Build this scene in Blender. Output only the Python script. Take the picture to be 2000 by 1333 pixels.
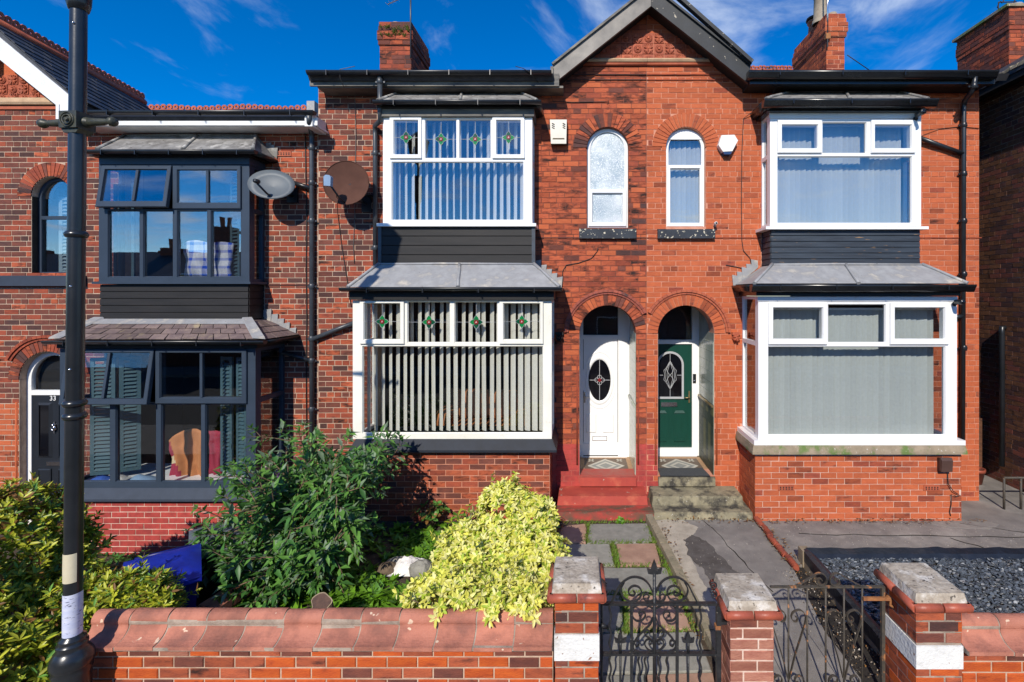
import bpy, bmesh, math, random
from mathutils import Vector, Matrix, noise
for o in list(bpy.data.objects): bpy.data.objects.remove(o)
S = bpy.context.scene; C = S.collection
R = random.Random(11)
PI = math.pi
# ---------------------------------------------------------------- camera, sky, sun, exposure
F = 960.0; PX = 1130.0; PY = 575.0; CZ = 3.15        # focal length in photo pixels, principal point, eye height
def X(px, Y): return (px-PX)*Y/F
def Z(py, Y): return CZ+(PY-py)*Y/F
cam = bpy.data.cameras.new('camera'); co = bpy.data.objects.new('camera', cam); C.objects.link(co)
cam.sensor_width = 36; cam.lens = F/2000*36; cam.shift_x = -(PX-1000)/2000; cam.shift_y = -(666.5-PY)/2000
cam.clip_end = 3000; cam.clip_start = .05
co.location = (0, 0, CZ); co.rotation_euler = (PI/2, 0, 0); S.camera = co
SUN = Vector((.2, 1.0, -.70)).normalized()
sl = bpy.data.lights.new('sun', 'SUN'); so = bpy.data.objects.new('sun', sl); C.objects.link(so)
sl.energy = 4.6; sl.angle = math.radians(.5); sl.color = (1, .93, .82)
so.rotation_euler = SUN.to_track_quat('-Z', 'Y').to_euler(); so.location = (-3, -12, 14)
W = bpy.data.worlds.new('World'); S.world = W; W.use_nodes = True
def sky():
    nt = W.node_tree; N = nt.nodes; L = nt.links; N.clear()
    out = N.new('ShaderNodeOutputWorld'); bg = N.new('ShaderNodeBackground'); L.new(bg.outputs[0], out.inputs[0])
    bg.inputs[1].default_value = .15
    st = N.new('ShaderNodeTexSky'); st.sky_type = 'NISHITA'; st.sun_disc = False
    st.sun_elevation = math.asin(-SUN.z); st.sun_rotation = math.atan2(-SUN.x, -SUN.y)
    st.air_density = .8; st.dust_density = .1; st.ozone_density = 3.5; st.altitude = 300
    hs = N.new('ShaderNodeHueSaturation'); hs.inputs['Saturation'].default_value = 1.5; hs.inputs['Value'].default_value = 1.08; hs.inputs['Hue'].default_value = .507
    L.new(st.outputs[0], hs.inputs['Color'])
    tc = N.new('ShaderNodeTexCoord'); sx = N.new('ShaderNodeSeparateXYZ'); L.new(tc.outputs['Generated'], sx.inputs[0])
    add = N.new('ShaderNodeMath'); add.operation = 'ADD'; L.new(sx.outputs[2], add.inputs[0]); add.inputs[1].default_value = .12
    mx = N.new('ShaderNodeMath'); mx.operation = 'MAXIMUM'; L.new(add.outputs[0], mx.inputs[0]); mx.inputs[1].default_value = .05
    dx = N.new('ShaderNodeMath'); dx.operation = 'DIVIDE'; L.new(sx.outputs[0], dx.inputs[0]); L.new(mx.outputs[0], dx.inputs[1])
    dy = N.new('ShaderNodeMath'); dy.operation = 'DIVIDE'; L.new(sx.outputs[1], dy.inputs[0]); L.new(mx.outputs[0], dy.inputs[1])
    cb = N.new('ShaderNodeCombineXYZ'); L.new(dx.outputs[0], cb.inputs[0]); L.new(dy.outputs[0], cb.inputs[1])
    def cloud(rot, scl, nsc, lo, hi, seed, dist):
        mp = N.new('ShaderNodeMapping'); mp.inputs['Rotation'].default_value = (0, 0, rot); mp.inputs['Scale'].default_value = scl
        mp.inputs['Location'].default_value = (seed, seed*.37, 0); L.new(cb.outputs[0], mp.inputs[0])
        n = N.new('ShaderNodeTexNoise'); n.inputs['Scale'].default_value = nsc; n.inputs['Detail'].default_value = 9
        n.inputs['Roughness'].default_value = .58; n.inputs['Distortion'].default_value = dist; L.new(mp.outputs[0], n.inputs[0])
        r = N.new('ShaderNodeMapRange'); r.interpolation_type = 'SMOOTHSTEP'; L.new(n.outputs[0], r.inputs[0])
        r.inputs[1].default_value = lo; r.inputs[2].default_value = hi; return r
    a = cloud(.5, (.55, 1.2, 1), 1.5, .50, .74, 3.1, .7); b = cloud(-.3, (1.1, .6, 1), 2.6, .52, .84, 8.7, .5)
    ad = N.new('ShaderNodeMath'); ad.operation = 'MAXIMUM'; L.new(a.outputs[0], ad.inputs[0]); L.new(b.outputs[0], ad.inputs[1])
    ml = N.new('ShaderNodeMath'); ml.operation = 'MULTIPLY'; L.new(ad.outputs[0], ml.inputs[0]); ml.inputs[1].default_value = .66
    mix = N.new('ShaderNodeMixRGB'); L.new(ml.outputs[0], mix.inputs[0]); L.new(hs.outputs[0], mix.inputs[1])
    mix.inputs[2].default_value = (5.6, 6.2, 7.0, 1); L.new(mix.outputs[0], bg.inputs[0])
sky()
S.view_settings.view_transform = 'Standard'; S.view_settings.look = 'None'
S.view_settings.exposure = 0.12; S.view_settings.gamma = 1; S.view_settings.use_curve_mapping = False
S.render.engine = 'CYCLES'; S.cycles.transparent_max_bounces = 24; S.cycles.max_bounces = 8

# ---------------------------------------------------------------- materials
M = {}
def mat(name, c, c2=None, rough=.6, sc=6, bump=0, bsc=80, metal=0, spec=.4, stretch=(1, 1, 1), rnd=0, lo=.35, hi=.65,
        stain=None, fleck=None, alpha=None, transl=0):
    m = bpy.data.materials.new(name); m.use_nodes = True; nt = m.node_tree; N = nt.nodes; L = nt.links
    p = N['Principled BSDF']; p.inputs['Roughness'].default_value = rough; p.inputs['Metallic'].default_value = metal
    p.inputs['Specular IOR Level'].default_value = spec
    g = N.new('ShaderNodeNewGeometry'); mp = N.new('ShaderNodeMapping'); mp.inputs['Scale'].default_value = stretch
    L.new(g.outputs['Position'], mp.inputs[0])
    def nz(scale, a, b, det=5, loc=None):
        n = N.new('ShaderNodeTexNoise'); n.inputs['Scale'].default_value = scale; n.inputs['Detail'].default_value = det
        n.inputs['Roughness'].default_value = .62; L.new(mp.outputs[0], n.inputs[0])
        r = N.new('ShaderNodeMapRange'); r.inputs[1].default_value = a; r.inputs[2].default_value = b; L.new(n.outputs[0], r.inputs[0]); return r.outputs[0]
    def mixc(f, a, b, typ='MIX'):
        x = N.new('ShaderNodeMixRGB'); x.blend_type = typ
        if isinstance(f, float): x.inputs[0].default_value = f
        else: L.new(f, x.inputs[0])
        for i, v in ((1, a), (2, b)):
            if isinstance(v, tuple): x.inputs[i].default_value = (*v[:3], 1)
            else: L.new(v, x.inputs[i])
        return x.outputs[0]
    col = mixc(nz(sc, lo, hi), c, c2 or tuple(k*.75 for k in c))
    if stain: col = mixc(nz(stain[1], stain[2], stain[3]), col, stain[0])
    if fleck: col = mixc(nz(fleck[1], fleck[2], fleck[3], 2), col, fleck[0])
    if rnd:
        oi = N.new('ShaderNodeObjectInfo'); a = N.new('ShaderNodeMath'); L.new(oi.outputs['Random'], a.inputs[0]); L.new(g.outputs['Random Per Island'], a.inputs[1])
        fr = N.new('ShaderNodeMath'); fr.operation = 'FRACT'; L.new(a.outputs[0], fr.inputs[0])
        mr = N.new('ShaderNodeMapRange'); mr.inputs[3].default_value = 1-rnd; mr.inputs[4].default_value = 1+rnd; L.new(fr.outputs[0], mr.inputs[0])
        hs = N.new('ShaderNodeHueSaturation'); L.new(mr.outputs[0], hs.inputs['Value']); L.new(col, hs.inputs['Color']); col = hs.outputs[0]
    L.new(col, p.inputs['Base Color'])
    if bump:
        n = N.new('ShaderNodeTexNoise'); n.inputs['Scale'].default_value = bsc; n.inputs['Detail'].default_value = 4; L.new(mp.outputs[0], n.inputs[0])
        b = N.new('ShaderNodeBump'); b.inputs['Strength'].default_value = bump; b.inputs['Distance'].default_value = .01
        L.new(n.outputs[0], b.inputs['Height']); L.new(b.outputs[0], p.inputs['Normal'])
    if transl:
        out = N['Material Output']; t = N.new('ShaderNodeBsdfTranslucent'); L.new(col, t.inputs[0]); ms = N.new('ShaderNodeMixShader')
        ms.inputs[0].default_value = transl; L.new(p.outputs[0], ms.inputs[1]); L.new(t.outputs[0], ms.inputs[2]); L.new(ms.outputs[0], out.inputs[0])
    M[name] = m; return m
def glass(name, refl, tint, rough=0.0, wob=.0008):
    m = bpy.data.materials.new(name); m.use_nodes = True; nt = m.node_tree; N = nt.nodes; L = nt.links; N.clear()
    out = N.new('ShaderNodeOutputMaterial'); t = N.new('ShaderNodeBsdfTransparent'); t.inputs[0].default_value = (*tint, 1)
    g = N.new('ShaderNodeBsdfGlossy'); g.inputs['Roughness'].default_value = rough; fr = N.new('ShaderNodeFresnel'); fr.inputs[0].default_value = 1.5
    a = N.new('ShaderNodeMath'); a.operation = 'ADD'; a.inputs[1].default_value = refl; a.use_clamp = True; L.new(fr.outputs[0], a.inputs[0])
    ge = N.new('ShaderNodeNewGeometry'); io = N.new('ShaderNodeMapRange'); io.inputs[3].default_value = 1.5; io.inputs[4].default_value = 1/1.5; L.new(ge.outputs['Backfacing'], io.inputs[0]); L.new(io.outputs[0], fr.inputs[0])   # same reflectance on both faces of a thin pane
    n = N.new('ShaderNodeTexNoise'); n.inputs['Scale'].default_value = 1.6; L.new(ge.outputs['Position'], n.inputs[0])
    b = N.new('ShaderNodeBump'); b.inputs['Distance'].default_value = wob; b.inputs['Strength'].default_value = 1; L.new(n.outputs[0], b.inputs['Height']); L.new(b.outputs[0], g.inputs['Normal'])
    ms = N.new('ShaderNodeMixShader'); L.new(a.outputs[0], ms.inputs[0]); L.new(t.outputs[0], ms.inputs[1]); L.new(g.outputs[0], ms.inputs[2]); L.new(ms.outputs[0], out.inputs[0])
    M[name] = m
SOOT = (.035, .02, .017)
def brick(name, c, c2, soot=None, rnd=.16):
    mat(name, c, c2, rough=.85, sc=14, bump=.6, bsc=95, spec=.2, rnd=rnd, stretch=(.55, 1, 1.6), stain=(SOOT, 7, *soot) if soot else None,
        fleck=((.5, .3, .2), 90, .74, .8))
brick('brick_orange', (.49, .124, .050), (.41, .098, .042), None, .10)
brick('brick_orange_sooty', (.44, .104, .046), (.32, .072, .036), (.48, .66))
brick('brick_red', (.33, .075, .038), (.23, .055, .034), (.60, .80))
brick('brick_brown', (.19, .062, .042), (.125, .045, .035), (.62, .85))
brick('brick_dark', (.105, .046, .038), (.065, .035, .032))
brick('brick_blue', (.05, .035, .04), (.09, .04, .035))
brick('brick_pale', (.36, .15, .10), (.28, .10, .07), (.68, .9))
brick('brick_garden', (.38, .092, .040), (.24, .062, .034), (.56, .74), .24)
brick('brick_garden_hot', (.52, .105, .022), (.40, .07, .02), (.62, .8), .12)
brick('brick_bleached', (.42, .19, .13), (.30, .11, .08), None, .2)
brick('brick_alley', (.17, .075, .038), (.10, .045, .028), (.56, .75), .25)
mat('paint_red', (.42, .072, .05), (.34, .056, .042), .6, 5, .25, 60, spec=.25, stain=((.50, .13, .075), 4, .54, .70), fleck=((.42, .34, .27), 9, .68, .71))
mat('paint_red_worn', (.40, .06, .045), (.30, .05, .04), .65, 4, .3, 60, spec=.2, stain=((.11, .075, .05), 4, .44, .62), fleck=((.34, .26, .2), 26, .68, .72), stretch=(.7, 1.6, 1))
mat('paint_red_brick', (.44, .060, .048), (.28, .04, .036), .6, 9, .2, 90, rnd=.08)
mat('paint_red_joint', (.40, .06, .045), (.36, .11, .08), .7, 9)
mat('mortar_cream', (.56, .41, .30), (.42, .29, .21), .95, 11, .4, 150, stain=((.15, .10, .075), 3.2, .60, .76))
mat('mortar_pink', (.62, .30, .20), (.50, .20, .12), .95, 8, .3, 150)
mat('mortar_red', (.26, .075, .045), (.13, .045, .03), .95, 8, .3, 150)
mat('mortar_grey', (.42, .34, .27), (.24, .19, .15), .95, 10, .5, 120)
mat('mortar_white', (.70, .56, .47), (.55, .36, .28), .9, 10, .3, 120)
mat('white_upvc', (.82, .82, .81), (.76, .76, .75), .3, 2, spec=.5, stain=((.56, .54, .49), 7, .64, .82))
mat('cream_upvc', (.82, .80, .73), (.75, .72, .62), .3, 2, spec=.5, stain=((.55, .48, .36), 7, .62, .82))
mat('white_board', (.80, .80, .80), (.68, .68, .67), .45, 7, stain=((.35, .33, .28), 12, .7, .85))
mat('grey_frame', (.036, .052, .078), (.030, .044, .066), .42, 3, .05, 200, spec=.3)
mat('grey_sill', (.042, .054, .078), (.036, .046, .066), .6, 6, .1, 80, spec=.2)
mat('navy_paint', (.022, .027, .038), (.018, .021, .028), .6, 6, .1, 60, spec=.2)
mat('black_board', (.018, .0175, .0175), (.026, .024, .023), .5, 5, .1, 90, stretch=(.3, 1, 3), spec=.2)
mat('grey_fascia', (.07, .068, .066), (.30, .26, .20), .55, 3, .05, 60, stretch=(.6, 1, 2.5), lo=.42, hi=.8, spec=.3)
mat('weathered_barge', (.27, .24, .205), (.075, .07, .066), .5, 2.2, .05, 60, lo=.3, hi=.7)
mat('black_barge', (.026, .028, .031), (.018, .019, .02), .55, 6, .1, 60, fleck=((.42, .36, .27), 16, .68, .71))
mat('black_plastic', (.012, .014, .017), (.018, .02, .024), .33, 6, spec=.5)
mat('black_gloss', (.010, .011, .013), (.016, .018, .02), .25, 6, spec=.6)
mat('grey_pipe', (.05, .06, .072), (.035, .04, .048), .38, 6, spec=.5)
mat('weatherboard', (.032, .045, .062), (.018, .024, .034), .6, 5, .35, 50, stretch=(.35, 1, 4), fleck=((.30, .17, .07), 15, .70, .735))
mat('lead', (.35, .35, .35), (.235, .235, .24), .6, 5, .12, 12, metal=.1, stain=((.55, .50, .42), 5, .54, .74), fleck=((.09, .08, .07), 30, .70, .76))
mat('lead_old', (.26, .25, .235), (.13, .12, .11), .75, 7, .4, 30, stain=((.46, .44, .40), 5, .54, .70), fleck=((.05, .04, .03), 18, .64, .7))
mat('slate', (.055, .056, .062), (.032, .033, .038), .55, 8, .3, 60, rnd=.35)
mat('stone_slate', (.20, .145, .125), (.12, .085, .085), .75, 6, .5, 50, rnd=.3, stain=((.28, .22, .14), 5, .58, .7))
mat('terracotta', (.43, .105, .045), (.32, .075, .038), .7, 9, .25, 60, rnd=.1)
mat('crest', (.46, .11, .05), (.30, .07, .04), .7, 9, .2, 60, rnd=.15, stain=((.06, .045, .04), 4, .58, .72))
mat('coping', (.43, .175, .12), (.34, .125, .085), .78, 5, .6, 45, rnd=.17, spec=.2, stain=((.19, .095, .075), 5, .46, .80), fleck=((.60, .44, .32), 13, .695, .72))
mat('coping_dark', (.12, .06, .05), (.05, .035, .032), .7, 9, .3, 60)
mat('terracotta_trim', (.36, .085, .045), (.24, .06, .04), .45, 6, .2, 50, rnd=.18, stain=((.06, .035, .03), 6, .6, .72))
mat('sandstone', (.50, .34, .21), (.38, .25, .15), .85, 8, .3, 60)
mat('stone_mossy', (.34, .27, .19), (.22, .18, .12), .9, 6, .5, 60, stain=((.13, .19, .055), 3.5, .52, .62), fleck=((.55, .52, .46), 30, .66, .72))
mat('step_stone', (.33, .29, .19), (.19, .17, .115), .9, 5, .5, 50, spec=.2, stain=((.06, .055, .046), 4.5, .48, .62), fleck=((.6, .57, .5), 40, .68, .73))
mat('sill_flaking', (.038, .045, .056), (.026, .03, .038), .6, 6, .3, 40, spec=.2, fleck=((.55, .50, .38), 24, .62, .66))
mat('white_paint', (.74, .74, .72), (.66, .66, .64), .7, 8, .8, 40, stain=((.50, .47, .42), 6, .58, .72), fleck=((.30, .17, .12), 17, .68, .71))
mat('cap_stone', (.48, .42, .34), (.30, .25, .195), .9, 16, .9, 40, stain=((.62, .58, .52), 7, .52, .64), fleck=((.10, .085, .07), 26, .63, .70))
mat('asphalt', (.235, .215, .195), (.17, .155, .143), .9, 4, .5, 160, spec=.2, stain=((.31, .285, .255), 1.5, .52, .70), fleck=((.40, .38, .34), 75, .66, .74))
mat('asphalt_dark', (.075, .066, .06), (.12, .108, .1), .9, 6, .6, 140, spec=.2, fleck=((.5, .48, .44), 45, .70, .745))
mat('concrete', (.46, .41, .33), (.33, .29, .23), .9, 6, .5, 100, fleck=((.14, .12, .1), 60, .66, .72))
mat('kerb', (.30, .25, .17), (.19, .17, .11), .9, 9, .5, 60, fleck=((.12, .11, .08), 30, .62, .7))
mat('flag_grey', (.29, .28, .245), (.21, .205, .178), .88, 9, .5, 110, rnd=.1, fleck=((.36, .35, .31), 70, .66, .74))
mat('flag_pink', (.42, .26, .185), (.32, .19, .135), .88, 7, .4, 100, rnd=.1, fleck=((.2, .15, .12), 60, .66, .74))
mat('soil', (.085, .060, .040), (.045, .032, .022), .95, 14, .9, 40, fleck=((.26, .21, .15), 34, .64, .72))
mat('soil_dark', (.03, .024, .02), (.018, .015, .013), .95, 14, .9, 40, fleck=((.3, .27, .22), 40, .70, .76))
mat('pavement', (.26, .245, .225), (.19, .18, .165), .9, 4, .4, 100)
mat('road', (.06, .06, .06), (.045, .045, .046), .9, 5, .5, 150)
mat('ground', (.10, .095, .07), (.07, .07, .05), .95, 2)
mat('slate_chip', (.095, .112, .135), (.055, .065, .08), .5, 30, rnd=.55)
mat('slate_chip_pale', (.34, .35, .35), (.22, .23, .24), .5, 30, rnd=.3)
mat('membrane', (.010, .013, .020), (.016, .02, .03), .32, 9, .6, 18)
mat('timber', (.30, .24, .16), (.2, .15, .1), .8, 7, .3, 60)
mat('timber_dark', (.03, .026, .024), (.045, .04, .034), .7, 7, .3, 60)
mat('iron_black', (.014, .015, .017), (.03, .03, .032), .4, 20, .4, 60, fleck=((.5, .45, .38), 42, .70, .735))
mat('iron_rusty', (.045, .04, .034), (.08, .065, .048), .6, 20, .4, 60, fleck=((.34, .15, .06), 12, .62, .68))
mat('rust', (.36, .15, .05), (.22, .09, .04), .8, 20, .4, 60)
mat('lamp_paint', (.013, .015, .017), (.019, .021, .024), .28, 7, .06, 30, spec=.6)
mat('lamp_moss', (.030, .034, .030), (.06, .06, .038), .45, 22, .2, 40)
mat('notice', (.62, .64, .76), (.48, .52, .70), .35, 12, stretch=(.6, 1, 3), fleck=((.14, .15, .22), 30, .62, .66))
mat('sticker', (.62, .56, .40), (.55, .49, .34), .5, 6)
mat('bin_blue', (.010, .03, .40), (.007, .013, .2), .35, 4, spec=.5)
mat('bin_blue_body', (.008, .014, .16), (.006, .01, .11), .4, 4)
mat('bin_grey', (.13, .15, .18), (.085, .1, .12), .5, 5)
mat('bin_dark', (.016, .017, .019), (.012, .013, .014), .5, 5)
mat('bark', (.16, .115, .075), (.09, .065, .045), .9, 20, .6, 40)
mat('wood_end', (.10, .055, .04), (.055, .03, .026), .8, 16, .4, 60)
mat('bag_white', (.72, .70, .68), (.6, .57, .54), .5, 9, .4, 20)
mat('rock', (.30, .29, .25), (.2, .19, .17), .9, 9, .6, 40)
mat('dish_brown', (.105, .05, .036), (.08, .038, .028), .85, 4, spec=.1)
mat('dish_grey', (.11, .13, .145), (.095, .11, .125), .5, 3, spec=.35)
mat('lnb_blue', (.22, .33, .47), (.18, .27, .4), .4, 4)
mat('alarm_cream', (.62, .58, .50), (.55, .51, .43), .45, 4)
mat('alarm_white', (.80, .79, .74), (.74, .73, .68), .4, 4)
mat('alarm_blue', (.015, .05, .15), (.012, .04, .12), .4, 4)
mat('meter_brown', (.085, .045, .035), (.07, .038, .03), .5, 4)
mat('blind_cream', (.84, .81, .72), (.78, .75, .66), .85, 30, transl=.25)
mat('blind_pale', (.54, .57, .56), (.50, .53, .52), .85, 30, rnd=.08, transl=.2)
mat('blind_white', (.84, .84, .80), (.80, .80, .76), .85, 30, transl=.25)
mat('blind_grey', (.46, .485, .465), (.42, .445, .43), .85, 30, rnd=.07, transl=.15)
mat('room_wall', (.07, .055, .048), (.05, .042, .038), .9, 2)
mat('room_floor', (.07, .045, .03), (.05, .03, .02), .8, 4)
mat('sofa', (.46, .17, .055), (.32, .105, .035), .55, 9, .3, 30)
mat('shutter_pale', (.34, .46, .52), (.3, .42, .48), .5, 4)
mat('shutter_teal', (.060, .115, .140), (.05, .098, .12), .5, 4)
mat('cloth_orange', (.50, .20, .075), (.42, .16, .06), .8, 8)
mat('cloth_pink', (.33, .03, .065), (.27, .025, .05), .8, 8)
mat('cloth_cream', (.6, .48, .3), (.5, .4, .25), .8, 8)
mat('cloth_blue', (.05, .14, .5), (.04, .1, .4), .8, 8)
mat('door_white', (.84, .84, .83), (.8, .8, .79), .3, 3, spec=.5)
mat('door_green', (.006, .052, .036), (.005, .044, .03), .35, 5, .1, 60, stretch=(6, 1, .6))
mat('door_navy', (.016, .020, .027), (.013, .016, .022), .4, 5)
mat('dark_glass', (.004, .004, .006), (.006, .006, .008), .06, 5, spec=.6)
mat('chrome', (.6, .6, .62), (.5, .5, .52), .2, 5, metal=1)
mat('brass', (.40, .30, .16), (.3, .22, .1), .35, 5, metal=.8)
mat('lead_came', (.42, .43, .44), (.38, .38, .4), .4, 5)
mat('stain_green', (.012, .30, .075), (.01, .20, .06), .2, 12, spec=.6, transl=.3)
mat('stain_green_dark', (.008, .11, .05), (.006, .08, .04), .2, 12, spec=.6, transl=.3)
mat('stain_red', (.22, .018, .02), (.16, .012, .015), .2, 12, spec=.6)
mat('stain_pink', (.6, .35, .33), (.5, .25, .25), .3, 12)
mat('wall_tile', (.40, .42, .35), (.33, .35, .29), .2, 6, spec=.6)
mat('wall_tile_green', (.018, .034, .026), (.04, .055, .03), .45, 9, spec=.25)
mat('wall_tile_olive', (.16, .15, .06), (.10, .10, .04), .45, 9, spec=.25)
mat('floor_tile_brown', (.15, .105, .075), (.11, .08, .06), .6, 16)
mat('floor_tile_tan', (.42, .26, .14), (.34, .2, .11), .6, 16)
mat('floor_tile_pale', (.52, .49, .42), (.44, .41, .35), .6, 16)
mat('floor_tile_grey', (.27, .27, .25), (.22, .22, .2), .6, 16)
mat('mat_grey', (.075, .077, .08), (.055, .057, .06), .9, 60, .6, 200)
mat('leaf_dark', (.06, .17, .034), (.042, .12, .026), .45, 9, rnd=.35, transl=.22)
mat('leaf_mid', (.13, .29, .05), (.09, .21, .038), .45, 9, rnd=.35, transl=.25)
mat('leaf_silver', (.20, .29, .17), (.10, .15, .09), .5, 9, rnd=.25, transl=.2)
mat('leaf_weed', (.15, .32, .018), (.10, .23, .014), .5, 9, rnd=.35, transl=.35)
mat('leaf_lime', (.50, .50, .045), (.38, .41, .03), .4, 9, rnd=.3, transl=.3)
mat('leaf_hedge', (.24, .30, .024), (.13, .19, .016), .35, 9, rnd=.35, transl=.25)
mat('leaf_bronze', (.26, .13, .035), (.18, .085, .025), .45, 9, rnd=.3, transl=.25)
mat('leaf_yellow', (.78, .74, .17), (.66, .66, .09), .5, 9, rnd=.2, transl=.3)
mat('leaf_cream', (.84, .80, .36), (.76, .74, .24), .5, 9, rnd=.15, transl=.3)
mat('leaf_green_y', (.40, .50, .045), (.28, .40, .03), .5, 9, rnd=.25, transl=.3)
mat('twig', (.20, .135, .08), (.12, .08, .05), .8, 20)
mat('moss', (.15, .20, .03), (.10, .13, .02), .9, 30, .8, 90, rnd=.2)
mat('flower_purple', (.16, .03, .2), (.1, .02, .14), .7, 20)
mat('frosted', (.50, .55, .57), (.25, .33, .39), .16, 3.2, .5, 150, spec=.8, lo=.38, hi=.62, fleck=((.62, .66, .68), 60, .55, .6))
mat('cable', (.02, .018, .017), (.03, .026, .024), .6, 9)
mat('cable_grey', (.14, .13, .12), (.1, .09, .085), .6, 9)
mat('opp_brick', (.20, .07, .045), (.13, .05, .035), .9, 6)
mat('pot', (.34, .13, .07), (.24, .09, .05), .8, 8)
mat('pot_cream', (.36, .30, .22), (.26, .21, .155), .8, 8)
glass('glass_bright', .20, (.97, .98, .985)); glass('glass', .11, (.97, .98, .985)); glass('glass_dark', .025, (.96, .975, .98))
def plaid():
    m = mat('plaid', (.74, .76, .80), (.7, .72, .77), .8, 8); N = m.node_tree.nodes; L = m.node_tree.links; p = N['Principled BSDF']
    g = N.new('ShaderNodeNewGeometry'); s = N.new('ShaderNodeSeparateXYZ'); L.new(g.outputs['Position'], s.inputs[0])
    def band(o, f, t):
        a = N.new('ShaderNodeMath'); a.operation = 'MULTIPLY'; a.inputs[1].default_value = f; L.new(o, a.inputs[0])
        b = N.new('ShaderNodeMath'); b.operation = 'FRACT'; L.new(a.outputs[0], b.inputs[0])
        c = N.new('ShaderNodeMath'); c.operation = 'LESS_THAN'; c.inputs[1].default_value = t; L.new(b.outputs[0], c.inputs[0]); return c.outputs[0]
    h = band(s.outputs[2], 8.5, .34); v = band(s.outputs[0], 5.2, .24)
    ad = N.new('ShaderNodeMath'); ad.operation = 'ADD'; L.new(h, ad.inputs[0]); L.new(v, ad.inputs[1])
    ml = N.new('ShaderNodeMath'); ml.operation = 'MULTIPLY'; ml.inputs[1].default_value = .5; L.new(ad.outputs[0], ml.inputs[0])
    mx = N.new('ShaderNodeMixRGB'); L.new(ml.outputs[0], mx.inputs[0]); mx.inputs[1].default_value = (.74, .76, .80, 1); mx.inputs[2].default_value = (.01, .09, .62, 1)
    L.new(mx.outputs[0], p.inputs['Base Color'])
plaid()

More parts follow.
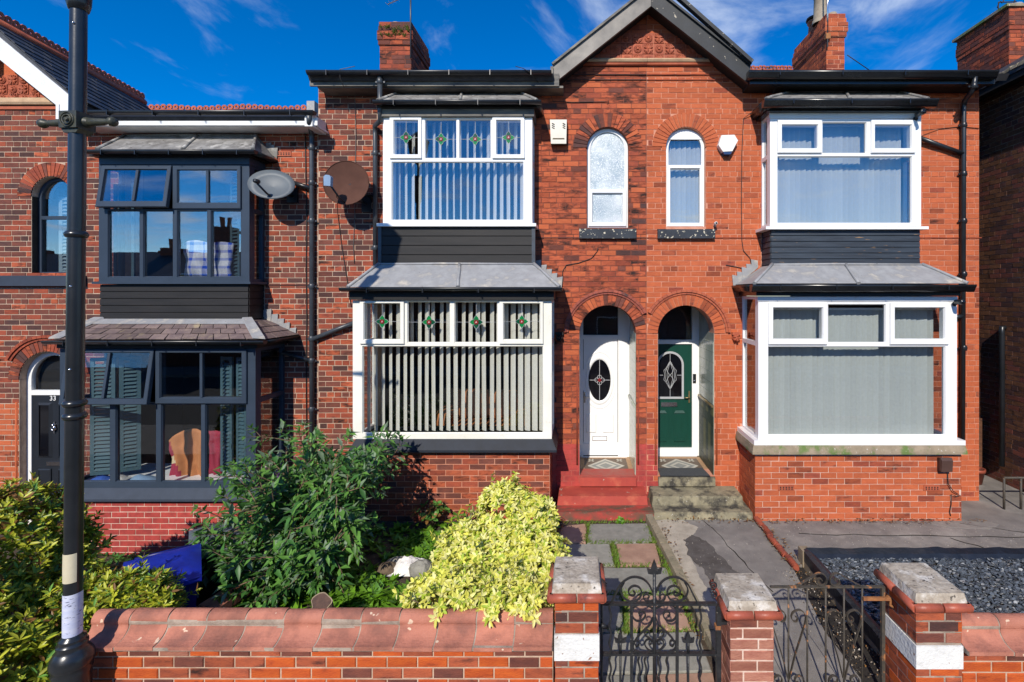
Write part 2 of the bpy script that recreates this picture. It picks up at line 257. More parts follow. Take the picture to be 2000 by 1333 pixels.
# ---------------------------------------------------------------- mesh builder and scene helpers
ORG = {}
class MB:
    def __init__(s): s.v = []; s.f = []; s.m = []; s.sm = []
    def add(s, vs, fs, m=0, sm=False):
        k = len(s.v); s.v += [tuple(p) for p in vs]
        for f in fs: s.f.append(tuple(i+k for i in f)); s.m.append(m); s.sm.append(sm)
        return s
    def box(s, x0, x1, y0, y1, z0, z1, m=0):
        return s.add([(x0, y0, z0), (x1, y0, z0), (x1, y1, z0), (x0, y1, z0), (x0, y0, z1), (x1, y0, z1), (x1, y1, z1), (x0, y1, z1)],
              [(0, 3, 2, 1), (4, 5, 6, 7), (0, 1, 5, 4), (1, 2, 6, 5), (2, 3, 7, 6), (3, 0, 4, 7)], m)
    def prism(s, poly, a0, a1, ax='y', m=0, sm=False):
        n = len(poly)
        def P(p, a): return {'x': (a, p[0], p[1]), 'y': (p[0], a, p[1]), 'z': (p[0], p[1], a)}[ax]
        vs = [P(p, a0) for p in poly]+[P(p, a1) for p in poly]
        k = len(s.v); s.v += vs
        s.f.append(tuple(k+i for i in range(n))); s.m.append(m); s.sm.append(False)
        s.f.append(tuple(k+n+i for i in reversed(range(n)))); s.m.append(m); s.sm.append(False)
        for i in range(n):
            j = (i+1) % n; s.f.append((k+i, k+j, k+n+j, k+n+i)); s.m.append(m); s.sm.append(sm)
        return s
    def hexa(s, p, m=0):
        return s.add(p, [(0, 3, 2, 1), (4, 5, 6, 7), (0, 1, 5, 4), (1, 2, 6, 5), (2, 3, 7, 6), (3, 0, 4, 7)], m)
    def tube(s, pts, r, n=8, m=0, cap=True):
        pts = [Vector(p) for p in pts]; rr = r if isinstance(r, (list, tuple)) else [r]*len(pts); k = len(s.v)
        up = None
        for i, p in enumerate(pts):
            d = (pts[min(i+1, len(pts)-1)]-pts[max(i-1, 0)]).normalized()
            if up is None: up = Vector((0, 0, 1)) if abs(d.z) < .9 else Vector((0, 1, 0))
            a = d.cross(up)
            if a.length < 1e-4: a = d.cross(Vector((1, 0, 0)))
            a.normalize(); b = a.cross(d).normalized(); up = b
            for j in range(n):
                t = 2*PI*j/n; s.v.append(tuple(p+(a*math.cos(t)+b*math.sin(t))*rr[i]))
        for i in range(len(pts)-1):
            for j in range(n):
                s.f.append((k+i*n+j, k+i*n+(j+1) % n, k+(i+1)*n+(j+1) % n, k+(i+1)*n+j)); s.m.append(m); s.sm.append(True)
        if cap:
            s.f.append(tuple(k+j for j in range(n))); s.m.append(m); s.sm.append(False)
            e = k+(len(pts)-1)*n; s.f.append(tuple(e+j for j in reversed(range(n)))); s.m.append(m); s.sm.append(False)
        return s
    def lathe(s, prof, c=(0, 0, 0), n=24, m=0, ax='z', a0=0, a1=2*PI):
        k = len(s.v); full = abs(a1-a0-2*PI) < 1e-6; nn = n if full else n+1
        for r, h in prof:
            for j in range(nn):
                t = a0+(a1-a0)*j/n; u, w = r*math.cos(t), r*math.sin(t)
                q = (u, w, h) if ax == 'z' else ((u, h, w) if ax == 'y' else (h, u, w))
                s.v.append((c[0]+q[0], c[1]+q[1], c[2]+q[2]))
        for i in range(len(prof)-1):
            for j in range(n):
                j2 = (j+1) % nn; s.f.append((k+i*nn+j, k+i*nn+j2, k+(i+1)*nn+j2, k+(i+1)*nn+j)); s.m.append(m); s.sm.append(True)
        return s
    def bar(s, a, b, w, h, m=0, up=(0, 0, 1)):
        a = Vector(a); b = Vector(b); d = (b-a).normalized(); u = Vector(up)
        if abs(d.dot(u)) > .98: u = Vector((0, 1, 0))
        sx = d.cross(u).normalized()*w/2; sz = sx.cross(d).normalized()*h/2
        return s.hexa([a-sx-sz, a+sx-sz, a+sx+sz, a-sx+sz, b-sx-sz, b+sx-sz, b+sx+sz, b-sx+sz], m)
    def xf(s, mtx):
        s.v = [tuple(mtx @ Vector(p)) for p in s.v]; return s
    def build(s, name, mats, parent=None, kind=None, fix=True):
        me = bpy.data.meshes.new(name)
        if not isinstance(mats, (list, tuple)): mats = [mats]
        if parent is not None: o = ORG[parent.name]
        else:
            xs, ys, zs = zip(*s.v); o = Vector(((min(xs)+max(xs))/2, (min(ys)+max(ys))/2, min(zs)))
        me.from_pydata([(p[0]-o[0], p[1]-o[1], p[2]-o[2]) for p in s.v], [], s.f)
        for q in mats: me.materials.append(M[q])
        me.polygons.foreach_set('material_index', s.m); me.polygons.foreach_set('use_smooth', s.sm)
        if fix and len(s.f) < 20000:
            bm = bmesh.new(); bm.from_mesh(me); bmesh.ops.recalc_face_normals(bm, faces=bm.faces); bm.to_mesh(me); bm.free()
        ob = bpy.data.objects.new(name, me); C.objects.link(ob); ORG[ob.name] = o
        if parent is not None: ob.parent = parent
        else: ob.location = o
        if kind: ob['kind'] = kind
        return ob
def thing(name, label, cat, loc, group=None):
    o = bpy.data.objects.new(name, None); C.objects.link(o); o.location = loc; o.empty_display_size = .1; ORG[o.name] = Vector(loc)
    return tag(o, label, cat, group)
def tag(o, label, cat, group=None):
    o['label'] = label; o['category'] = cat
    if group: o['group'] = group
    return o
def inst(name, me, mtl, parent, pos, scale=(1, 1, 1), rot=(0, 0, 0)):   # one more object sharing mesh data
    o = bpy.data.objects.new(name, me); C.objects.link(o)
    if len(me.materials) == 0: me.materials.append(None)
    o.material_slots[0].link = 'OBJECT'; o.material_slots[0].material = M[mtl]
    g = ORG[parent.name] if parent is not None else Vector((0, 0, 0))
    if parent is not None: o.parent = parent
    o.location = Vector(pos)-g; o.scale = scale; o.rotation_euler = rot; ORG[o.name] = Vector(pos); return o
def shared(name, mb):
    me = bpy.data.meshes.new(name); me.from_pydata(mb.v, [], mb.f); me.polygons.foreach_set('use_smooth', mb.sm); me.materials.append(None)
    bm = bmesh.new(); bm.from_mesh(me); bmesh.ops.recalc_face_normals(bm, faces=bm.faces); bm.to_mesh(me); bm.free(); return me
def chamfer_box():
    c = .03; m = MB(); a = .5
    # front face (-y) chamfered
    m.add([(-a, a, -a), (a, a, -a), (a, a, a), (-a, a, a), (-a, -a+.12, -a), (a, -a+.12, -a), (a, -a+.12, a), (-a, -a+.12, a),
           (-a+.025, -a, -a+.07), (a-.025, -a, -a+.07), (a-.025, -a, a-.07), (-a+.025, -a, a-.07)],
          [(0, 1, 5, 4), (1, 2, 6, 5), (2, 3, 7, 6), (3, 0, 4, 7), (4, 5, 9, 8), (5, 6, 10, 9), (6, 7, 11, 10), (7, 4, 8, 11), (8, 9, 10, 11), (3, 2, 1, 0)])
    return m
UB = MB().box(-.5, .5, -.5, .5, -.5, .5)
BRK = shared('brick', UB)
BRKC = shared('brick', chamfer_box())

# ---------------------------------------------------------------- brick layer
CH = .08; BL = .2275
class Bricks:
    def __init__(s, thg, nmax=300): s.t = thg; s.items = []; s.nmax = nmax
    def lay(s, part, o, u, n, u0, u1, z0, z1, pick, excl=None, off=0, D=.05, proud=.005, joint=.0115, ch=CH, bl=BL, head=6, chamf=False):
        k = 0; z = z0
        while z < z1-.02:
            h = min(ch, z1-z); hd = head and (k % head == 3); L = bl/2 if hd else bl
            st = u0-R.random()*.012-((L/2) if (k+off) % 2 else 0) - (L/4 if hd else 0)
            gaps = sorted(excl(z+h/2)) if excl else []
            segs = []; a = u0
            for g0, g1 in gaps:
                if g0 > a: segs.append((a, min(g0, u1)))
                a = max(a, g1)
            if a < u1: segs.append((a, u1))
            i = 0
            while st+i*L < u1:
                b0, b1 = st+i*L, st+(i+1)*L; i += 1
                for g0, g1 in segs:
                    c0, c1 = max(b0, g0), min(b1, g1)
                    if c1-c0 < .03: continue
                    uc = (c0+c1)/2; zc = z+h/2; mi = pick(o[0]+u[0]*uc, zc)
                    if mi is None: continue
                    pr = proud+R.uniform(-.002, .0025); off_n = pr-D/2
                    p = (o[0]+u[0]*uc+n[0]*off_n, o[1]+u[1]*uc+n[1]*off_n, zc+R.uniform(-.001, .001))
                    l = c1-c0-joint+R.uniform(-.0015, .0015)
                    sc = (l, D, h-joint) if abs(u[0]) > .5 else (D, l, h-joint)
                    s.items.append((part, p, sc, mi, chamf and abs(u[0]) > .5))
            z += ch; k += 1
    def finish(s, force=()):
        eye = Vector((0, 0, CZ))
        s.items.sort(key=lambda t: (t[1][0]**2*.3+t[1][1]**2*9+(t[1][2]-1.4)**2))
        for part, p, sc, mi, ch in s.items[:s.nmax]: inst('brick', BRKC if ch else BRK, mi, part, p, sc)
        rest = {}
        for part, p, sc, mi, ch in s.items[s.nmax:]: rest.setdefault(part.name, (part, []))[1].append((p, sc, mi))
        for nm, (part, li) in rest.items():
            ms = sorted({q[2] for q in li}); mb = MB()
            for p, sc, mi in li: mb.box(p[0]-sc[0]/2, p[0]+sc[0]/2, p[1]-sc[1]/2, p[1]+sc[1]/2, p[2]-sc[2]/2, p[2]+sc[2]/2, ms.index(mi))
            mb.build('brickwork', ms, part, 'stuff', fix=False)
def choose(*pairs):
    t = R.random()*sum(w for _, w in pairs)
    for n, w in pairs:
        t -= w
        if t <= 0: return n
    return pairs[-1][0]
def slab(mb, x0, x1, y0, y1, z0, z1, excl, m=0, step=.04):
    prev = None; zs = z0; z = z0
    def emit(segs, a, b):
        for g0, g1 in segs: mb.box(g0, g1, y0, y1, a, b, m)
    while z < z1-1e-6:
        e = min(z+step, z1); segs = []; a = x0
        for g0, g1 in sorted(excl((z+e)/2)):
            if g0 > a: segs.append((round(a, 4), round(min(g0, x1), 4)))
            a = max(a, g1)
        if a < x1: segs.append((round(a, 4), round(x1, 4)))
        segs = [q for q in segs if q[1]-q[0] > .002]
        if prev is not None and segs != prev: emit(prev, zs, z); zs = z
        prev = segs; z = e
    emit(prev, zs, z1)
def arch_gap(cx, r, zs, zb, ringw, mid=False):
    Ro = r+ringw*(.5 if mid else 1)
    def f(z):
        if z < zb or z > zs+Ro: return None
        if z <= zs: return (cx-r, cx+r)
        h = math.sqrt(max(0, Ro*Ro-(z-zs)**2)); return (cx-h, cx+h)
    return f
def excl_of(arches, rects, mid=False):
    fs = [arch_gap(*a, mid=mid) for a in arches]
    def e(z):
        out = [g for g in (f(z) for f in fs) if g]
        for x0, x1, z0, z1 in rects:
            if z0 <= z <= z1: out.append((x0, x1))
        return out
    return e
def arch_ring(part, cx, r, zs, w, Y, pick, n=None, depth=.06, a0=0, a1=PI, back='mortar_red', th=.3):
    n = n or int(PI*(r+w/2)/.078)
    mb = MB(); st = 40; pts = []
    for i in range(st+1): t = PI*i/st; pts.append((cx+(r+w*.55)*math.cos(t), zs+(r+w*.55)*math.sin(t)))
    for i in range(st): # annulus backing made of segments
        t0, t1 = PI*i/st, PI*(i+1)/st; q = [(cx+k*math.cos(t), zs+k*math.sin(t)) for t, k in ((t0, r), (t0, r+w), (t1, r+w), (t1, r))]
        mb.prism(q, Y+.002, Y+th-.004, 'y')
    mb.build('arch', back, part)
    da = (a1-a0)/n; g = .0045
    wd = MB(); r0, r1 = r+.003, r+w-.004; hw = da/2
    wd.prism([(r0, -r0*math.tan(hw)+g), (r1, -r1*math.tan(hw)+g), (r1, r1*math.tan(hw)-g), (r0, r0*math.tan(hw)-g)], -depth*.15, depth*.85)
    me = shared('arch_brick', wd)
    for i in range(n):
        t = a0+da*(i+.5); inst('arch_brick', me, pick(), part, (cx, Y-.003+R.uniform(-.002, .001), zs), rot=(0, -t, 0))

# ---------------------------------------------------------------- windows
def plate(mb, x0, x1, z0, z1, holes, y0, y1, m=0):
    xs = sorted({x0, x1, *[h[0] for h in holes], *[h[1] for h in holes]}); zs = sorted({z0, z1, *[h[2] for h in holes], *[h[3] for h in holes]})
    inh = lambda x, z: any(h[0] < x < h[1] and h[2] < z < h[3] for h in holes)
    for j in range(len(zs)-1):
        i = 0
        while i < len(xs)-1:
            zc = (zs[j]+zs[j+1])/2
            if inh((xs[i]+xs[i+1])/2, zc): i += 1; continue
            k = i
            while k < len(xs)-1 and not inh((xs[k]+xs[k+1])/2, zc): k += 1
            mb.box(xs[i], xs[k], y0, y1, zs[j], zs[j+1], m); i = k
def bead(mb, x0, x1, z0, z1, w, y0, y1, m=0):      # sloping bead round a pane, outer rectangle given, front y0
    o = [(x0, z0), (x1, z0), (x1, z1), (x0, z1)]; i = [(x0+w, z0+w), (x1-w, z0+w), (x1-w, z1-w), (x0+w, z1-w)]
    vs = [(p[0], y0, p[1]) for p in o]+[(p[0], y1, p[1]) for p in i]
    mb.add(vs, [(k, (k+1) % 4, 4+(k+1) % 4, 4+k) for k in range(4)], m)
def ring(mb, a, b, y0, y1, m=0, ch=.012):          # casement ring: outer a, inner b, front y0
    ax0, ax1, az0, az1 = a; bx0, bx1, bz0, bz1 = b
    o0 = [(ax0, y1, az0), (ax1, y1, az0), (ax1, y1, az1), (ax0, y1, az1)]
    o1 = [(ax0, y0+ch*.4, az0), (ax1, y0+ch*.4, az0), (ax1, y0+ch*.4, az1), (ax0, y0+ch*.4, az1)]
    o2 = [(ax0+ch*.6, y0, az0+ch*.6), (ax1-ch*.6, y0, az0+ch*.6), (ax1-ch*.6, y0, az1-ch*.6), (ax0+ch*.6, y0, az1-ch*.6)]
    i1 = [(bx0-ch, y0, bz0-ch), (bx1+ch, y0, bz0-ch), (bx1+ch, y0, bz1+ch), (bx0-ch, y0, bz1+ch)]
    i0 = [(bx0, y1-.002, bz0), (bx1, y1-.002, bz0), (bx1, y1-.002, bz1), (bx0, y1-.002, bz1)]
    vs = o0+o1+o2+i1+i0; fs = []
    for l in range(4):
        for k in range(4): fs.append((l*4+k, l*4+(k+1) % 4, l*4+4+(k+1) % 4, l*4+4+k))
    mb.add(vs, fs, m)
def motif(frame, cx, cz, y, s, pane, tone):
    mb = MB(); x0, x1, z0, z1 = pane; t = .0018
    mb.box(cx-t, cx+t, y, y+.003, z0, cz-s, 1); mb.box(cx-t, cx+t, y, y+.003, cz+s, z1, 1)
    mb.box(x0, cx-s*.8, y, y+.003, cz-t, cz+t, 1); mb.box(cx+s*.8, x1, y, y+.003, cz-t, cz+t, 1)
    for k in range(4):
        a = k*PI/2; sx = s if k % 2 else s*.86
        def q(r, w, k=k): 
            v = Vector((math.cos(a)*r-math.sin(a)*w, 0, math.sin(a)*r+math.cos(a)*w)); return (cx+v.x*1.0, cz+v.z*1.0)
        pts = [q(.15*s, -.16*s), q(.40*s, -.40*s), q(.66*s, -.36*s), q(1.08*s, 0), q(.66*s, .36*s), q(.40*s, .40*s), q(.15*s, .16*s)]
        mb.prism(pts, y-.003, y, 'y', 0 if (k+tone) % 3 else 2)
        for p, p2 in zip(pts, pts[1:]): mb.bar((p[0], y-.004, p[1]), (p2[0], y-.004, p2[1]), .0035, .003, 1, (0, 1, 0))
    mb.lathe([(0, 0), (.36*s, 0), (.36*s, -.006)], (cx, y-.002, cz), 14, 3, 'y'); mb.lathe([(0, -.007), (.36*s, -.007)], (cx, y-.002, cz), 14, 3, 'y')
    mb.prism([(cx-.17*s, cz-.15*s), (cx+.16*s, cz-.1*s), (cx+.02*s, cz+.22*s)], y-.012, y-.010, 'y', 4)
    mb.build('stained_glass', ['stain_green', 'lead_came', 'stain_green_dark', 'stain_red', 'stain_pink'], frame)
def window(house, name, box, Y, lights, mt, depth=.07, gl='glass'):
    """box px (x0,x1,ytop,ybot); lights: (kind, pane px, outer px, motif, tilt)"""
    def w(b): return (X(b[0], Y), X(b[1], Y), Z(b[3], Y), Z(b[2], Y))
    x0, x1, z0, z1 = w(box); holes = []
    for l in lights:
        h = w(l['p']) if l['k'] == 'fix' or not l.get('tilt') else w(l['o']); g = .012
        holes.append((h[0]-g, h[1]+g, h[2]-g, h[3]+g) if l['k'] == 'fix' else h)
    mb = MB(); plate(mb, x0, x1, z0, z1, holes, Y, Y+depth)
    for l in lights:
        if l['k'] == 'fix':
            p = w(l['p']); bead(mb, p[0]-.012, p[1]+.012, p[2]-.012, p[3]+.012, .012, Y-.0015, Y+.025)
    fr = mb.build(name, mt, house)
    for l in lights:
        p = w(l['p']); tl = l.get('tilt', 0); piv = None
        if l['k'] == 'sash':
            o = w(l['o']); sm = MB(); ring(sm, o, p, Y-.03, Y-.0015 if not tl else Y+.03)
            for mu in l.get('mun', ()):
                mx = X(mu, Y); sm.box(mx-.018, mx+.018, Y-.024, Y+.02, p[2], p[3])
            if tl:
                mt4 = Matrix.Translation((0, Y, o[3])) @ Matrix.Rotation(-tl, 4, 'X') @ Matrix.Translation((0, -Y, -o[3])); sm.xf(mt4)
            sm.build('sash', mt, fr)
        py = Y+.03 if l['k'] == 'fix' else Y-.006
        pm = MB().box(p[0]-.004, p[1]+.004, py, py+.005, p[2]-.004, p[3]+.004)
        if tl: pm.xf(mt4)
        pm.build('pane', gl, fr)
        if l.get('mot'): motif(fr, (p[0]+p[1])/2, (p[2]+p[3])/2+.0, py-.004, l['mot'], p, R.randint(0, 2))
    return fr
# ---------------------------------------------------------------- house components
YW = 7.5; YB = 6.82; YU = 7.15
XL, XM, XR = -3.97, 1.04, 6.11
def gutter(house, x0, x1, yf, zt, r=.055, ogee=False, mt='black_plastic', left_to=None, right_to=None, nb=5):
    mb = MB()
    if ogee: prof = [(yf+.12, zt), (yf, zt), (yf+.004, zt-.03), (yf+.02, zt-.045), (yf+.03, zt-.075), (yf+.05, zt-.10), (yf+.12, zt-.10)]
    else: prof = [(yf+r-r*math.cos(t), zt-r*math.sin(t)) for t in [PI*i/8 for i in range(9)]]
    mb.prism(prof, x0, x1, 'x', 0, True)
    d = .12 if ogee else 2*r
    for xe, to, sg in ((x0, left_to, 1), (x1, right_to, -1)):
        if to is None: continue
        pr = [(xe+sg*(p[0]-yf), p[1]) for p in prof]; mb.prism(pr, yf+d, to, 'y', 0, True)
    for i in range(nb):
        bx = x0+(x1-x0)*(i+.5)/nb; mb.box(bx-.006, bx+.006, yf-.003, yf+.05, zt-.07, zt+.002)
    return mb.build('gutter', mt, house)
def hip(house, A, T, zb, zt, yf, yt, mt, rolls=True, name='bay_roof', mid=None):
    xa, xb = A; ta, tb = T
    mb = MB(); mb.hexa([(xa, yf, zb), (xb, yf, zb), (xb, YW+.02, zb), (xa, YW+.02, zb), (ta, yt, zt), (tb, yt, zt), (tb, YW+.02, zt+.005), (ta, YW+.02, zt+.005)])
    o = mb.build(name, mt, house)
    if rolls:
        m = (mid or .52); px = xa+(xb-xa)*m; pt = ta+(tb-ta)*m
        for a, b in (((xa, yf, zb), (ta, yt, zt)), ((xb, yf, zb), (tb, yt, zt)), ((px, yf, zb), (pt, yt, zt))):
            a = Vector(a); b = Vector(b)
            MB().tube([a-(b-a)*.02+Vector((0, 0, .008)), a+(b-a)*.3+Vector((R.uniform(-.01, .01), 0, .012)), a+(b-a)*.7+Vector((R.uniform(-.01, .01), 0, .012)), b+Vector((0, 0, .01))], [.026, .022, .02, .026], 8).build('lead_roll', mt, o)
        MB().tube([(ta, yt-.004, zt+.004), (ta+(tb-ta)*.4, yt-.006, zt+.012), (tb, yt-.004, zt+.004)], .018, 6).build('lead_flashing', mt, o)
    return o
def stepped(house, x0, x1, z0, z1, n, mt='lead', sg=1):    # stepped lead flashing lying on the wall
    mb = MB()
    for i in range(n):
        a = x0+(x1-x0)*i/n; b = x0+(x1-x0)*(i+1)/n; t = z0+(z1-z0)*i/n; t2 = z0+(z1-z0)*(i+1)/n; y = YW-.014-R.random()*.01
        mb.hexa([(a, y, t-.07), (b+.02*sg, y, t2-.09), (b+.02*sg, y+.006, t2-.09), (a, y+.006, t-.07), (a+.01*sg, y-.006, t+.035), (b+.04*sg, y-.012, t+.045+R.uniform(-.015, .015)), (b+.04*sg, y, t+.045), (a+.01*sg, y+.004, t+.035)])
    mb.build('lead_flashing', mt, house)
def sill(house, x0, x1, yf, z0, z1, mt, slope=.05, back=YW, name='bay_sill'):
    mb = MB(); mb.hexa([(x0, yf, z0), (x1, yf, z0), (x1, back, z0), (x0, back, z0), (x0+slope*.9, yf+slope, z1), (x1-slope*.9, yf+slope, z1), (x1-slope*.9, back, z1), (x0+slope*.9, back, z1)])
    mb.box(x0, x1, yf-.001, back, z0-.03, z0-.0005)
    return mb.build(name, mt, house)
def side_window(house, x, y0, y1, z0, z1, ztr, mt, th=.06, sg=1, gl='glass'):
    fw = .045; holes = [(y0+fw, y1-fw, z0+fw, ztr-.03), (y0+fw, y1-fw, ztr+.03, z1-fw)]
    t = MB(); plate(t, y0, y1, z0, z1, holes, 0, th); mb = MB(); mb.add([(x+sg*p[1], p[0], p[2]) for p in t.v], t.f)
    fr = mb.build('side_window', mt, house)
    for h in holes: MB().box(x+sg*.028, x+sg*.033, h[0]-.004, h[1]+.004, h[2]-.004, h[3]+.004).build('pane', gl, fr)
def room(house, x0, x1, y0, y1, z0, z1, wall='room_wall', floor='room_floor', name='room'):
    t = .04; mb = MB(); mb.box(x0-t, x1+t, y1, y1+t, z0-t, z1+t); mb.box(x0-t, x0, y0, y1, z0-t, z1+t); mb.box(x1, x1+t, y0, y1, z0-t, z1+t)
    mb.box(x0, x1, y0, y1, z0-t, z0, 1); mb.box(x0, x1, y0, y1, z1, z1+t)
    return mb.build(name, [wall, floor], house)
def panel(house, x0, x1, y, z0, z1, n, mt, trim=None):
    core = MB().box(x0+.012, x1-.012, y+.012, YW+.01, z0, z1).build('bay_panel', mt, house)
    h = (z1-z0)/n
    for i in range(n):
        a, b = z0+i*h, z0+(i+1)*h
        m = MB(); m.hexa([(x0+.01, y-.004, a+.004), (x1-.01, y-.004, a+.004), (x1-.01, y+.012, a+.002), (x0+.01, y+.012, a+.002), (x0+.01, y+.003, b-.008), (x1-.01, y+.003, b-.008), (x1-.01, y+.012, b-.002), (x0+.01, y+.012, b-.002)])
        for xs, sg in ((x0, -1), (x1, 1)):
            m.hexa([(xs+sg*.004-sg*.012, y+.02, a+.004), (xs+sg*.004, y+.02, a+.004), (xs+sg*.004, YW, a+.004), (xs+sg*.004-sg*.012, YW, a+.004), (xs-sg*.012, y+.02, b-.008), (xs-sg*.003, y+.02, b-.008), (xs-sg*.003, YW, b-.008), (xs-sg*.012, YW, b-.008)])
        m.build('board', mt, core)
    if trim:
        for xs in (x0, x1): MB().box(xs-.025, xs+.025, y-.012, y+.035, z0, z1).build('corner_trim', trim, core)
def pipe(house, pts, r=.034, mt='grey_pipe', collars=(), name='downpipe'):
    o = MB().tube(pts, r, 12).build(name, mt, house)
    for c in collars:
        MB().lathe([(r, -.04), (r*1.22, -.035), (r*1.22, .03), (r, .04)], c, 12).box(c[0]-r*1.9, c[0]+r*1.9, c[1]+r*.2, c[1]+r*.7, c[2]-.012, c[2]+.012).build('pipe_collar', mt, o)
    return o
def airbrick(house, px, py, Y, mt='terracotta', hole='black_board', w=.22, h=.075):
    x, z = X(px, Y), Z(py, Y); b = MB().box(x-w/2, x+w/2, Y-.012, Y+.02, z-h/2, z+h/2).build('air_brick', mt, house)
    m = MB()
    for i in range(5):
        for j in range(2): m.box(x-w*.4+i*w*.18, x-w*.4+i*w*.18+.018, Y-.0145, Y-.0122, z-h*.3+j*h*.33, z-h*.3+j*h*.33+.016)
    m.build('air_hole', hole, b)
def blind(label, x0, x1, Y, z0, z1, pitch, ang, mt, w=.089, jit=.06, ladder=False, tuck=0):
    t = thing('vertical_blind', label, 'blind', ((x0+x1)/2, Y, z0))
    MB().box(x0, x1, Y-.02, Y+.02, z1, z1+.03).build('head_rail', 'white_upvc', t)
    h = z1-z0; me = shared('slat', MB().add([(-w/2, 0, 0), (-w/4, -.004, 0), (w/4, -.004, 0), (w/2, 0, 0), (-w/2, .002, 0), (w/2, .002, 0), (-w/2, 0, h), (-w/4, -.004, h), (w/4, -.004, h), (w/2, 0, h), (-w/2, .002, h), (w/2, .002, h)],
        [(0, 1, 7, 6), (1, 2, 8, 7), (2, 3, 9, 8), (3, 5, 11, 9), (5, 4, 10, 11), (4, 0, 6, 10), (0, 4, 5, 3, 2, 1), (6, 7, 8, 9, 11, 10)]))
    n = int((x1-x0)/pitch)
    for i in range(n+1):
        a = ang(i/n) if callable(ang) else ang
        inst('slat', me, mt, t, (x0+i*pitch+R.uniform(-.004, .004), Y, z0), rot=(R.uniform(-.006, .006), R.uniform(-.004, .004), a+R.uniform(-jit, jit)))
    return t
def crest_mesh():
    m = MB(); n = 8; Ro = .062; Ri = .022
    o = [(Ro*math.cos(2*PI*(i+.5)/n), .085+Ro*math.sin(2*PI*(i+.5)/n)) for i in range(n)]; q = [(Ri*math.cos(2*PI*(i+.5)/n), .085+Ri*math.sin(2*PI*(i+.5)/n)) for i in range(n)]
    for i in range(n):
        j = (i+1) % n; m.prism([o[i], o[j], q[j], q[i]], -.014, .014, 'y')
    m.prism([(-.066, -.02), (.066, -.02), (.066, .035), (-.066, .035)], -.02, .02, 'y'); return shared('crest_tile', m)
CREST = crest_mesh()
def rosettes():
    a = MB().box(-.078, .078, 0, .03, -.078, .078)
    for r0, r1, h in ((.062, .05, .014), (.044, .030, .02), (.02, .0, .03)): a.lathe([(r0, 0), (r0*.97, -h), (r1, -h*.7), (r1, 0)], (0, 0, 0), 18, 0, 'y')
    for i in range(14):
        t = 2*PI*i/14; a.bar((.03*math.cos(t), -.014, .03*math.sin(t)), (.058*math.cos(t), -.014, .058*math.sin(t)), .007, .008)
    b = MB().box(-.078, .078, 0, .03, -.078, .078)
    for i in range(4):
        t = PI/4+i*PI/2
        for d in (-.42, 0, .42): b.bar((.012*math.cos(t), -.006, .012*math.sin(t)), (.07*math.cos(t+d), -.012, .07*math.sin(t+d)), .022, .016)
    b.lathe([(.016, 0), (.014, -.02), (0, -.024)], (0, 0, 0), 10, 0, 'y')
    for k in (-1, 1): b.box(-.072, .072, -.008, 0, k*.068-.006, k*.068+.006).box(k*.068-.006, k*.068+.006, -.0085, 0, -.072, .072)
    return shared('terracotta_tile', a), shared('terracotta_tile', b)
ROS = rosettes()
def arched_frame(house, cx, r, zs, zb, Y, fw, mt, ztr, gl, name='arched_window', lower_sash=True, back=None):
    """white arched frame ring with transom"""
    def outline(rr, b): return [(cx-rr, b)]+[(cx-rr*math.cos(PI*i/20), zs+rr*math.sin(PI*i/20)) for i in range(21)]+[(cx+rr, b)]
    mb = MB(); o = outline(r, zb); i = outline(r-fw, zb+fw); n = len(o)
    for k in range(n):
        j = (k+1) % n; mb.prism([o[k], o[j], i[j], i[k]], Y, Y+.06, 'y')
    mb.box(cx-r+fw, cx+r-fw, Y-.003, Y+.05, ztr-fw*.6, ztr+fw*.6)
    fr = mb.build(name, mt, house)
    if lower_sash:
        s = MB(); ring(s, (cx-r+fw*.45, cx+r-fw*.45, zb+fw*.4, ztr+fw*.5), (cx-r+fw*1.7, cx+r-fw*1.7, zb+fw*1.7, ztr-fw*.8), Y-.025, Y-.004); s.build('sash', mt, fr)
    ip = outline(r-fw+.004, ztr); MB().prism(ip, Y+.025, Y+.03, 'y').build('pane', gl, fr)
    MB().box(cx-r+fw-.004, cx+r-fw+.004, Y+.012, Y+.017, zb+fw-.004, ztr).build('pane', gl, fr)
    return fr
def wallsill(house, px0, px1, py0, py1, mt):
    x0, x1 = X(px0, YW-.07), X(px1, YW-.07); MB().hexa([(x0, YW-.075, Z(py1, YW-.07)), (x1, YW-.075, Z(py1, YW-.07)), (x1, YW+.15, Z(py1, YW-.07)), (x0, YW+.15, Z(py1, YW-.07)),
        (x0, YW-.07, Z(py0, YW-.07)), (x1, YW-.07, Z(py0, YW-.07)), (x1, YW+.15, Z(py0, YW)+.02), (x0, YW+.15, Z(py0, YW)+.02)]).build('window_sill', mt, house)
def chimney(house, bk, x0, x1, y0, y1, z0, z1, pick, mort='mortar_red', corb=.035, face=1):
    c = MB().box(x0+.006, x1-.006, y0+.006, y1, z0, z1-.01).build('chimney', mort, house)
    zc = z1-.42
    bk.lay(c, (0, y0+.006), (1, 0), (0, -1), x0, x1, z0, zc, pick)
    xs = x1-.006 if face > 0 else x0+.006; bk.lay(c, (xs, 0), (0, 1), (face, 0), y0, y1, z0, zc, pick, off=1)
    for i, e in ((0, corb), (1, corb*1.7), (2, corb*1.7), (3, corb*.9), (4, corb*.4)):
        za = zc+i*.084
        MB().box(x0-e+.004, x1+e-.004, y0-e+.004, y1+e, za-.003, za+.081).build('corbel_course', mort, c)
        bk.lay(c, (0, y0-e+.003), (1, 0), (0, -1), x0-e, x1+e, za, za+.08, pick, off=i, head=0)
        xs = x1+e-.003 if face > 0 else x0-e+.003; bk.lay(c, (xs, 0), (0, 1), (face, 0), y0-e, y1+e, za, za+.08, pick, off=i+1, head=0)
    return c
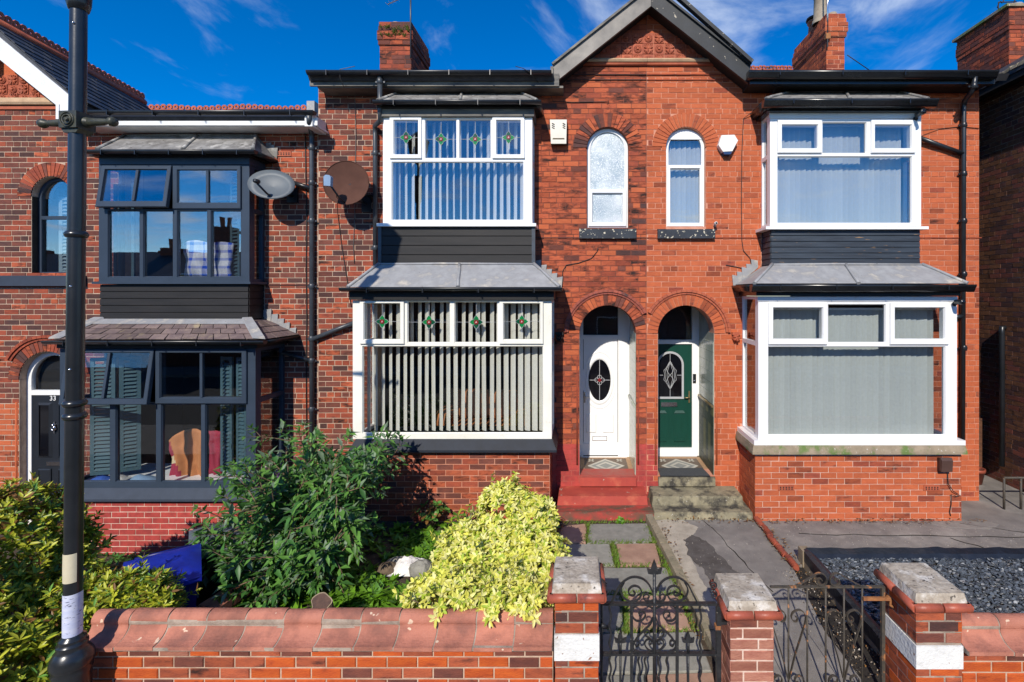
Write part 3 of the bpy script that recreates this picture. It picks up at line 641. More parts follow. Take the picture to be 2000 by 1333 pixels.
def hood(part, cx, r, zs, w, Y, mt, a0, a1, n=22):
    mb = MB()
    for k, (ra, rb, yo) in enumerate(((r+.004, r+w*.55, .03), (r+w*.5, r+w, .05))):
        for i in range(n):
            t0 = a0+(a1-a0)*i/n; t1 = a0+(a1-a0)*(i+1)/n-.006
            mb.prism([(cx+q*math.cos(t), zs+q*math.sin(t)) for t, q in ((t0, ra), (t0, rb), (t1, rb), (t1, ra))], Y-yo, Y+.02, 'y')
    mb.build('hood_mould', mt, part)
def corbel(part, px, py, mt):
    x, z = X(px, YW), Z(py, YW); m = MB()
    m.lathe([(0, -.085), (.03, -.08), (.05, -.05), (.055, -.02), (.06, 0)], (x, YW-.005, z), 12, 0, 'y')
    for i in range(5): m.lathe([(0, -.10), (.016, -.095), (.022, -.06), (.02, -.02)], (x+.035*math.cos(i*1.26), YW, z+.035*math.sin(i*1.26)), 8, 0, 'y')
    m.box(x-.06, x+.06, YW-.06, YW+.01, z+.045, z+.085); m.build('corbel', mt, part)
def rounded_jamb(part, x, z0, z1, mt, Y=YW):
    MB().tube([(x, Y-.004, z0), (x, Y-.004, z1)], .014, 8).build('jamb_bead', mt, part)

# ================================================================= CENTRE HOUSE
HC = thing('terraced_house', 'weathered red brick terraced house with grey barge board, white door and cream slatted blinds', 'house', (-1.5, 7.5, 0))
BC = Bricks(HC)
ARCW = (.445, .315, 5.384, 4.17, .215); ARCD = (.445, .43, 2.548, .376, .165)
bx0, bx1 = X(689, YB), X(1077.6, YB); ux0, ux1 = X(748, YU), X(1039.5, YU)
rects = [(bx0+.07, bx1-.07, 1.02, 3.2), (ux0+.06, ux1-.06, 4.15, 5.85)]
GX, GS, GA = 1.062, .797, 7.375
def gable_cut(z, x0, x1, base=6.42, ga=GA+.24):
    if z <= base: return []
    hw = (ga-z)/GS
    if hw <= 0: return [(x0-1, x1+1)]
    return [(x0-1, GX-hw), (GX+hw, x1+1)]
eC = excl_of([ARCW, ARCD], rects); eCm = excl_of([ARCW, ARCD], rects, True)
def pickC(x, z):
    if z < .885 and -.4 < x < 1.2: return 'paint_red_brick'
    k = 1+1.7*noise.noise(Vector((x*1.1, 3, z*1.9))); k = max(.15, k+(.9 if z > 5.75 else 0))
    if x < -2.86 or z < 3.3 and x < -.36: return choose(('brick_brown', 4.2*k), ('brick_red', 3.2), ('brick_orange_sooty', 1.8), ('brick_dark', 1.5*k))
    return choose(('brick_orange_sooty', 7), ('brick_orange', 2.6), ('brick_red', 1.2*k), ('brick_brown', .5*k), ('brick_dark', .2*k))
mb = MB(); ex = lambda z: eCm(z)+gable_cut(z, XL, XM)
slab(mb, XL, -2.86, YW, YW+.3, -.1, 6.35, ex, 0); slab(mb, -2.86, XM, YW, YW+.3, .885, 7.6, ex, 1); slab(mb, -2.86, XM, YW, YW+.3, -.1, .885, ex, 2)
WC = mb.build('front_wall', ['mortar_cream', 'mortar_red', 'paint_red_joint'], HC)
exb = lambda z: eC(z)+gable_cut(z, XL, XM)+([(XL-1, XM+1)] if 6.63 < z < 7.14 else [])+([(bx0-.02, bx1+.02)] if z < 1.2 else [])+([(ux0, ux1)] if 3.55 < z < 4.2 else [])
BC.lay(WC, (0, YW), (1, 0), (0, -1), XL, XM+.002, -.1, 7.5, pickC, exb)
def pickArcC(): return choose(('brick_orange_sooty', 5), ('brick_orange', 2), ('brick_brown', 2), ('brick_dark', 1.2))
arch_ring(WC, *ARCW[:3], .215, YW, pickArcC, 22); arch_ring(WC, *ARCD[:3], .165, YW, pickArcC, 26)
hood(WC, .445, .597, 2.548, .075, YW, 'terracotta_trim', math.radians(29), math.radians(178)); corbel(WC, 1093, 660, 'black_board')
for xj in (.445-.43-.035, .445+.43+.035): rounded_jamb(WC, xj, .55, 2.2, 'brick_red')
for zz, hh, pr, m_ in ((Z(465, YW), .014, .016, 'brick_dark'), (Z(157, YW), .012, .02, 'brick_dark'), (Z(147, YW), .012, .025, 'brick_dark')):
    for xa, xb in ((ux1+.01, XM-.003),) if zz < 5 else ((-.15, XM-.003),): MB().box(xa, xb, YW-pr, YW, zz-hh/2, zz+hh/2).build('string_course', m_, HC)
# gable frieze
def frieze(house, wall, sgn, k0, k1):
    for row, zc in enumerate((7.05, 6.887, 6.724)):
        for k in range(k0, k1):
            xx = GX-.0+sgn*k*.163
            if zc > GA-GS*abs(xx-GX)+.22: continue
            if abs(xx-GX) > 1.25: continue
            inst('terracotta_tile', ROS[(k+row) % 2], 'terracotta', wall, (xx, YW-.012, zc))
    lo, hi = ((GX-1.12, XM-.002) if sgn < 0 else (XM+.002, GX+1.15))
    MB().prism([(YW-.06, 6.672), (YW-.075, 6.70), (YW-.04, 6.735), (YW, 6.735), (YW, 6.672)], lo, hi, 'x').build('string_course', 'sandstone', house)
    MB().tube([(lo, YW-.02, 6.652), (hi, YW-.02, 6.652)], .03, 8).build('string_course', 'terracotta', house)
frieze(HC, WC, -1, 0, 8)
# gable roof halves with barge boards
def barge(house, sgn, xf, mt, mt_roof, yb=7.2, trim=None):
    zi = GA-GS*abs(xf-GX); zo = .30
    pin = [(xf, zi), (GX-sgn*.002, GA), (GX-sgn*.002, GA+zo), (xf, zi+zo)]
    MB().prism(pin, yb, yb+.045, 'y').build('barge_board', mt, house)
    q = [(xf, zi+.04), (GX-sgn*.002, GA+.04), (GX-sgn*.002, GA+zo+.03), (xf+sgn*-.04, zi+zo+.0)]
    MB().prism(q, yb+.046, 10.5, 'y').build('gable_roof', mt_roof, house)
    if trim:
        MB().bar((xf, yb-.006, zi+zo-.01), (GX, yb-.006, GA+zo-.01), .03, .06, 0, (0, 1, 0)).build('barge_trim', trim, house)
barge(HC, -1, X(1079, 7.2), 'weathered_barge', 'black_board', trim='grey_fascia')
MB().box(X(1078, 7.18)-.02, X(1078, 7.18)+.02, 7.165, 7.25, Z(166, 7.18), Z(131, 7.18)).build('barge_end', 'grey_fascia', HC)
# eaves
zg = Z(138, 7.02); gutter(HC, X(598, 7.02), X(1077, 7.02), 7.0, zg, nb=6, mt='black_plastic')
MB().box(X(607, 7.2), X(1092, 7.2), 7.17, 7.20, Z(170, 7.2), Z(146, 7.2)).build('fascia', 'grey_fascia', HC)
MB().box(X(620, 7.2), X(1100, 7.2), 7.201, 7.5, Z(172, 7.2), Z(168, 7.2)).build('soffit', 'grey_fascia', HC)
def main_roof(house, x0, x1, ye, ze, yr, zr, mt='slate'):
    return MB().prism([(ye, ze), (yr, zr), (yr+3.6, ze), (yr+3.6, ze-.1), (yr, zr-.14), (ye+.06, ze-.08)], x0, x1, 'x').build('roof', mt, house)
RC = main_roof(HC, XL+.06, X(1081, 7.15), 7.08, 6.33, 10.9, 7.98); main_roof(HC, X(1081, 7.15), XM, 8.6, 6.99, 10.9, 7.98)
MB().box(XL, XL+.05, 7.6, 14, -.5, 6.4).build('party_wall', 'mortar_red', HC)
# chimney
pch = lambda x, z: choose(('brick_brown', 3), ('brick_red', 3), ('brick_orange_sooty', 2), ('brick_dark', 2))
CC = chimney(HC, BC, X(741, 8.9), X(803, 8.9), 8.9, 9.9, 6.6, Z(43, 8.9), pch, 'mortar_red', .02)
MB().lathe([(.0, .16), (.09, .15), (.115, .10), (.12, 0), (.12, -.1)], (X(771, 9.2), 9.3, Z(43, 8.9)+.03), 16).build('chimney_pot', 'pot_cream', CC)
m = MB()
for i in range(26):
    a = X(R.uniform(742, 800), 8.88); zc = Z(R.choice((58, 64, 72)), 8.88)+R.uniform(-.02, .02)
    for j in range(5): m.bar((a, 8.86, zc), (a+R.uniform(-.05, .05), 8.82, zc+R.uniform(.01, .06)), .01, .003)
m.build('moss', 'moss', CC, 'stuff')
# lower bay
zb0, zs1 = Z(882, 6.75), Z(857.7, YB)
CB = MB().box(bx0+.03, bx1-.03, YB+.032, YW, -.1, zb0-.03).build('bay_base', 'mortar_pink', HC)
pbb = lambda x, z: choose(('brick_garden', 3), ('brick_red', 3), ('brick_brown', 2.4), ('brick_orange_sooty', 2), ('brick_dark', .6))
BC.lay(CB, (0, YB+.032), (1, 0), (0, -1), bx0+.03, bx1-.03, -.1, zb0-.03, pbb, head=0)
BC.lay(CB, (bx1-.03, 0), (0, 1), (1, 0), YB+.032, YW, -.1, zb0-.03, pbb, head=0)
sill(HC, X(681, 6.74), X(1087, 6.74), 6.74, Z(880, 6.74), zs1, 'navy_paint', .07)
def L4(sashes, fixes, lower):
    out = []
    for p, o, mo in sashes: out.append(dict(k='sash', p=p, o=o, mot=mo))
    for p, mo in fixes: out.append(dict(k='fix', p=p, mot=mo))
    out.append(dict(k='fix', p=lower)); return out
window(HC, 'bay_window', (689, 1077.6, 587, 857.7), YB, L4([((713, 781.5, 593.7, 663), (704, 790, 588, 672), .085), ((984.5, 1054, 593.7, 663), (976, 1061, 588, 672), .085)],
    [((797, 877, 591, 668.6), .09), ((889, 970, 591, 668.6), .09)], (709, 1059, 678, 845.5)), 'cream_upvc', gl='glass_dark')
for x, sg in ((bx0, 1), (bx1, -1)): side_window(HC, x, YB+.072, YW, zs1, Z(587, YB), Z(672, YB), 'cream_upvc', sg=sg)
MB().box(X(683, 6.77), X(1082, 6.77), 6.75, YW, Z(586, 6.77), Z(566, 6.77)).build('fascia', 'black_board', HC)
gutter(HC, X(663, 6.63), X(1098, 6.63), 6.6, Z(562, 6.63), .05, nb=4, left_to=YW, right_to=YW)
hip(HC, (X(680, 6.67), X(1092, 6.67)), (X(741, YU), X(1043, YU)), Z(561, 6.67), Z(517, YU), 6.67, YU-.02, 'lead')
stepped(HC, X(1042, YW), X(1094, YW), Z(515, YW), Z(556, YW), 5)
# upper bay
panel(HC, X(742, YU), X(1042, YU), YU, Z(516, YU), Z(443, YU), 4, 'black_board', 'grey_pipe')
window(HC, 'bay_window', (748, 1039.5, 228, 437), YU, L4([((771, 816.5, 237, 302), (762, 824, 229, 310.5), .085), ((970.5, 1016.5, 237, 302), (962, 1025, 229, 310.5), .085)],
    [((831, 890, 234.5, 308), .085), ((898, 957, 234.5, 308), .085)], (766, 1021, 317.6, 429)), 'white_upvc')
for x, sg in ((ux0, 1), (ux1, -1)): side_window(HC, x, YU+.072, YW, Z(437, YU), Z(228, YU), Z(313, YU), 'white_upvc', sg=sg)
MB().box(X(736, 7.1), X(1047, 7.1), 7.09, YW, Z(442.5, 7.1), Z(436.5, 7.1)).build('bay_sill', 'white_upvc', HC)
MB().box(X(743, 7.1), X(1043, 7.1), 7.1, YW, Z(227.5, 7.1), Z(213, 7.1)).build('fascia', 'grey_fascia', HC)
MB().box(X(737, 7.1), X(1049, 7.1), 7.06, YW-.002, Z(212.5, 7.1), Z(200, 7.1)).build('fascia', 'black_board', HC)
gutter(HC, X(728, 6.95), X(1057, 6.95), 6.93, Z(196, 6.95), .05, nb=4, left_to=YW, right_to=YW)
hip(HC, (X(738, 6.98), X(1048, 6.98)), (X(785, YW), X(1015, YW)), Z(197, 6.98), Z(184, YW), 6.98, YW-.05, 'lead_old')
# arched window, sill
arched_frame(HC, .445, .313, 5.384, 4.172, YW+.07, .05, 'white_upvc', Z(372, YW), 'frosted')
wallsill(HC, 1131, 1243, 447, 466, 'sill_flaking')
# rooms
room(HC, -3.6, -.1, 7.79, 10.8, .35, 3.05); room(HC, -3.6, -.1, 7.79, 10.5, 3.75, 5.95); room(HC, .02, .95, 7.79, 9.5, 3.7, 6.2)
MB().box(bx0+.07, bx1-.07, YB+.08, 7.79, 1.0, 1.04).build('bay_board', 'white_upvc', HC)
# porch
def porch(house, cx, zf, front, dado, rm, yd=8.4):
    r = .43; x0, x1 = cx-r, cx+r
    m = MB().box(x0-.06, x0+.004, YW+.012, yd+.1, zf-.3, 2.55).box(x1-.004, x1+.06, YW+.012, yd+.1, zf-.3, 2.55).box(x0-.06, x0+.004, YW+.302, yd+.1, 2.55, 3.1).box(x1-.004, x1+.06, YW+.302, yd+.1, 2.55, 3.1).box(x0, x1, YW+.305, yd+.1, 3.02, 3.1, 1)
    m.box(x0, x1, yd+.1, yd+.14, zf-.2, 3.1, 1)
    p = m.build('porch', [rm, 'black_board'], house)
    fl = MB().box(x0, x1, YW-.02, yd+.1, zf-.1, zf-.004).build('porch_floor', 'floor_tile_brown', house); yc = (YW+yd)/2; hy = (yd-YW)/2
    e = MB()
    for a, b, c, d in ((x0+.01, x1-.01, YW+.02, YW+.09), (x0+.01, x1-.01, yd-.09, yd-.02), (x0+.01, x0+.08, YW+.09, yd-.09), (x1-.08, x1-.01, YW+.09, yd-.09)): e.box(a, b, c, d, zf-.004, zf-.001)
    e.build('floor_tile', 'floor_tile_tan', fl)
    for s_, mt in ((.30, 'floor_tile_pale'), (.24, 'floor_tile_grey'), (.17, 'floor_tile_pale'), (.11, 'floor_tile_grey')):
        k = zf+.001*(.3-s_)*10; MB().prism([(cx-s_, yc), (cx, yc-s_*hy/.33*.8), (cx+s_, yc), (cx, yc+s_*hy/.33*.8)], zf-.004, k, 'z').build('floor_tile', mt, fl)
    for i in (-1, 1):
        for j in (-1, 1):
            q = MB()
            for t in range(4): q.bar((cx+i*.235, yc+j*.26, zf), (cx+i*.235+.055*math.cos(t*PI/2+PI/4), yc+j*.26+.075*math.sin(t*PI/2+PI/4), zf), .03, .004)
            q.build('floor_tile', 'floor_tile_pale', fl)
    MB().hexa([(x0+.002, YW-.075, zf-.13), (x1-.002, YW-.075, zf-.13), (x1-.002, YW-.021, zf-.13), (x0+.002, YW-.021, zf-.13), (x0+.002, YW-.07, zf), (x1-.002, YW-.07, zf), (x1-.002, YW-.021, zf), (x0+.002, YW-.021, zf)]).build('threshold', front, house)
    zd = zf+1.05
    MB().tube([(x1-.016, YW+.03, zd), (x1-.016, yd, zd)], .02, 8).build('dado_rail', dado[0], p)
    n = 6
    for i in range(7):
        za = zf+.01+i*.148
        for j in range(n): # tiles on the right-hand wall
            ya = YW+.02+j*(yd-YW-.03)/n; MB().box(x1-.014, x1-.003, ya+.002, ya+(yd-YW-.03)/n-.002, za+.002, za+.146).build('wall_tile', dado[1] if (i, j) not in dado[3] else dado[2], p)
    for i in range(6):
        za = zd+.03+i*.16
        for j in range(n):
            ya = YW+.02+j*(yd-YW-.03)/n; MB().box(x1-.013, x1-.003, ya+.002, ya+(yd-YW-.03)/n-.002, za+.002, za+.158).build('wall_tile', 'wall_tile', p)
    return p
ZF = .376
porch(HC, .445, ZF, 'paint_red', ('wall_tile', 'wall_tile', 'wall_tile', ()), 'wall_tile')
YD = 8.4
def oval(cx, cz, rx, rz, n=28): return [(cx+rx*math.cos(2*PI*i/n), cz+rz*math.sin(2*PI*i/n)) for i in range(n)]
def oring(mb, cx, cz, a, b, y0, y1, m=0, n=28):
    o = oval(cx, cz, *a, n); i = oval(cx, cz, *b, n); mid = oval(cx, cz, (a[0]+b[0])/2, (a[1]+b[1])/2, n); k = len(mb.v)
    mb.v += [(p[0], y1, p[1]) for p in o]+[(p[0], y0, p[1]) for p in mid]+[(p[0], y1, p[1]) for p in i]
    for l in (0, 1):
        for j in range(n): q = (j+1) % n; mb.f.append((k+l*n+j, k+l*n+q, k+(l+1)*n+q, k+(l+1)*n+j)); mb.m.append(m); mb.sm.append(True)
def door_white():
    Y = YD; w = lambda a, b: X(a, Y); x = lambda p: X(p, Y); z = lambda p: Z(p, Y)
    fr = MB(); xl, xr = .02, x(1224)
    fr.box(xl, x(1139), Y-.03, Y+.06, ZF, 3.02).box(x(1207), xr, Y-.03, Y+.06, ZF, 3.02).box(x(1139), x(1207), Y-.03, Y+.06, z(663), z(655)).box(xl, xr, Y-.05, Y-.031, ZF+.0, z(890)).box(xl, xr, Y-.04, Y-.031, z(888), z(880))
    fr.box(x(1139), x(1207), Y-.02, Y+.06, z(882), z(866))
    fr.box(xr, .874, Y-.02, Y+.05, ZF, 3.02)
    F_ = fr.build('door_frame', 'door_white', HC)
    MB().box(x(1139), x(1207), Y+.02, Y+.026, z(655), 3.02).build('pane', 'glass_dark', F_)
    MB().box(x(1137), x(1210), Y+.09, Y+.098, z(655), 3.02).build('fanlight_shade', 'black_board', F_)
    d = MB().box(x(1140), x(1206), Y, Y+.045, z(866), z(663)); cx, cz = x(1171), z(742.5); s = Y/960
    oring(d, cx, cz, (29*s, 49*s), (21.5*s, 40*s), Y-.028, Y-.0005); oring(d, cx, cz, (34*s, 57*s), (30.5*s, 53*s), Y-.012, Y-.0005)
    for k, a, b in ((0, 1144, 1165), (1, 1177, 1199)):
        bead(d, x(a), x(b), z(846), z(808), .018, Y-.001, Y-.014); d.box(x(a)+.018, x(b)-.018, Y-.013, Y-.001, z(846)+.018, z(808)-.018)
    D = d.build('door', 'door_white', HC)
    MB().prism(oval(cx, cz, 21.5*s, 40*s), Y-.012, Y-.002, 'y').build('door_glass', 'dark_glass', D)
    c = MB().box(cx-.004, cx+.004, Y-.016, Y-.0125, cz-39*s, cz+39*s).box(cx-21*s, cx-.05, Y-.016, Y-.0125, cz-.004, cz+.004).box(cx+.05, cx+21*s, Y-.016, Y-.0125, cz-.004, cz+.004)
    for k in range(4): oring(c, cx+.045*math.cos(k*PI/2), cz+.045*math.sin(k*PI/2), (.042, .042), (.034, .034), Y-.018, Y-.013, 0, 12)
    c.prism(oval(cx, cz, .032, .032, 12), Y-.02, Y-.014, 'y', 1); c.build('leaded_motif', ['lead_came', 'stain_red'], D)
    MB().box(x(1157), x(1185.5), Y-.012, Y-.001, z(861), z(852)).build('letterbox', 'chrome', D)
    b = MB(); bead(b, x(1144), x(1201), z(866)+.006, z(664), .004, Y-.002, Y-.001); b.box(x(1157)+.008, x(1185.5)-.008, Y-.015, Y-.0125, z(861)+.008, z(852)-.008); b.build('letterbox_flap', 'door_white', D)
    MB().tube([(x(1142), Y-.0, z(774)), (x(1142), Y-.05, z(774)), (x(1151), Y-.055, z(775))], .009, 8).box(x(1142)-.014, x(1142)+.014, Y-.01, Y, z(787), z(766)).build('handle', 'chrome', D)
door_white()
# steps and painted plinth
def steps(house, x0, x1, mt, mt2):
    MB().hexa([(x0-.02, 6.86, -.02), (x1, 6.86, -.02), (x1, YW, -.02), (x0-.02, YW, -.02), (x0, 6.87, .1), (x1-.01, 6.87, .1), (x1-.01, YW, .1), (x0, YW, .1)]).build('step', mt2, house)
    MB().hexa([(x0, 7.1, .1), (x1-.06, 7.1, .1), (x1-.06, YW, .1), (x0, YW, .1), (x0+.02, 7.115, .225), (x1-.07, 7.115, .225), (x1-.07, YW, .225), (x0+.02, YW, .225)]).build('step', mt, house)
steps(HC, -.31, 1.06, 'paint_red', 'paint_red_worn'); airbrick(HC, 1186, 951, YW-.006, 'brick_brown'); airbrick(HC, 1021, 950, YB+.03); airbrick(HC, 742, 950, YB+.03)
# pipes
xp = X(733, 7.44)
pipe(HC, [(X(742, 7.1), 7.1, Z(150, 7.1)), (X(742, 7.1), 7.1, Z(215, 7.1)), (X(742, 7.1), 7.12, Z(235, 7.1)), (xp, 7.43, Z(246, 7.44)), (xp, 7.44, Z(262, 7.44)), (xp, 7.44, 3.4)], .036, 'grey_pipe',
     [(X(742, 7.1), 7.1, Z(160, 7.1)), (xp, 7.44, Z(300, 7.44)), (xp, 7.44, Z(485, 7.44))])
BC.finish()
# ================================================================= RIGHT HOUSE
HR = thing('terraced_house', 'clean orange brick terraced house with black barge board and dark green door', 'house', (3.6, 7.5, 0))
BR_ = Bricks(HR)
ARRW = (1.637, .30, 5.40, 4.17, .215); ARRD = (1.64, .43, 2.548, .376, .165)
rx0, rx1 = X(1481, YB), X(1869, YB); vx0, vx1 = X(1504, YU), X(1799, YU)
rectR = [(rx0+.07, rx1-.07, 1.02, 3.2), (vx0+.06, vx1-.06, 4.15, 5.85)]
eR = excl_of([ARRW, ARRD], rectR); eRm = excl_of([ARRW, ARRD], rectR, True)
def pickR(x, z):
    if z < .885 and x < 1.2: return 'paint_red_brick'
    return choose(('brick_orange', 10), ('brick_garden', 1.0), ('brick_red', .3))
mb = MB(); slab(mb, XM, XR, YW, YW+.3, -.1, 7.6, lambda z: eRm(z)+gable_cut(z, XM, XR))
WR = mb.build('front_wall', 'mortar_pink', HR)
bq0, bq1 = X(1474, YB), X(1880, YB)
exr = lambda z: eR(z)+gable_cut(z, XM, XR)+([(XM-1, XR+1)] if 6.63 < z < 7.14 else [])+([(bq0+.02, bq1-.02)] if z < 1.2 else [])+([(vx0, vx1)] if 3.55 < z < 4.2 else [])
BR_.lay(WR, (0, YW), (1, 0), (0, -1), XM-.003, XR, -.1, 7.5, pickR, exr, joint=.010)
def pickArcR(): return choose(('brick_orange', 6), ('brick_garden', 1))
arch_ring(WR, *ARRW[:3], .215, YW, pickArcR, 22, back='mortar_pink'); arch_ring(WR, *ARRD[:3], .165, YW, pickArcR, 26, back='mortar_pink')
hood(WR, 1.64, .597, 2.548, .075, YW, 'terracotta', math.radians(2), math.radians(151)); corbel(WR, 1436, 660, 'terracotta')
for xj in (1.64-.43-.035, 1.64+.43+.035): rounded_jamb(WR, xj, .55, 2.2, 'brick_orange')
for zz, hh, pr, xa, xb in ((Z(465, YW), .014, .016, XM+.003, vx0-.01), (Z(465, YW), .014, .016, vx1+.01, XR+.03), (Z(157, YW), .012, .02, XM+.003, 2.3), (Z(147, YW), .012, .025, XM+.003, 2.3)):
    MB().box(xa, xb, YW-pr, YW, zz-hh/2, zz+hh/2).build('string_course', 'brick_red', HR)
frieze(HR, WR, 1, 1, 8)
barge(HR, 1, X(1466, 7.2), 'black_barge', 'black_board', trim='black_barge')
MB().bar((X(1469, 7.15), 7.16, Z(122, 7.15)), (GX+.05, 7.16, GA+.40), .05, .09, 0, (0, 1, 0)).build('verge', 'black_barge', HR)
zg = Z(138, 7.02); gutter(HR, X(1462, 7.02), X(1950, 7.02), 7.0, zg, ogee=True, nb=4, mt='black_gloss')
fb = MB().box(X(1463, 7.15), X(1940, 7.15), 7.12, 7.20, Z(166, 7.15), Z(147, 7.15)).box(X(1463, 7.15), X(1942, 7.15), 7.105, 7.119, Z(156, 7.15), Z(152, 7.15)); fb.build('fascia', 'black_gloss', HR)
MB().box(X(1463, 7.2), X(1930, 7.2), 7.201, 7.5, Z(166, 7.2), Z(161, 7.2)).build('soffit', 'black_board', HR)
main_roof(HR, X(1464, 7.15), XR+.1, 7.08, 6.33, 10.9, 8.06); main_roof(HR, XM, X(1464, 7.15), 8.6, 7.02, 10.9, 8.06)
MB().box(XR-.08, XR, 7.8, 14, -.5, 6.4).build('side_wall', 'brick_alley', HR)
for i in range(16): inst('crest_tile', CREST, 'crest', HR, (X(1464+i*7, 10.9), 10.9, 8.09+R.uniform(-.01, .01)), (.85, 1, .85))
CR_ = chimney(HR, BR_, X(1614, 8.9), X(1650, 8.9), 8.9, 10.2, 6.6, Z(27, 8.9), lambda x, z: choose(('brick_orange', 4), ('brick_red', 3), ('brick_garden', 3)), 'mortar_pink', .025, -1)
def pot(px, y, zb, r, h, mt):
    x = X(px, y); MB().lathe([(r*1.15, 0), (r*1.15, .06), (r, .08), (r*.9, h*.8), (r*1.12, h*.84), (r*1.12, h*.96), (r*.8, h), (r*.8, h*.6), (0, h*.6)], (x, y, zb), 16).build('chimney_pot', mt, CR_)
zt_ = Z(27, 8.9); pot(1603, 9.25, zt_, .13, .62, 'pot_cream'); pot(1592, 9.75, zt_, .13, .34, 'pot'); MB().lathe([(0, .06), (.16, .04), (.17, 0), (.13, 0)], (X(1592, 9.75), 9.75, zt_+.35), 16).build('chimney_cowl', 'black_board', CR_)
MB().lathe([(0, .09), (.07, .07), (.085, 0)], (X(1628, 8.98), 9.02, zt_), 12).build('chimney_pot', 'pot_cream', CR_)
# lower bay
CBR = MB().box(bq0+.012, bq1-.012, YB+.012, YW, -.05, Z(888, YB)).build('bay_base', 'mortar_white', HR)
pr_ = lambda x, z: choose(('brick_orange', 8), ('brick_garden', 1.2), ('brick_red', .5))
BR_.lay(CBR, (0, YB+.012), (1, 0), (0, -1), bq0+.006, bq1-.006, -.05, Z(888, YB), pr_, head=0, joint=.008)
BR_.lay(CBR, (bq0+.012, 0), (0, 1), (-1, 0), YB+.006, YW, -.05, Z(888, YB), pr_, head=0, joint=.008)
sill(HR, X(1470, 6.75), X(1890, 6.75), 6.75, Z(884, 6.75), Z(871, 6.75), 'stone_mossy', .02)
MB().box(X(1473, 6.77), X(1886, 6.77), 6.77, YW-.002, Z(870.5, 6.77), Z(861, 6.77)).build('bay_sill', 'white_upvc', HR)
window(HR, 'bay_window', (1481, 1869, 579, 861), YB, L4([((1510, 1604.6, 602, 662), (1500, 1614, 592, 673), 0), ((1746.5, 1841.6, 602, 662), (1737, 1851, 592, 673), 0)],
    [((1619, 1729, 596, 668.6), 0)], (1502, 1845, 678.5, 849.5)), 'white_upvc', gl='glass_dark')
MB().box(X(1480, 6.8), X(1871, 6.8), 6.805, 6.819, Z(589, 6.8), Z(580, 6.8)).build('head_board', 'white_upvc', HR)
for x, sg in ((rx0, 1), (rx1, -1)): side_window(HR, x, YB+.072, YW, Z(861, YB), Z(579, YB), Z(673, YB), 'white_upvc', sg=sg)
MB().box(X(1476, 6.78), X(1874, 6.78), 6.76, YW, Z(578.5, 6.78), Z(566, 6.78)).build('fascia', 'black_gloss', HR)
gutter(HR, X(1469, 6.6), X(1906, 6.6), 6.58, Z(556, 6.6), ogee=True, nb=4, mt='black_gloss', left_to=YW, right_to=YW)
hip(HR, (X(1474, 6.66), X(1888, 6.66)), (X(1507, YU), X(1799, YU)), Z(554, 6.66), Z(518, YU), 6.66, YU-.02, 'lead', mid=.49)
stepped(HR, X(1480, YW), X(1434, YW), Z(514, YW), Z(552, YW), 5, sg=-1)
# upper bay
panel(HR, X(1505, YU), X(1798, YU), YU, Z(517, YU), Z(449, YU), 6, 'weatherboard')
window(HR, 'bay_window', (1504, 1799, 220, 442), YU, L4([((1527, 1595, 246, 290), (1518, 1604, 236, 300), 0), ((1708, 1777, 246, 290), (1700, 1786, 236, 300), 0)],
    [((1608, 1691, 240.5, 298), 0)], (1520, 1780, 307, 435)), 'white_upvc')
MB().box(X(1503, 7.13), X(1800, 7.13), 7.135, 7.149, Z(231, 7.13), Z(221, 7.13)).build('head_board', 'white_upvc', HR)
for x, sg in ((vx0, 1), (vx1, -1)): side_window(HR, x, YU+.072, YW, Z(442, YU), Z(220, YU), Z(303, YU), 'white_upvc', sg=sg)
MB().box(X(1496, 7.08), X(1814, 7.08), 7.08, YW, Z(448, 7.08), Z(442.5, 7.08)).build('bay_sill', 'white_upvc', HR)
MB().box(X(1497, 7.08), X(1806, 7.08), 7.06, YW, Z(219.5, 7.1), Z(204, 7.1)).build('fascia', 'black_gloss', HR)
gutter(HR, X(1492, 6.93), X(1832, 6.93), 6.9, Z(194, 6.93), ogee=True, nb=3, mt='black_gloss', left_to=YW, right_to=YW)
hip(HR, (X(1497, 6.95), X(1812, 6.95)), (X(1540, YW), X(1750, YW)), Z(194, 6.95), Z(184, YW), 6.95, YW-.05, 'lead_old')
af = arched_frame(HR, 1.637, .298, 5.40, 4.172, YW+.07, .045, 'white_upvc', Z(324, YW), 'glass', lower_sash=True)
MB().prism([(1.637-.27*math.cos(PI*i/16), 5.40+.13+.14*math.sin(PI*i/16)) for i in range(17)], YW+.06, YW+.069, 'y').build('fan_panel', 'white_upvc', af)
wallsill(HR, 1285, 1397, 448, 466, 'sill_flaking')
room(HR, 2.2, 5.9, 7.79, 10.8, .5, 3.05); room(HR, 2.2, 5.9, 7.79, 10.5, 3.75, 5.95); room(HR, 1.15, 2.1, 7.79, 9.5, 3.7, 6.2)
MB().box(rx0+.07, rx1-.07, YB+.08, 7.79, 1.0, 1.04).build('bay_board', 'white_upvc', HR)
porch(HR, 1.64, ZF, 'step_stone', ('brass', 'wall_tile_green', 'wall_tile_olive', {(1, 1), (1, 3), (2, 1), (3, 1), (4, 1), (4, 3), (2, 3), (3, 3), (6, 0), (6, 2), (6, 4)}), 'wall_tile')
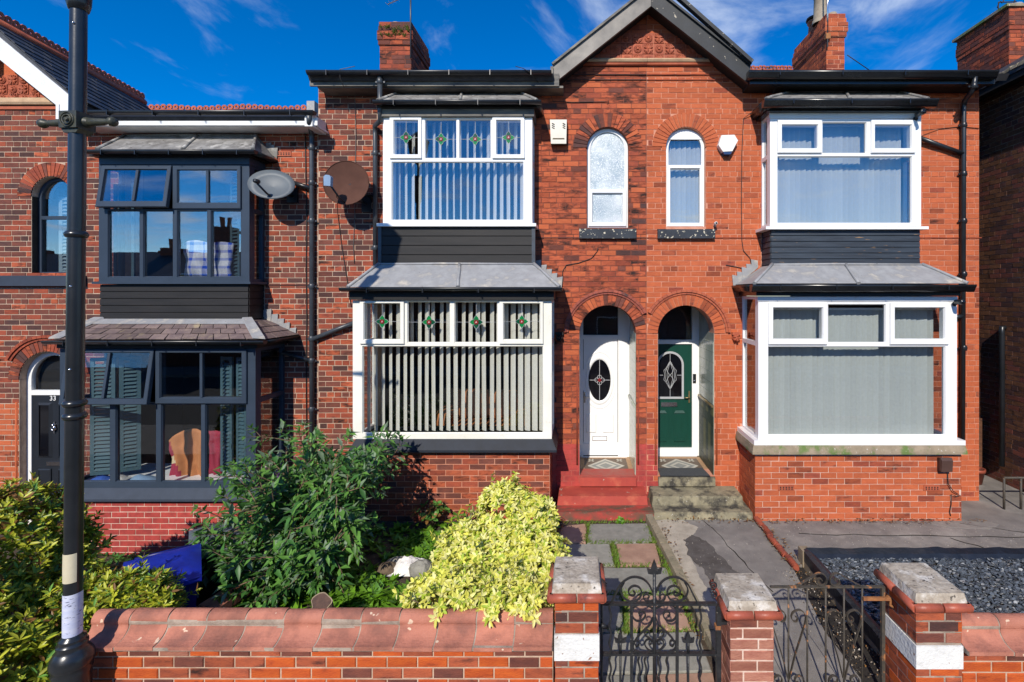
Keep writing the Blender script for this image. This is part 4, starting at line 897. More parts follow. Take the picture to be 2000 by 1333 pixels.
def door_green():
    Y = YD+.05; x = lambda p: X(p, Y); z = lambda p: Z(p, Y); s = Y/960
    fr = MB(); xr = x(1360); xl = 1.215
    fr.box(xl, x(1281), Y-.03, Y+.06, ZF, 3.02).box(x(1351), xr, Y-.03, Y+.06, ZF, 3.02).box(x(1281), x(1351), Y-.03, Y+.06, z(672), z(664)).box(xl, xr, Y-.05, Y-.031, ZF, z(882)).box(x(1281), x(1351), Y-.04, Y+.06, z(882), z(874)).box(xr, 2.068, Y-.01, Y+.05, ZF, 3.02)
    F_ = fr.build('door_frame', 'door_white', HR)
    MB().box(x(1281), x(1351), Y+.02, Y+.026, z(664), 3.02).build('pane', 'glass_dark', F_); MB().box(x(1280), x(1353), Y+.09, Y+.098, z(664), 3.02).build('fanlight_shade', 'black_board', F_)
    d = MB().box(x(1282), x(1350.6), Y, Y+.045, z(874), z(672))
    for a, b in ((1287, 1302), (1316, 1338)):
        d.box(x(a), x(b), Y-.006, Y-.0005, z(860), z(803)); d.hexa([(x(a), Y-.02, z(807)), (x(b), Y-.02, z(807)), (x(b), Y, z(807)), (x(a), Y, z(807)), (x(a)+.03, Y-.006, z(802)), (x(b)-.03, Y-.006, z(802)), (x(b)-.03, Y, z(802)), (x(a)+.03, Y, z(802))])
        d.hexa([(x(a), Y-.02, z(862)), (x(b), Y-.02, z(862)), (x(b), Y, z(862)), (x(a), Y, z(862)), (x(a)+.03, Y-.018, z(857)), (x(b)-.03, Y-.018, z(857)), (x(b)-.03, Y, z(857)), (x(a)+.03, Y, z(857))])
    D = d.build('door', 'door_green', HR); cx = x(1308.6); rw = 22.5*s; zc = z(713); zb = z(775)
    ol = lambda k: [(cx-k, zb-(k-rw))]+[(cx-k*math.cos(PI*i/16), zc+k*math.sin(PI*i/16)) for i in range(17)]+[(cx+k, zb-(k-rw))]
    MB().prism(ol(rw), Y-.008, Y-.002, 'y').build('door_glass', 'dark_glass', D)
    a, b = ol(rw+.035), ol(rw); q = MB()
    for i in range(len(a)): j = (i+1) % len(a); q.prism([a[i], a[j], b[j], b[i]], Y-.022, Y-.0005, 'y')
    q.build('glass_surround', 'lead_came', D)
    l = MB(); t = .0035; cz = z(733); l.box(cx-t, cx+t, Y-.012, Y-.0085, zb, cz-.24).box(cx-t, cx+t, Y-.012, Y-.0085, cz+.24, zc+rw).box(cx-rw, cx-.12, Y-.012, Y-.0085, cz-t, cz+t).box(cx+.12, cx+rw, Y-.012, Y-.0085, cz-t, cz+t)
    for k in (-1, 1):
        for am, ph in ((.05, 0), (.095, .5), (.125, 1)):
            pts = [(cx+k*am*math.cos((i/24-.5)*PI)*(1-.25*abs(math.sin(i/24*3*PI))), Y-.011, cz-.24+.48*i/24) for i in range(25)]; l.tube(pts, .004, 5)
        l.tube([(cx+k*.06*math.sin(i/12*2*PI), Y-.011, cz-.2+.4*i/12) for i in range(13)], .004, 5)
    l.build('leaded_motif', 'lead_came', D)
    MB().box(x(1291), x(1322), Y-.018, Y-.001, z(794), z(786)).build('letterbox', 'chrome', D)
    MB().tube([(x(1346), Y, z(776)), (x(1346), Y-.05, z(776)), (x(1336), Y-.055, z(776))], .01, 8).box(x(1346)-.014, x(1346)+.014, Y-.01, Y, z(787), z(764)).build('handle', 'brass', D)
door_green()
steps(HR, 1.062, 2.44, 'step_stone', 'step_stone'); airbrick(HR, 1338, 951, YW-.006, 'brick_brown'); airbrick(HR, 1535, 953, YB+.008, 'terracotta'); airbrick(HR, 1819, 953, YB+.008, 'terracotta')
xp = X(1882, 7.44)
pipe(HR, [(X(1901, 7.1), 7.06, Z(145, 7.1)), (X(1900, 7.1), 7.08, Z(172, 7.1)), (X(1897, 7.1), 7.12, Z(182, 7.1)), (xp, 7.42, Z(198, 7.44)), (xp, 7.44, Z(212, 7.44)), (xp-.02, 7.44, Z(868, 7.44))], .036, 'black_plastic',
     [(X(1900, 7.1), 7.08, Z(170, 7.1)), (xp, 7.44, Z(245, 7.44)), (xp, 7.44, Z(340, 7.44)), (xp, 7.44, Z(432, 7.44)), (xp, 7.44, Z(536, 7.44)), (xp, 7.44, Z(680, 7.44))])
pipe(HR, [(X(1797, 7.42), 7.42, Z(270, 7.42)), (X(1845, 7.44), 7.44, Z(288, 7.44)), (xp, 7.44, Z(301, 7.44))], .034, 'black_plastic', name='waste_pipe')
pipe(HR, [(X(1862, 7.42), 7.42, Z(620, 7.42)), (xp, 7.44, Z(618, 7.44))], .034, 'black_plastic', name='waste_pipe')
BR_.finish()

# ================================================================= LEFT HOUSE
HL = thing('terraced_house', 'brown brick terraced house with dark grey bay windows and number 33 on its navy door', 'house', (-6.4, 7.5, -.5))
BL_ = Bricks(HL)
XLL = -11.6; G2X = -8.69
ALW = (X(101, YW), .305, Z(384, YW), Z(537, YW), .215); ALD = (X(93, YW), .43, Z(742, YW), -.4, .165)
lx0, lx1 = X(117, YB), X(499, YB); kx0, kx1 = X(193, YU), X(487, YU)
zl = Z(952, YB); rl = [(lx0+.07, lx1-.07, zl-.1, Z(670, YB)), (kx0+.06, kx1-.06, Z(552, YU), Z(312, YU))]
ALM = (X(-76, YW), .43, ALD[2], -.6, .165)
eL = excl_of([ALW, ALD, ALM], rl); eLm = excl_of([ALW, ALD, ALM], rl, True)
def gcut2(z):
    if z <= 5.8: return []
    hw = (6.93-z)/.82
    return [(G2X+max(hw, 0), XL+1), (XLL-1, G2X-max(hw, 0))]
def pickL(x, z):
    if x < -8.3 and z < 1.5: return choose(('brick_orange', 3), ('brick_garden', 2))
    k = max(.2, 1+1.6*noise.noise(Vector((x*1.1, 8, z*1.9))))
    return choose(('brick_brown', 6*k), ('brick_red', 3.6), ('brick_dark', 1.5*k), ('brick_orange_sooty', 1.0)) if z < 5.0 or x < -7.4 else choose(('brick_orange_sooty', 4), ('brick_red', 3), ('brick_garden', 2))
mb = MB(); slab(mb, XLL, XL-.004, YW, YW+.3, -.6, 7.2, lambda z: eLm(z)+gcut2(z))
WL = mb.build('front_wall', 'mortar_cream', HL)
zrow = Z(176, YW)
exl = lambda z: eL(z)+gcut2(z)+([(lx0, lx1)] if z < zl else [])+([(XLL-1, XL)] if z > Z(215, YW) else [])+([(kx0, kx1)] if Z(625, YU) < z < Z(552, YU) else [])
BL_.lay(WL, (0, YW), (1, 0), (0, -1), XLL, XL-.006, -.6, Z(215, YW)+.02, pickL, exl, joint=.0125)
def pickArcL(): return choose(('brick_red', 4), ('brick_brown', 2), ('brick_orange_sooty', 3), ('brick_dark', .8))
arch_ring(WL, *ALW[:3], .215, YW, pickArcL, 22, back='mortar_cream'); arch_ring(WL, *ALD[:3], .165, YW, pickArcL, 26, back='mortar_cream')
arch_ring(WL, X(-76, YW), .43, ALD[2], .165, YW, pickArcL, 26, back='mortar_cream')
hood(WL, ALD[0], .597, ALD[2], .085, YW, 'brick_red', math.radians(10), math.radians(152)); hood(WL, X(-76, YW), .597, ALD[2], .085, YW, 'brick_red', math.radians(28), math.radians(90))
rounded_jamb(WL, ALD[0]-.47, -.4, 1.5, 'brick_orange')
MB().box(kx1+.02, XL-.01, YW-.016, YW, Z(557, YW)-.007, Z(557, YW)+.007).build('string_course', 'brick_dark', HL)
MB().box(X(-30, 7.46), X(165, 7.46), YW-.075, YW+.1, Z(559, 7.46), Z(539, 7.46)).build('window_sill', 'grey_sill', HL)
# frieze on the left gable
for row, zc in enumerate((Z(157, YW), Z(176, YW), Z(193, YW))):
    for k in range(14):
        xx = X(6, YW)+(k-5)*.163-.16
        if zc > 6.93-.82*abs(xx-G2X)-.1: continue
        inst('terracotta_tile', ROS[(k+row) % 2], 'terracotta', WL, (xx, YW-.012, zc))
MB().prism([(YW-.06, Z(207, YW)), (YW-.075, Z(203, YW)), (YW-.04, Z(193, YW)), (YW, Z(192, YW)), (YW, Z(208, YW))], 2*G2X-X(125, YW), X(125, YW), 'x').build('string_course', 'sandstone', HL)
MB().box(2*G2X-X(125, YW), X(125, YW), YW-.03, YW, Z(215, YW), Z(209, YW)).build('string_course', 'terracotta', HL)
MB().prism([(2*G2X+8.3, Z(148, YW)), (-8.3, Z(148, YW)), (-8.69, 6.85)], YW-.006, YW+.02, 'y').build('gable_brick', 'brick_orange', HL)
# barge, boxed end
def bx(px, py, Y=7.12): return (X(px, Y), Z(py, Y))
MB().prism([bx(-39, 85), bx(112, 207), bx(112, 234), bx(138, 234), bx(138, 188), bx(-39, 41)], 7.11, 7.16, 'y').build('barge_board', 'white_board', HL)
MB().prism([(2*G2X-a, b) for a, b in (bx(-22, 98), bx(112, 207), bx(112, 234), bx(138, 234), bx(138, 188), bx(-22, 55))], 7.11, 7.16, 'y').build('barge_board', 'white_board', HL)
MB().box(bx(112, 0)[0], bx(118, 0)[0], 7.098, 7.109, bx(0, 234)[1], bx(0, 205)[1]).build('barge_strip', 'white_board', HL)
ra, rb_ = Vector((-8.69, 7.13, 7.22)), Vector((-8.92, 10.1, 7.06)); fa = Vector((X(140, 7.12), 7.13, Z(187, 7.12))); fb_ = Vector((X(274, 10.0)+.9, 10.1, 6.05))
RL = MB().hexa([ra-Vector((0, 0, .12)), fa-Vector((0, 0, .1)), fb_-Vector((0, 0, .1)), rb_-Vector((0, 0, .12)), ra, fa, fb_, rb_]).build('gable_roof', 'slate', HL)
mi_ = lambda v: Vector((2*G2X-v.x, v.y, v.z))
MB().hexa([ra-Vector((0, 0, .12)), mi_(fa)-Vector((0, 0, .1)), mi_(fb_)-Vector((0, 0, .1)), rb_-Vector((0, 0, .12)), ra, mi_(fa), mi_(fb_), rb_]).build('gable_roof', 'slate', HL)
n = 9
for i in range(n): # slate courses down the gable slope, each slate separate
    t0, t1 = i/n, (i+1)/n; off = (i % 2)*.5
    for j in range(11):
        s0, s1 = max(0, (j-off)/10.5), min(1, (j+1-off)/10.5)
        if s1-s0 < .02: continue
        P = lambda s_, t: (ra.lerp(rb_, s_)).lerp(fa.lerp(fb_, s_), t)
        nn = Vector((.6, 0, .78)); up = .008; a, b, c, d = P(s0+.002, t0), P(s1-.002, t0), P(s1-.002, t1+.03), P(s0+.002, t1+.03); lift = R.uniform(.016, .022)
        MB().hexa([a+nn*.002, b+nn*.002, c+nn*lift*.6, d+nn*lift*.6, a+nn*up, b+nn*up, c+nn*(lift+.006), d+nn*(lift+.006)]).build('roof_slate', 'slate', RL)
MB().tube([ra+Vector((0, 0, .02)), rb_+Vector((0, 0, .02))], .06, 8).build('ridge', 'crest', HL)
nr = 27; dr = rb_-ra; ang = math.atan2(dr.y, dr.x)
for i in range(nr): p = ra+dr*((i+.5)/nr); inst('crest_tile', CREST, 'crest', HL, (p.x, p.y, p.z+.05), (.9, 1, 1.05), (0, 0, ang))
# eaves
gutter(HL, X(166, 7.04), X(612, 7.04), 7.02, Z(216, 7.04), .058, nb=5, mt='black_plastic')
MB().box(X(160, 7.17), X(622, 7.17), 7.14, 7.17, Z(246, 7.16), Z(231, 7.16)).build('fascia', 'white_board', HL)
MB().box(X(160, 7.2), X(622, 7.2), 7.171, 7.5, Z(249, 7.2), Z(245, 7.2)).build('soffit', 'white_board', HL); MB().box(X(610, 7.1), XL-.006+.02, 7.1, 7.49, Z(247, 7.1), Z(222, 7.1)).build('eaves_end', 'white_board', HL)
ROOFL = main_roof(HL, X(139, 7.1), XL, 7.1, 5.72, 10.6, 7.07); main_roof(HL, 2*G2X-X(139, 7.1), X(139, 7.1), 9.2, 6.5, 10.6, 7.07); main_roof(HL, XLL, 2*G2X-X(139, 7.1), 7.1, 5.72, 10.6, 7.07)
MB().box(X(604, 10.4), X(619, 10.4), 10.3, 10.6, 6.9, 7.2).build('verge_end', 'lead', HL)
for i in range(28): inst('crest_tile', CREST, 'crest', HL, (X(284+i*11.9, 10.6), 10.6, 7.09+R.uniform(-.008, .008)+.02*math.sin(i*.5)), (.98, 1, .98))
MB().prism([(8.9, 6.40), (10.2, 6.93), (10.2, 6.99), (8.9, 6.46)], X(440, 9.8), X(555, 9.8), 'x').build('roof_patch', 'black_board', HL)
# lower bay
CBL = MB().box(lx0+.02, lx1-.02, YB+.02, YW, -.6, Z(980, YB)).build('bay_base', 'mortar_white', HL)
BL_.lay(CBL, (0, YB+.02), (1, 0), (0, -1), lx0+.02, lx1-.02, -.6, Z(980, YB), lambda x, z: 'paint_red_brick', head=0)
BL_.lay(CBL, (lx1-.02, 0), (0, 1), (1, 0), YB+.02, YW, -.6, Z(980, YB), lambda x, z: 'paint_red_brick', head=0)
sill(HL, X(102, 6.74), X(507, 6.74), 6.74, Z(976, 6.74), Z(953, YB), 'grey_sill', .07)
TL = math.radians(9)
window(HL, 'bay_window', (117, 499, 681, 953), YB, [
    dict(k='sash', p=(145, 295, 690, 776), o=(135, 303.5, 683, 788), tilt=TL, mun=(217,)), dict(k='sash', p=(316, 473, 690, 776), o=(306.5, 483.5, 683, 788), mun=(395,)),
    dict(k='fix', p=(138, 213, 792, 940)), dict(k='fix', p=(227, 303, 792, 940)), dict(k='fix', p=(316, 391, 792, 940)), dict(k='fix', p=(402, 479, 792, 940))], 'grey_frame', gl='glass_dark')
for x, sg in ((lx0, 1), (lx1, -1)): side_window(HL, x, YB+.072, YW, Z(953, YB), Z(681, YB), Z(785, YB), 'grey_frame', sg=sg)
MB().box(X(112, 6.78), X(503, 6.78), 6.77, YW, Z(680.5, 6.78), Z(668, 6.78)).build('fascia', 'black_board', HL)
gutter(HL, X(84, 6.63), X(516, 6.63), 6.6, Z(666, 6.63), .052, nb=5, left_to=YW, right_to=YW)
xa, xb = X(104, 6.66), X(512, 6.66); ta, tb = X(190, YU), X(488, YU); za_, zt2 = Z(664, 6.66), Z(626, YU)
RB = hip(HL, (xa, xb), (ta, tb), za_, zt2, 6.66, YU-.02, 'stone_slate', rolls=False)
P = lambda s_, t: Vector((xa+(xb-xa)*s_, 6.66, za_)).lerp(Vector((ta+(tb-ta)*s_, YU-.02, zt2)), t)
nn = Vector((0, -.6, .8))
for row in range(3):
    t0, t1 = row*.27-.02, (row+1)*.27+.02; nt_ = 13
    for j in range(nt_+1):
        s0, s1 = max(.01, (j-(row % 2)*.5)/nt_), min(.985, (j+1-(row % 2)*.5)/nt_)
        if s1-s0 < .02: continue
        j1, j2 = R.uniform(-.012, .012), R.uniform(-.01, .01); l = R.uniform(.018, .028)
        a, b, c, d = P(s0+.0025, t0+j1), P(s1-.0025, t0+j1+j2), P(s1-.002, t1), P(s0+.002, t1)
        MB().hexa([a+nn*(l-.01), b+nn*(l-.01), c+nn*.002, d+nn*.002, a+nn*l, b+nn*l, c+nn*.010, d+nn*.010]).build('roof_tile', 'stone_slate', RB)
Q = lambda s_, t: Vector((xb, 6.66+(YW-6.66)*s_, za_)).lerp(Vector((tb, YU-.02+(YW-YU+.02)*s_, zt2)), t)
n2 = Vector((.8, 0, .6))
for row in range(3):
    for j in range(3):
        s0, s1 = j/3+.01, (j+1)/3-.005; t0, t1 = row*.3-.02, (row+1)*.3+.02; l = .022
        a, b, c, d = Q(s0, t0), Q(s1, t0), Q(s1, t1), Q(s0, t1); MB().hexa([a+n2*(l-.01), b+n2*(l-.01), c+n2*.002, d+n2*.002, a+n2*l, b+n2*l, c+n2*.01, d+n2*.01]).build('roof_tile', 'stone_slate', RB)
MB().hexa([P(.01, .74)+nn*.018, P(.99, .74)+nn*.018, P(1, 1)+nn*.01, P(0, 1)+nn*.01, P(.01, .74)+nn*.026, P(.99, .74)+nn*.026, P(1, 1)+nn*.03, P(0, 1)+nn*.03]).build('lead_flashing', 'lead', RB)
a, b = P(1, -.03), P(1, 1); MB().hexa([a+Vector((-.13, -.01, .03)), a+Vector((.05, -.02, .02)), b+Vector((.05, 0, .03)), b+Vector((-.09, -.02, .03)), a+Vector((-.12, -.01, .045)), a+Vector((.04, -.02, .05)), b+Vector((.04, 0, .05)), b+Vector((-.08, -.02, .045))]).build('lead_flashing', 'lead', RB)
a, b = P(0, -.03), P(0, 1); MB().hexa([a+Vector((-.04, -.01, .02)), a+Vector((.12, -.01, .03)), b+Vector((.12, 0, .03)), b+Vector((-.03, 0, .03)), a+Vector((-.03, -.01, .045)), a+Vector((.10, -.01, .045)), b+Vector((.10, 0, .05)), b+Vector((-.03, 0, .05))]).build('lead_flashing', 'lead', RB)
stepped(HL, X(516, YW), X(575, YW), Z(610, YW), Z(655, YW), 5); stepped(HL, X(520, YW), X(540, YW), Z(285, YW), Z(300, YW), 3, 'lead_old')
# upper bay
panel(HL, X(194, YU), X(486, YU), YU, Z(624, YU), Z(556, YU), 5, 'black_board')
window(HL, 'bay_window', (193, 487, 321, 551), YU, [
    dict(k='sash', p=(211, 329, 334, 396), o=(202, 337.5, 325, 408.5), tilt=TL, mun=(272,)), dict(k='sash', p=(350, 464, 334, 396), o=(340, 472, 325, 408.5), mun=(407,)),
    dict(k='fix', p=(212, 271, 413, 540)), dict(k='fix', p=(281, 336, 413, 540)), dict(k='fix', p=(347, 403, 413, 540)), dict(k='fix', p=(413, 469, 413, 540))], 'grey_frame', gl='glass_bright')
for x, sg in ((kx0, 1), (kx1, -1)): side_window(HL, x, YU+.072, YW, Z(551, YU), Z(321, YU), Z(410, YU), 'grey_frame', sg=sg)
MB().box(X(179, 7.09), X(489, 7.09), 7.09, YW, Z(555, 7.09), Z(550.5, 7.09)).build('bay_sill', 'grey_frame', HL)
MB().box(X(193, 7.13), X(487, 7.13), 7.13, YW, Z(321.5, 7.13), Z(307, 7.13)).build('fascia', 'grey_frame', HL)
MB().box(X(180, 7.1), X(492, 7.1), 7.05, YW, Z(306.5, 7.1), Z(298, 7.1)).build('fascia', 'black_board', HL)
gutter(HL, X(166, 6.95), X(497, 6.95), 6.93, Z(293, 6.95), .052, nb=5, left_to=YW, right_to=YW)
hip(HL, (X(190, 6.97), X(494, 6.97)), (X(250, YW), X(505, YW)), Z(292, 6.97), Z(268, YW), 6.97, YW-.05, 'lead_old', mid=.55)
# arched window and door
arched_frame(HL, ALW[0], .30, ALW[2], ALW[3], YW+.09, .045, 'grey_frame', Z(424, YW), 'glass_bright', lower_sash=False)
MB().box(ALW[0]-.306, ALW[0]-.298, YW+.003, YW+.3, ALW[3], ALW[2]).build('window_reveal', 'black_board', HL)
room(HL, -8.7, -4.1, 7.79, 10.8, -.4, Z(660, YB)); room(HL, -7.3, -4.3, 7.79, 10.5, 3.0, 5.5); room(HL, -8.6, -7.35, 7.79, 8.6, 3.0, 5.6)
MB().box(lx0+.07, lx1-.07, YB+.08, 7.79, zl-.04, zl+.0).build('bay_board', 'white_upvc', HL)
def door_navy():
    Y = YW+.10; cx, r, zs = ALD[0], .43, ALD[2]; zb = -.4
    def ol(k, b): return [(cx-k, b)]+[(cx-k*math.cos(PI*i/20), zs+k*math.sin(PI*i/20)) for i in range(21)]+[(cx+k, b)]
    m = MB(); o, i_ = ol(r, zb), ol(r-.07, zb+.03)
    for k in range(len(o)): j = (k+1) % len(o); m.prism([o[k], o[j], i_[j], i_[k]], Y, Y+.06, 'y')
    zt = Z(772, Y); m.box(cx-r+.07, cx+r-.07, Y-.004, Y+.05, zt, zt+.075); F_ = m.build('door_frame', 'white_upvc', HL)
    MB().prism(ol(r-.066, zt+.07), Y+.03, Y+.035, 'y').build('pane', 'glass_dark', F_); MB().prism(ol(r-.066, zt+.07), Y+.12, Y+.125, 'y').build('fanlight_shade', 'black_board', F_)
    d = MB().box(cx-r+.071, cx+r-.071, Y+.01, Y+.05, zb+.03, zt-.001)
    for sx in (-1, 1):
        xc = cx+sx*.155; bead(d, xc-.11, xc+.11, .62, zt-.12, .035, Y+.009, Y-.012)
        d.box(xc-.1, xc+.1, Y-.004, Y+.0095, .0, .45); bead(d, xc-.1, xc+.1, .0, .45, .02, Y-.0045, Y-.012)
    D = d.build('door', 'door_navy', HL)
    for sx in (-1, 1): xc = cx+sx*.155; MB().box(xc-.075, xc+.075, Y-.001, Y+.0085, .655, zt-.155).build('door_glass', 'dark_glass', D)
    MB().box(cx-.12, cx+.14, Y-.006, Y+.009, .50, .56).build('letterbox', 'chrome', D)
    q = MB(); oring(q, cx, 1.08, (.035, .04), (.018, .022), Y-.04, Y-.01, 0, 14); q.lathe([(0, -.05), (.02, -.045), (.022, 0)], (cx, Y+.009, 1.13), 10, 0, 'y').box(cx-.008, cx+.008, Y-.01, Y+.009, 1.0, 1.18); q.build('knocker', 'chrome', D)
    cu = bpy.data.curves.new('n', 'FONT'); cu.body = '33'; cu.size = .105; cu.extrude = .003; cu.align_x = 'CENTER'
    t = bpy.data.objects.new('t', cu); C.objects.link(t); dg = bpy.context.evaluated_depsgraph_get(); me = bpy.data.meshes.new_from_object(t.evaluated_get(dg)); bpy.data.objects.remove(t)
    me.materials.clear(); me.materials.append(M['white_upvc']); no = bpy.data.objects.new('door_number', me); C.objects.link(no); no.parent = D
    no.location = Vector((X(103, Y), Y+.004, zt-.085))-ORG[D.name]; no.rotation_euler = (PI/2, 0, 0)
door_navy()
MB().box(ALM[0]-.5, X(-5, 7.6), 7.6, 7.65, -.5, 2.4).build('door_frame', 'white_upvc', HL)
airbrick(HL, 555, 301, YW-.006); airbrick(HL, 172, 1047, YB+.015, 'bin_grey')
# pipes
xp = X(609, 7.44)
pipe(HL, [(X(604, 7.08), 7.07, Z(226, 7.08)), (X(604, 7.1), 7.1, Z(240, 7.1)), (xp, 7.42, Z(258, 7.44)), (xp, 7.44, Z(270, 7.44)), (xp, 7.44, -.4)], .036, 'grey_pipe',
     [(xp, 7.44, Z(q, 7.44)) for q in (290, 358, 432, 560, 662, 705, 800)])
pipe(HL, [(X(572, 7.42), 7.42, Z(357, 7.42)), (X(590, 7.44), 7.44, Z(363, 7.44)), (xp, 7.44, Z(369, 7.44))], .034, 'black_plastic', name='waste_pipe')
pipe(HL, [(X(552, 7.40), 7.40, Z(688, 7.42)), (X(580, 7.44), 7.44, Z(697, 7.44)), (xp, 7.44, Z(706, 7.44))], .034, 'black_plastic', name='waste_pipe')
pipe(HC, [(X(692, 7.4), 7.4, Z(631, 7.4)), (X(650, 7.44), 7.44, Z(647, 7.44)), (xp, 7.44, Z(664, 7.44))], .036, 'grey_pipe', name='waste_pipe')
BL_.finish()
# ================================================================= NEIGHBOUR ACROSS THE ALLEY
HN = thing('terraced_house', 'shaded brown brick side wall of the house across the alley, with a tall chimney', 'house', (8.5, 8.0, 0))
BN = Bricks(HN); XN = 7.08
WN = MB().box(XN+.008, XN+.3, 6.2, 14, -.2, 6.62).build('side_wall', 'mortar_grey', HN)
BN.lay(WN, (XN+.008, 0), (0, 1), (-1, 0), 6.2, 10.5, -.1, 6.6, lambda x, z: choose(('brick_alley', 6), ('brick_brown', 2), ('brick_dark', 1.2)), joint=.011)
MB().hexa([(XN-.30, 6.0, 6.60), (XN+3, 6.0, 8.6), (XN+3, 14, 8.6), (XN-.30, 14, 6.60), (XN-.30, 6.0, 6.68), (XN+3, 6.0, 8.7), (XN+3, 14, 8.7), (XN-.30, 14, 6.68)]).build('roof', 'slate', HN)
MB().box(XN-.28, XN-.25, 6.0, 14, 6.50, 6.64).build('fascia', 'black_board', HN); MB().box(XN-.249, XN+.006, 6.0, 14, 6.56, 6.59).build('soffit', 'black_board', HN)
m = MB(); rr = random.Random(5)
for i in range(26):
    y = 7.2+i*.13; m.hexa([(XN-.32+rr.uniform(0, .03), y, 6.66), (XN-.16, y, 6.7), (XN-.16, y+.12, 6.7), (XN-.32, y+.12, 6.66), (XN-.31, y, 6.70+rr.uniform(0, .04)), (XN-.16, y, 6.78), (XN-.16, y+.12, 6.78), (XN-.31, y+.12, 6.70)])
m.build('verge_mortar', 'stone_mossy', HN)
CN = chimney(HN, BN, X(1971, 9.1), X(2075, 9.1), 9.1, 10.35, 6.7, Z(14, 9.1), lambda x, z: choose(('brick_orange_sooty', 3), ('brick_brown', 4), ('brick_red', 3)), 'mortar_red', .012, -1)
MB().box(X(1967, 9.06), X(2080, 9.06), 9.06, 10.4, Z(14, 9.1)-.002, Z(14, 9.1)+.05).build('chimney_cap', 'stone_mossy', CN)
MB().lathe([(0, .14), (.11, .10), (.13, 0)], (X(1983, 9.3), 9.3, Z(14, 9.1)+.05), 14).build('chimney_pot', 'lead', CN)
pipe(HN, [(XN-.01, 8.15, Z(640, 8.2)), (XN-.06, 8.15, Z(640, 8.2)), (XN-.06, 8.15, Z(650, 8.2)), (XN-.06, 8.15, .3)], .04, 'black_plastic')
MB().box(XN-.05, XN+.0, 7.7, 8.1, 1.9, 1.93)
BN.finish()
t = MB()
for k in (-1, 1): t.tube([(X(1960, 9.6)+.12*k+.03*i, 9.6, Z(12, 9.6)+.03*i+.04*math.sin(i*1.7+k)) for i in range(9)], .012, 6)
t.tube([(X(1950, 9.6), 9.6, Z(25, 9.6)), (X(1950, 9.6), 9.6, Z(5, 9.6)), (X(1985, 9.6), 9.6, Z(4, 9.6))], .012, 6)
tag(t.build('tv_aerial', 'cable'), 'tangle of black aerial brackets on the tall chimney across the alley', 'aerial')
# bins, railing and pipe in the alley
t = thing('wheelie_bin', 'dark wheelie bin standing in the shaded alley', 'bin', (6.7, 8.9, .0))
MB().hexa([(6.52, 8.75, .05), (6.95, 8.75, .05), (6.95, 9.2, .05), (6.52, 9.2, .05), (6.46, 8.7, .95), (7.0, 8.7, .95), (7.0, 9.25, .95), (6.46, 9.25, .95)]).build('body', 'bin_dark', t)
MB().hexa([(6.44, 8.66, .95), (7.02, 8.66, .95), (7.02, 9.27, .95), (6.44, 9.27, .95), (6.48, 8.7, 1.02), (6.98, 8.7, 1.02), (6.98, 9.25, 1.05), (6.48, 9.25, 1.05)]).build('lid', 'bin_grey', t)
t = thing('handrail', 'low rusty grey metal handrail beside the alley path', 'railing', (X(1985, 7.4), 7.4, 0))
MB().tube([(X(1960, 7.2), 7.2, .46), (X(2080, 7.2), 7.2, .46)], .018, 8).build('rail', 'iron_rusty', t)
for p in (1961, 1994, 2050): MB().tube([(X(p, 7.2), 7.2, -.03), (X(p, 7.2), 7.2, .46)], .016, 8).build('post', 'iron_rusty', t)
tag(MB().tube([(6.3, 8.65, 1.14), (6.65, 8.6, 1.10), (6.9, 8.55, 1.06)], [.085, .08, .07], 10).build('clay_pipe', 'terracotta_trim'), 'broken brown clay pipe lying in the dark alley', 'pipe')
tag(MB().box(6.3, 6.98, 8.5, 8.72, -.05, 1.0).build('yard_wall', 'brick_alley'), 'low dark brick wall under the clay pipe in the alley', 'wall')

# ================================================================= GROUND
def struct(o): o['kind'] = 'structure'; return o
def sheet(name, x0, x1, y0, y1, z, mt, amp=0, n=2, th=.0):
    m = MB(); nx = max(2, int(n*(x1-x0))) if amp else 1; ny = max(2, int(n*(y1-y0))) if amp else 1
    for j in range(ny+1):
        for i in range(nx+1):
            x = x0+(x1-x0)*i/nx; y = y0+(y1-y0)*j/ny; m.v.append((x, y, z+(amp*noise.noise(Vector((x*1.7, y*1.7, z))) if amp else 0)))
    for j in range(ny):
        for i in range(nx): k = j*(nx+1)+i; m.f.append((k, k+1, k+nx+2, k+nx+1)); m.m.append(0); m.sm.append(bool(amp))
    return struct(m.build(name, mt))
sheet('ground', -400, 400, -400, 400, -.62, 'ground')
sheet('road', -60, 60, -6.5, 1.4, -.26, 'road'); struct(MB().box(-60, 60, 1.4, 3.655, -.6, -.12).build('pavement', 'pavement')); struct(MB().box(-60, 60, -8.7, -6.5, -.6, -.14).build('pavement', 'pavement'))
sheet('left_garden', -14, -3.5, 3.7, 7.55, -.47, 'soil', .05, 4)
gs = sheet('centre_garden', -3.6, -.2, 3.88, 7.5, -.01, 'soil', .07, 6)
# retaining kerb between the gardens
dv = thing('garden_divider', 'low weathered brick edge dividing the two gardens', 'wall', (-3.5, 5, -.5))
mm = MB(); pts = [(-3.72, 3.9), (-3.42, 5.2), (-3.32, 6.8)]
for a, b in zip(pts, pts[1:]):
    mm.bar((*a, -.2), (*b, -.2), .2, .6)
mm.build('core', 'mortar_red', dv)
for a, b in zip(pts, pts[1:]):
    A, B = Vector((*a, .13)), Vector((*b, .13)); n = int((B-A).length/.24)
    for i in range(n): MB().bar(A.lerp(B, (i+.03)/n), A.lerp(B, (i+.97)/n), .23, .075).build('brick', R.choice(['brick_brown', 'brick_pale', 'coping']), dv)
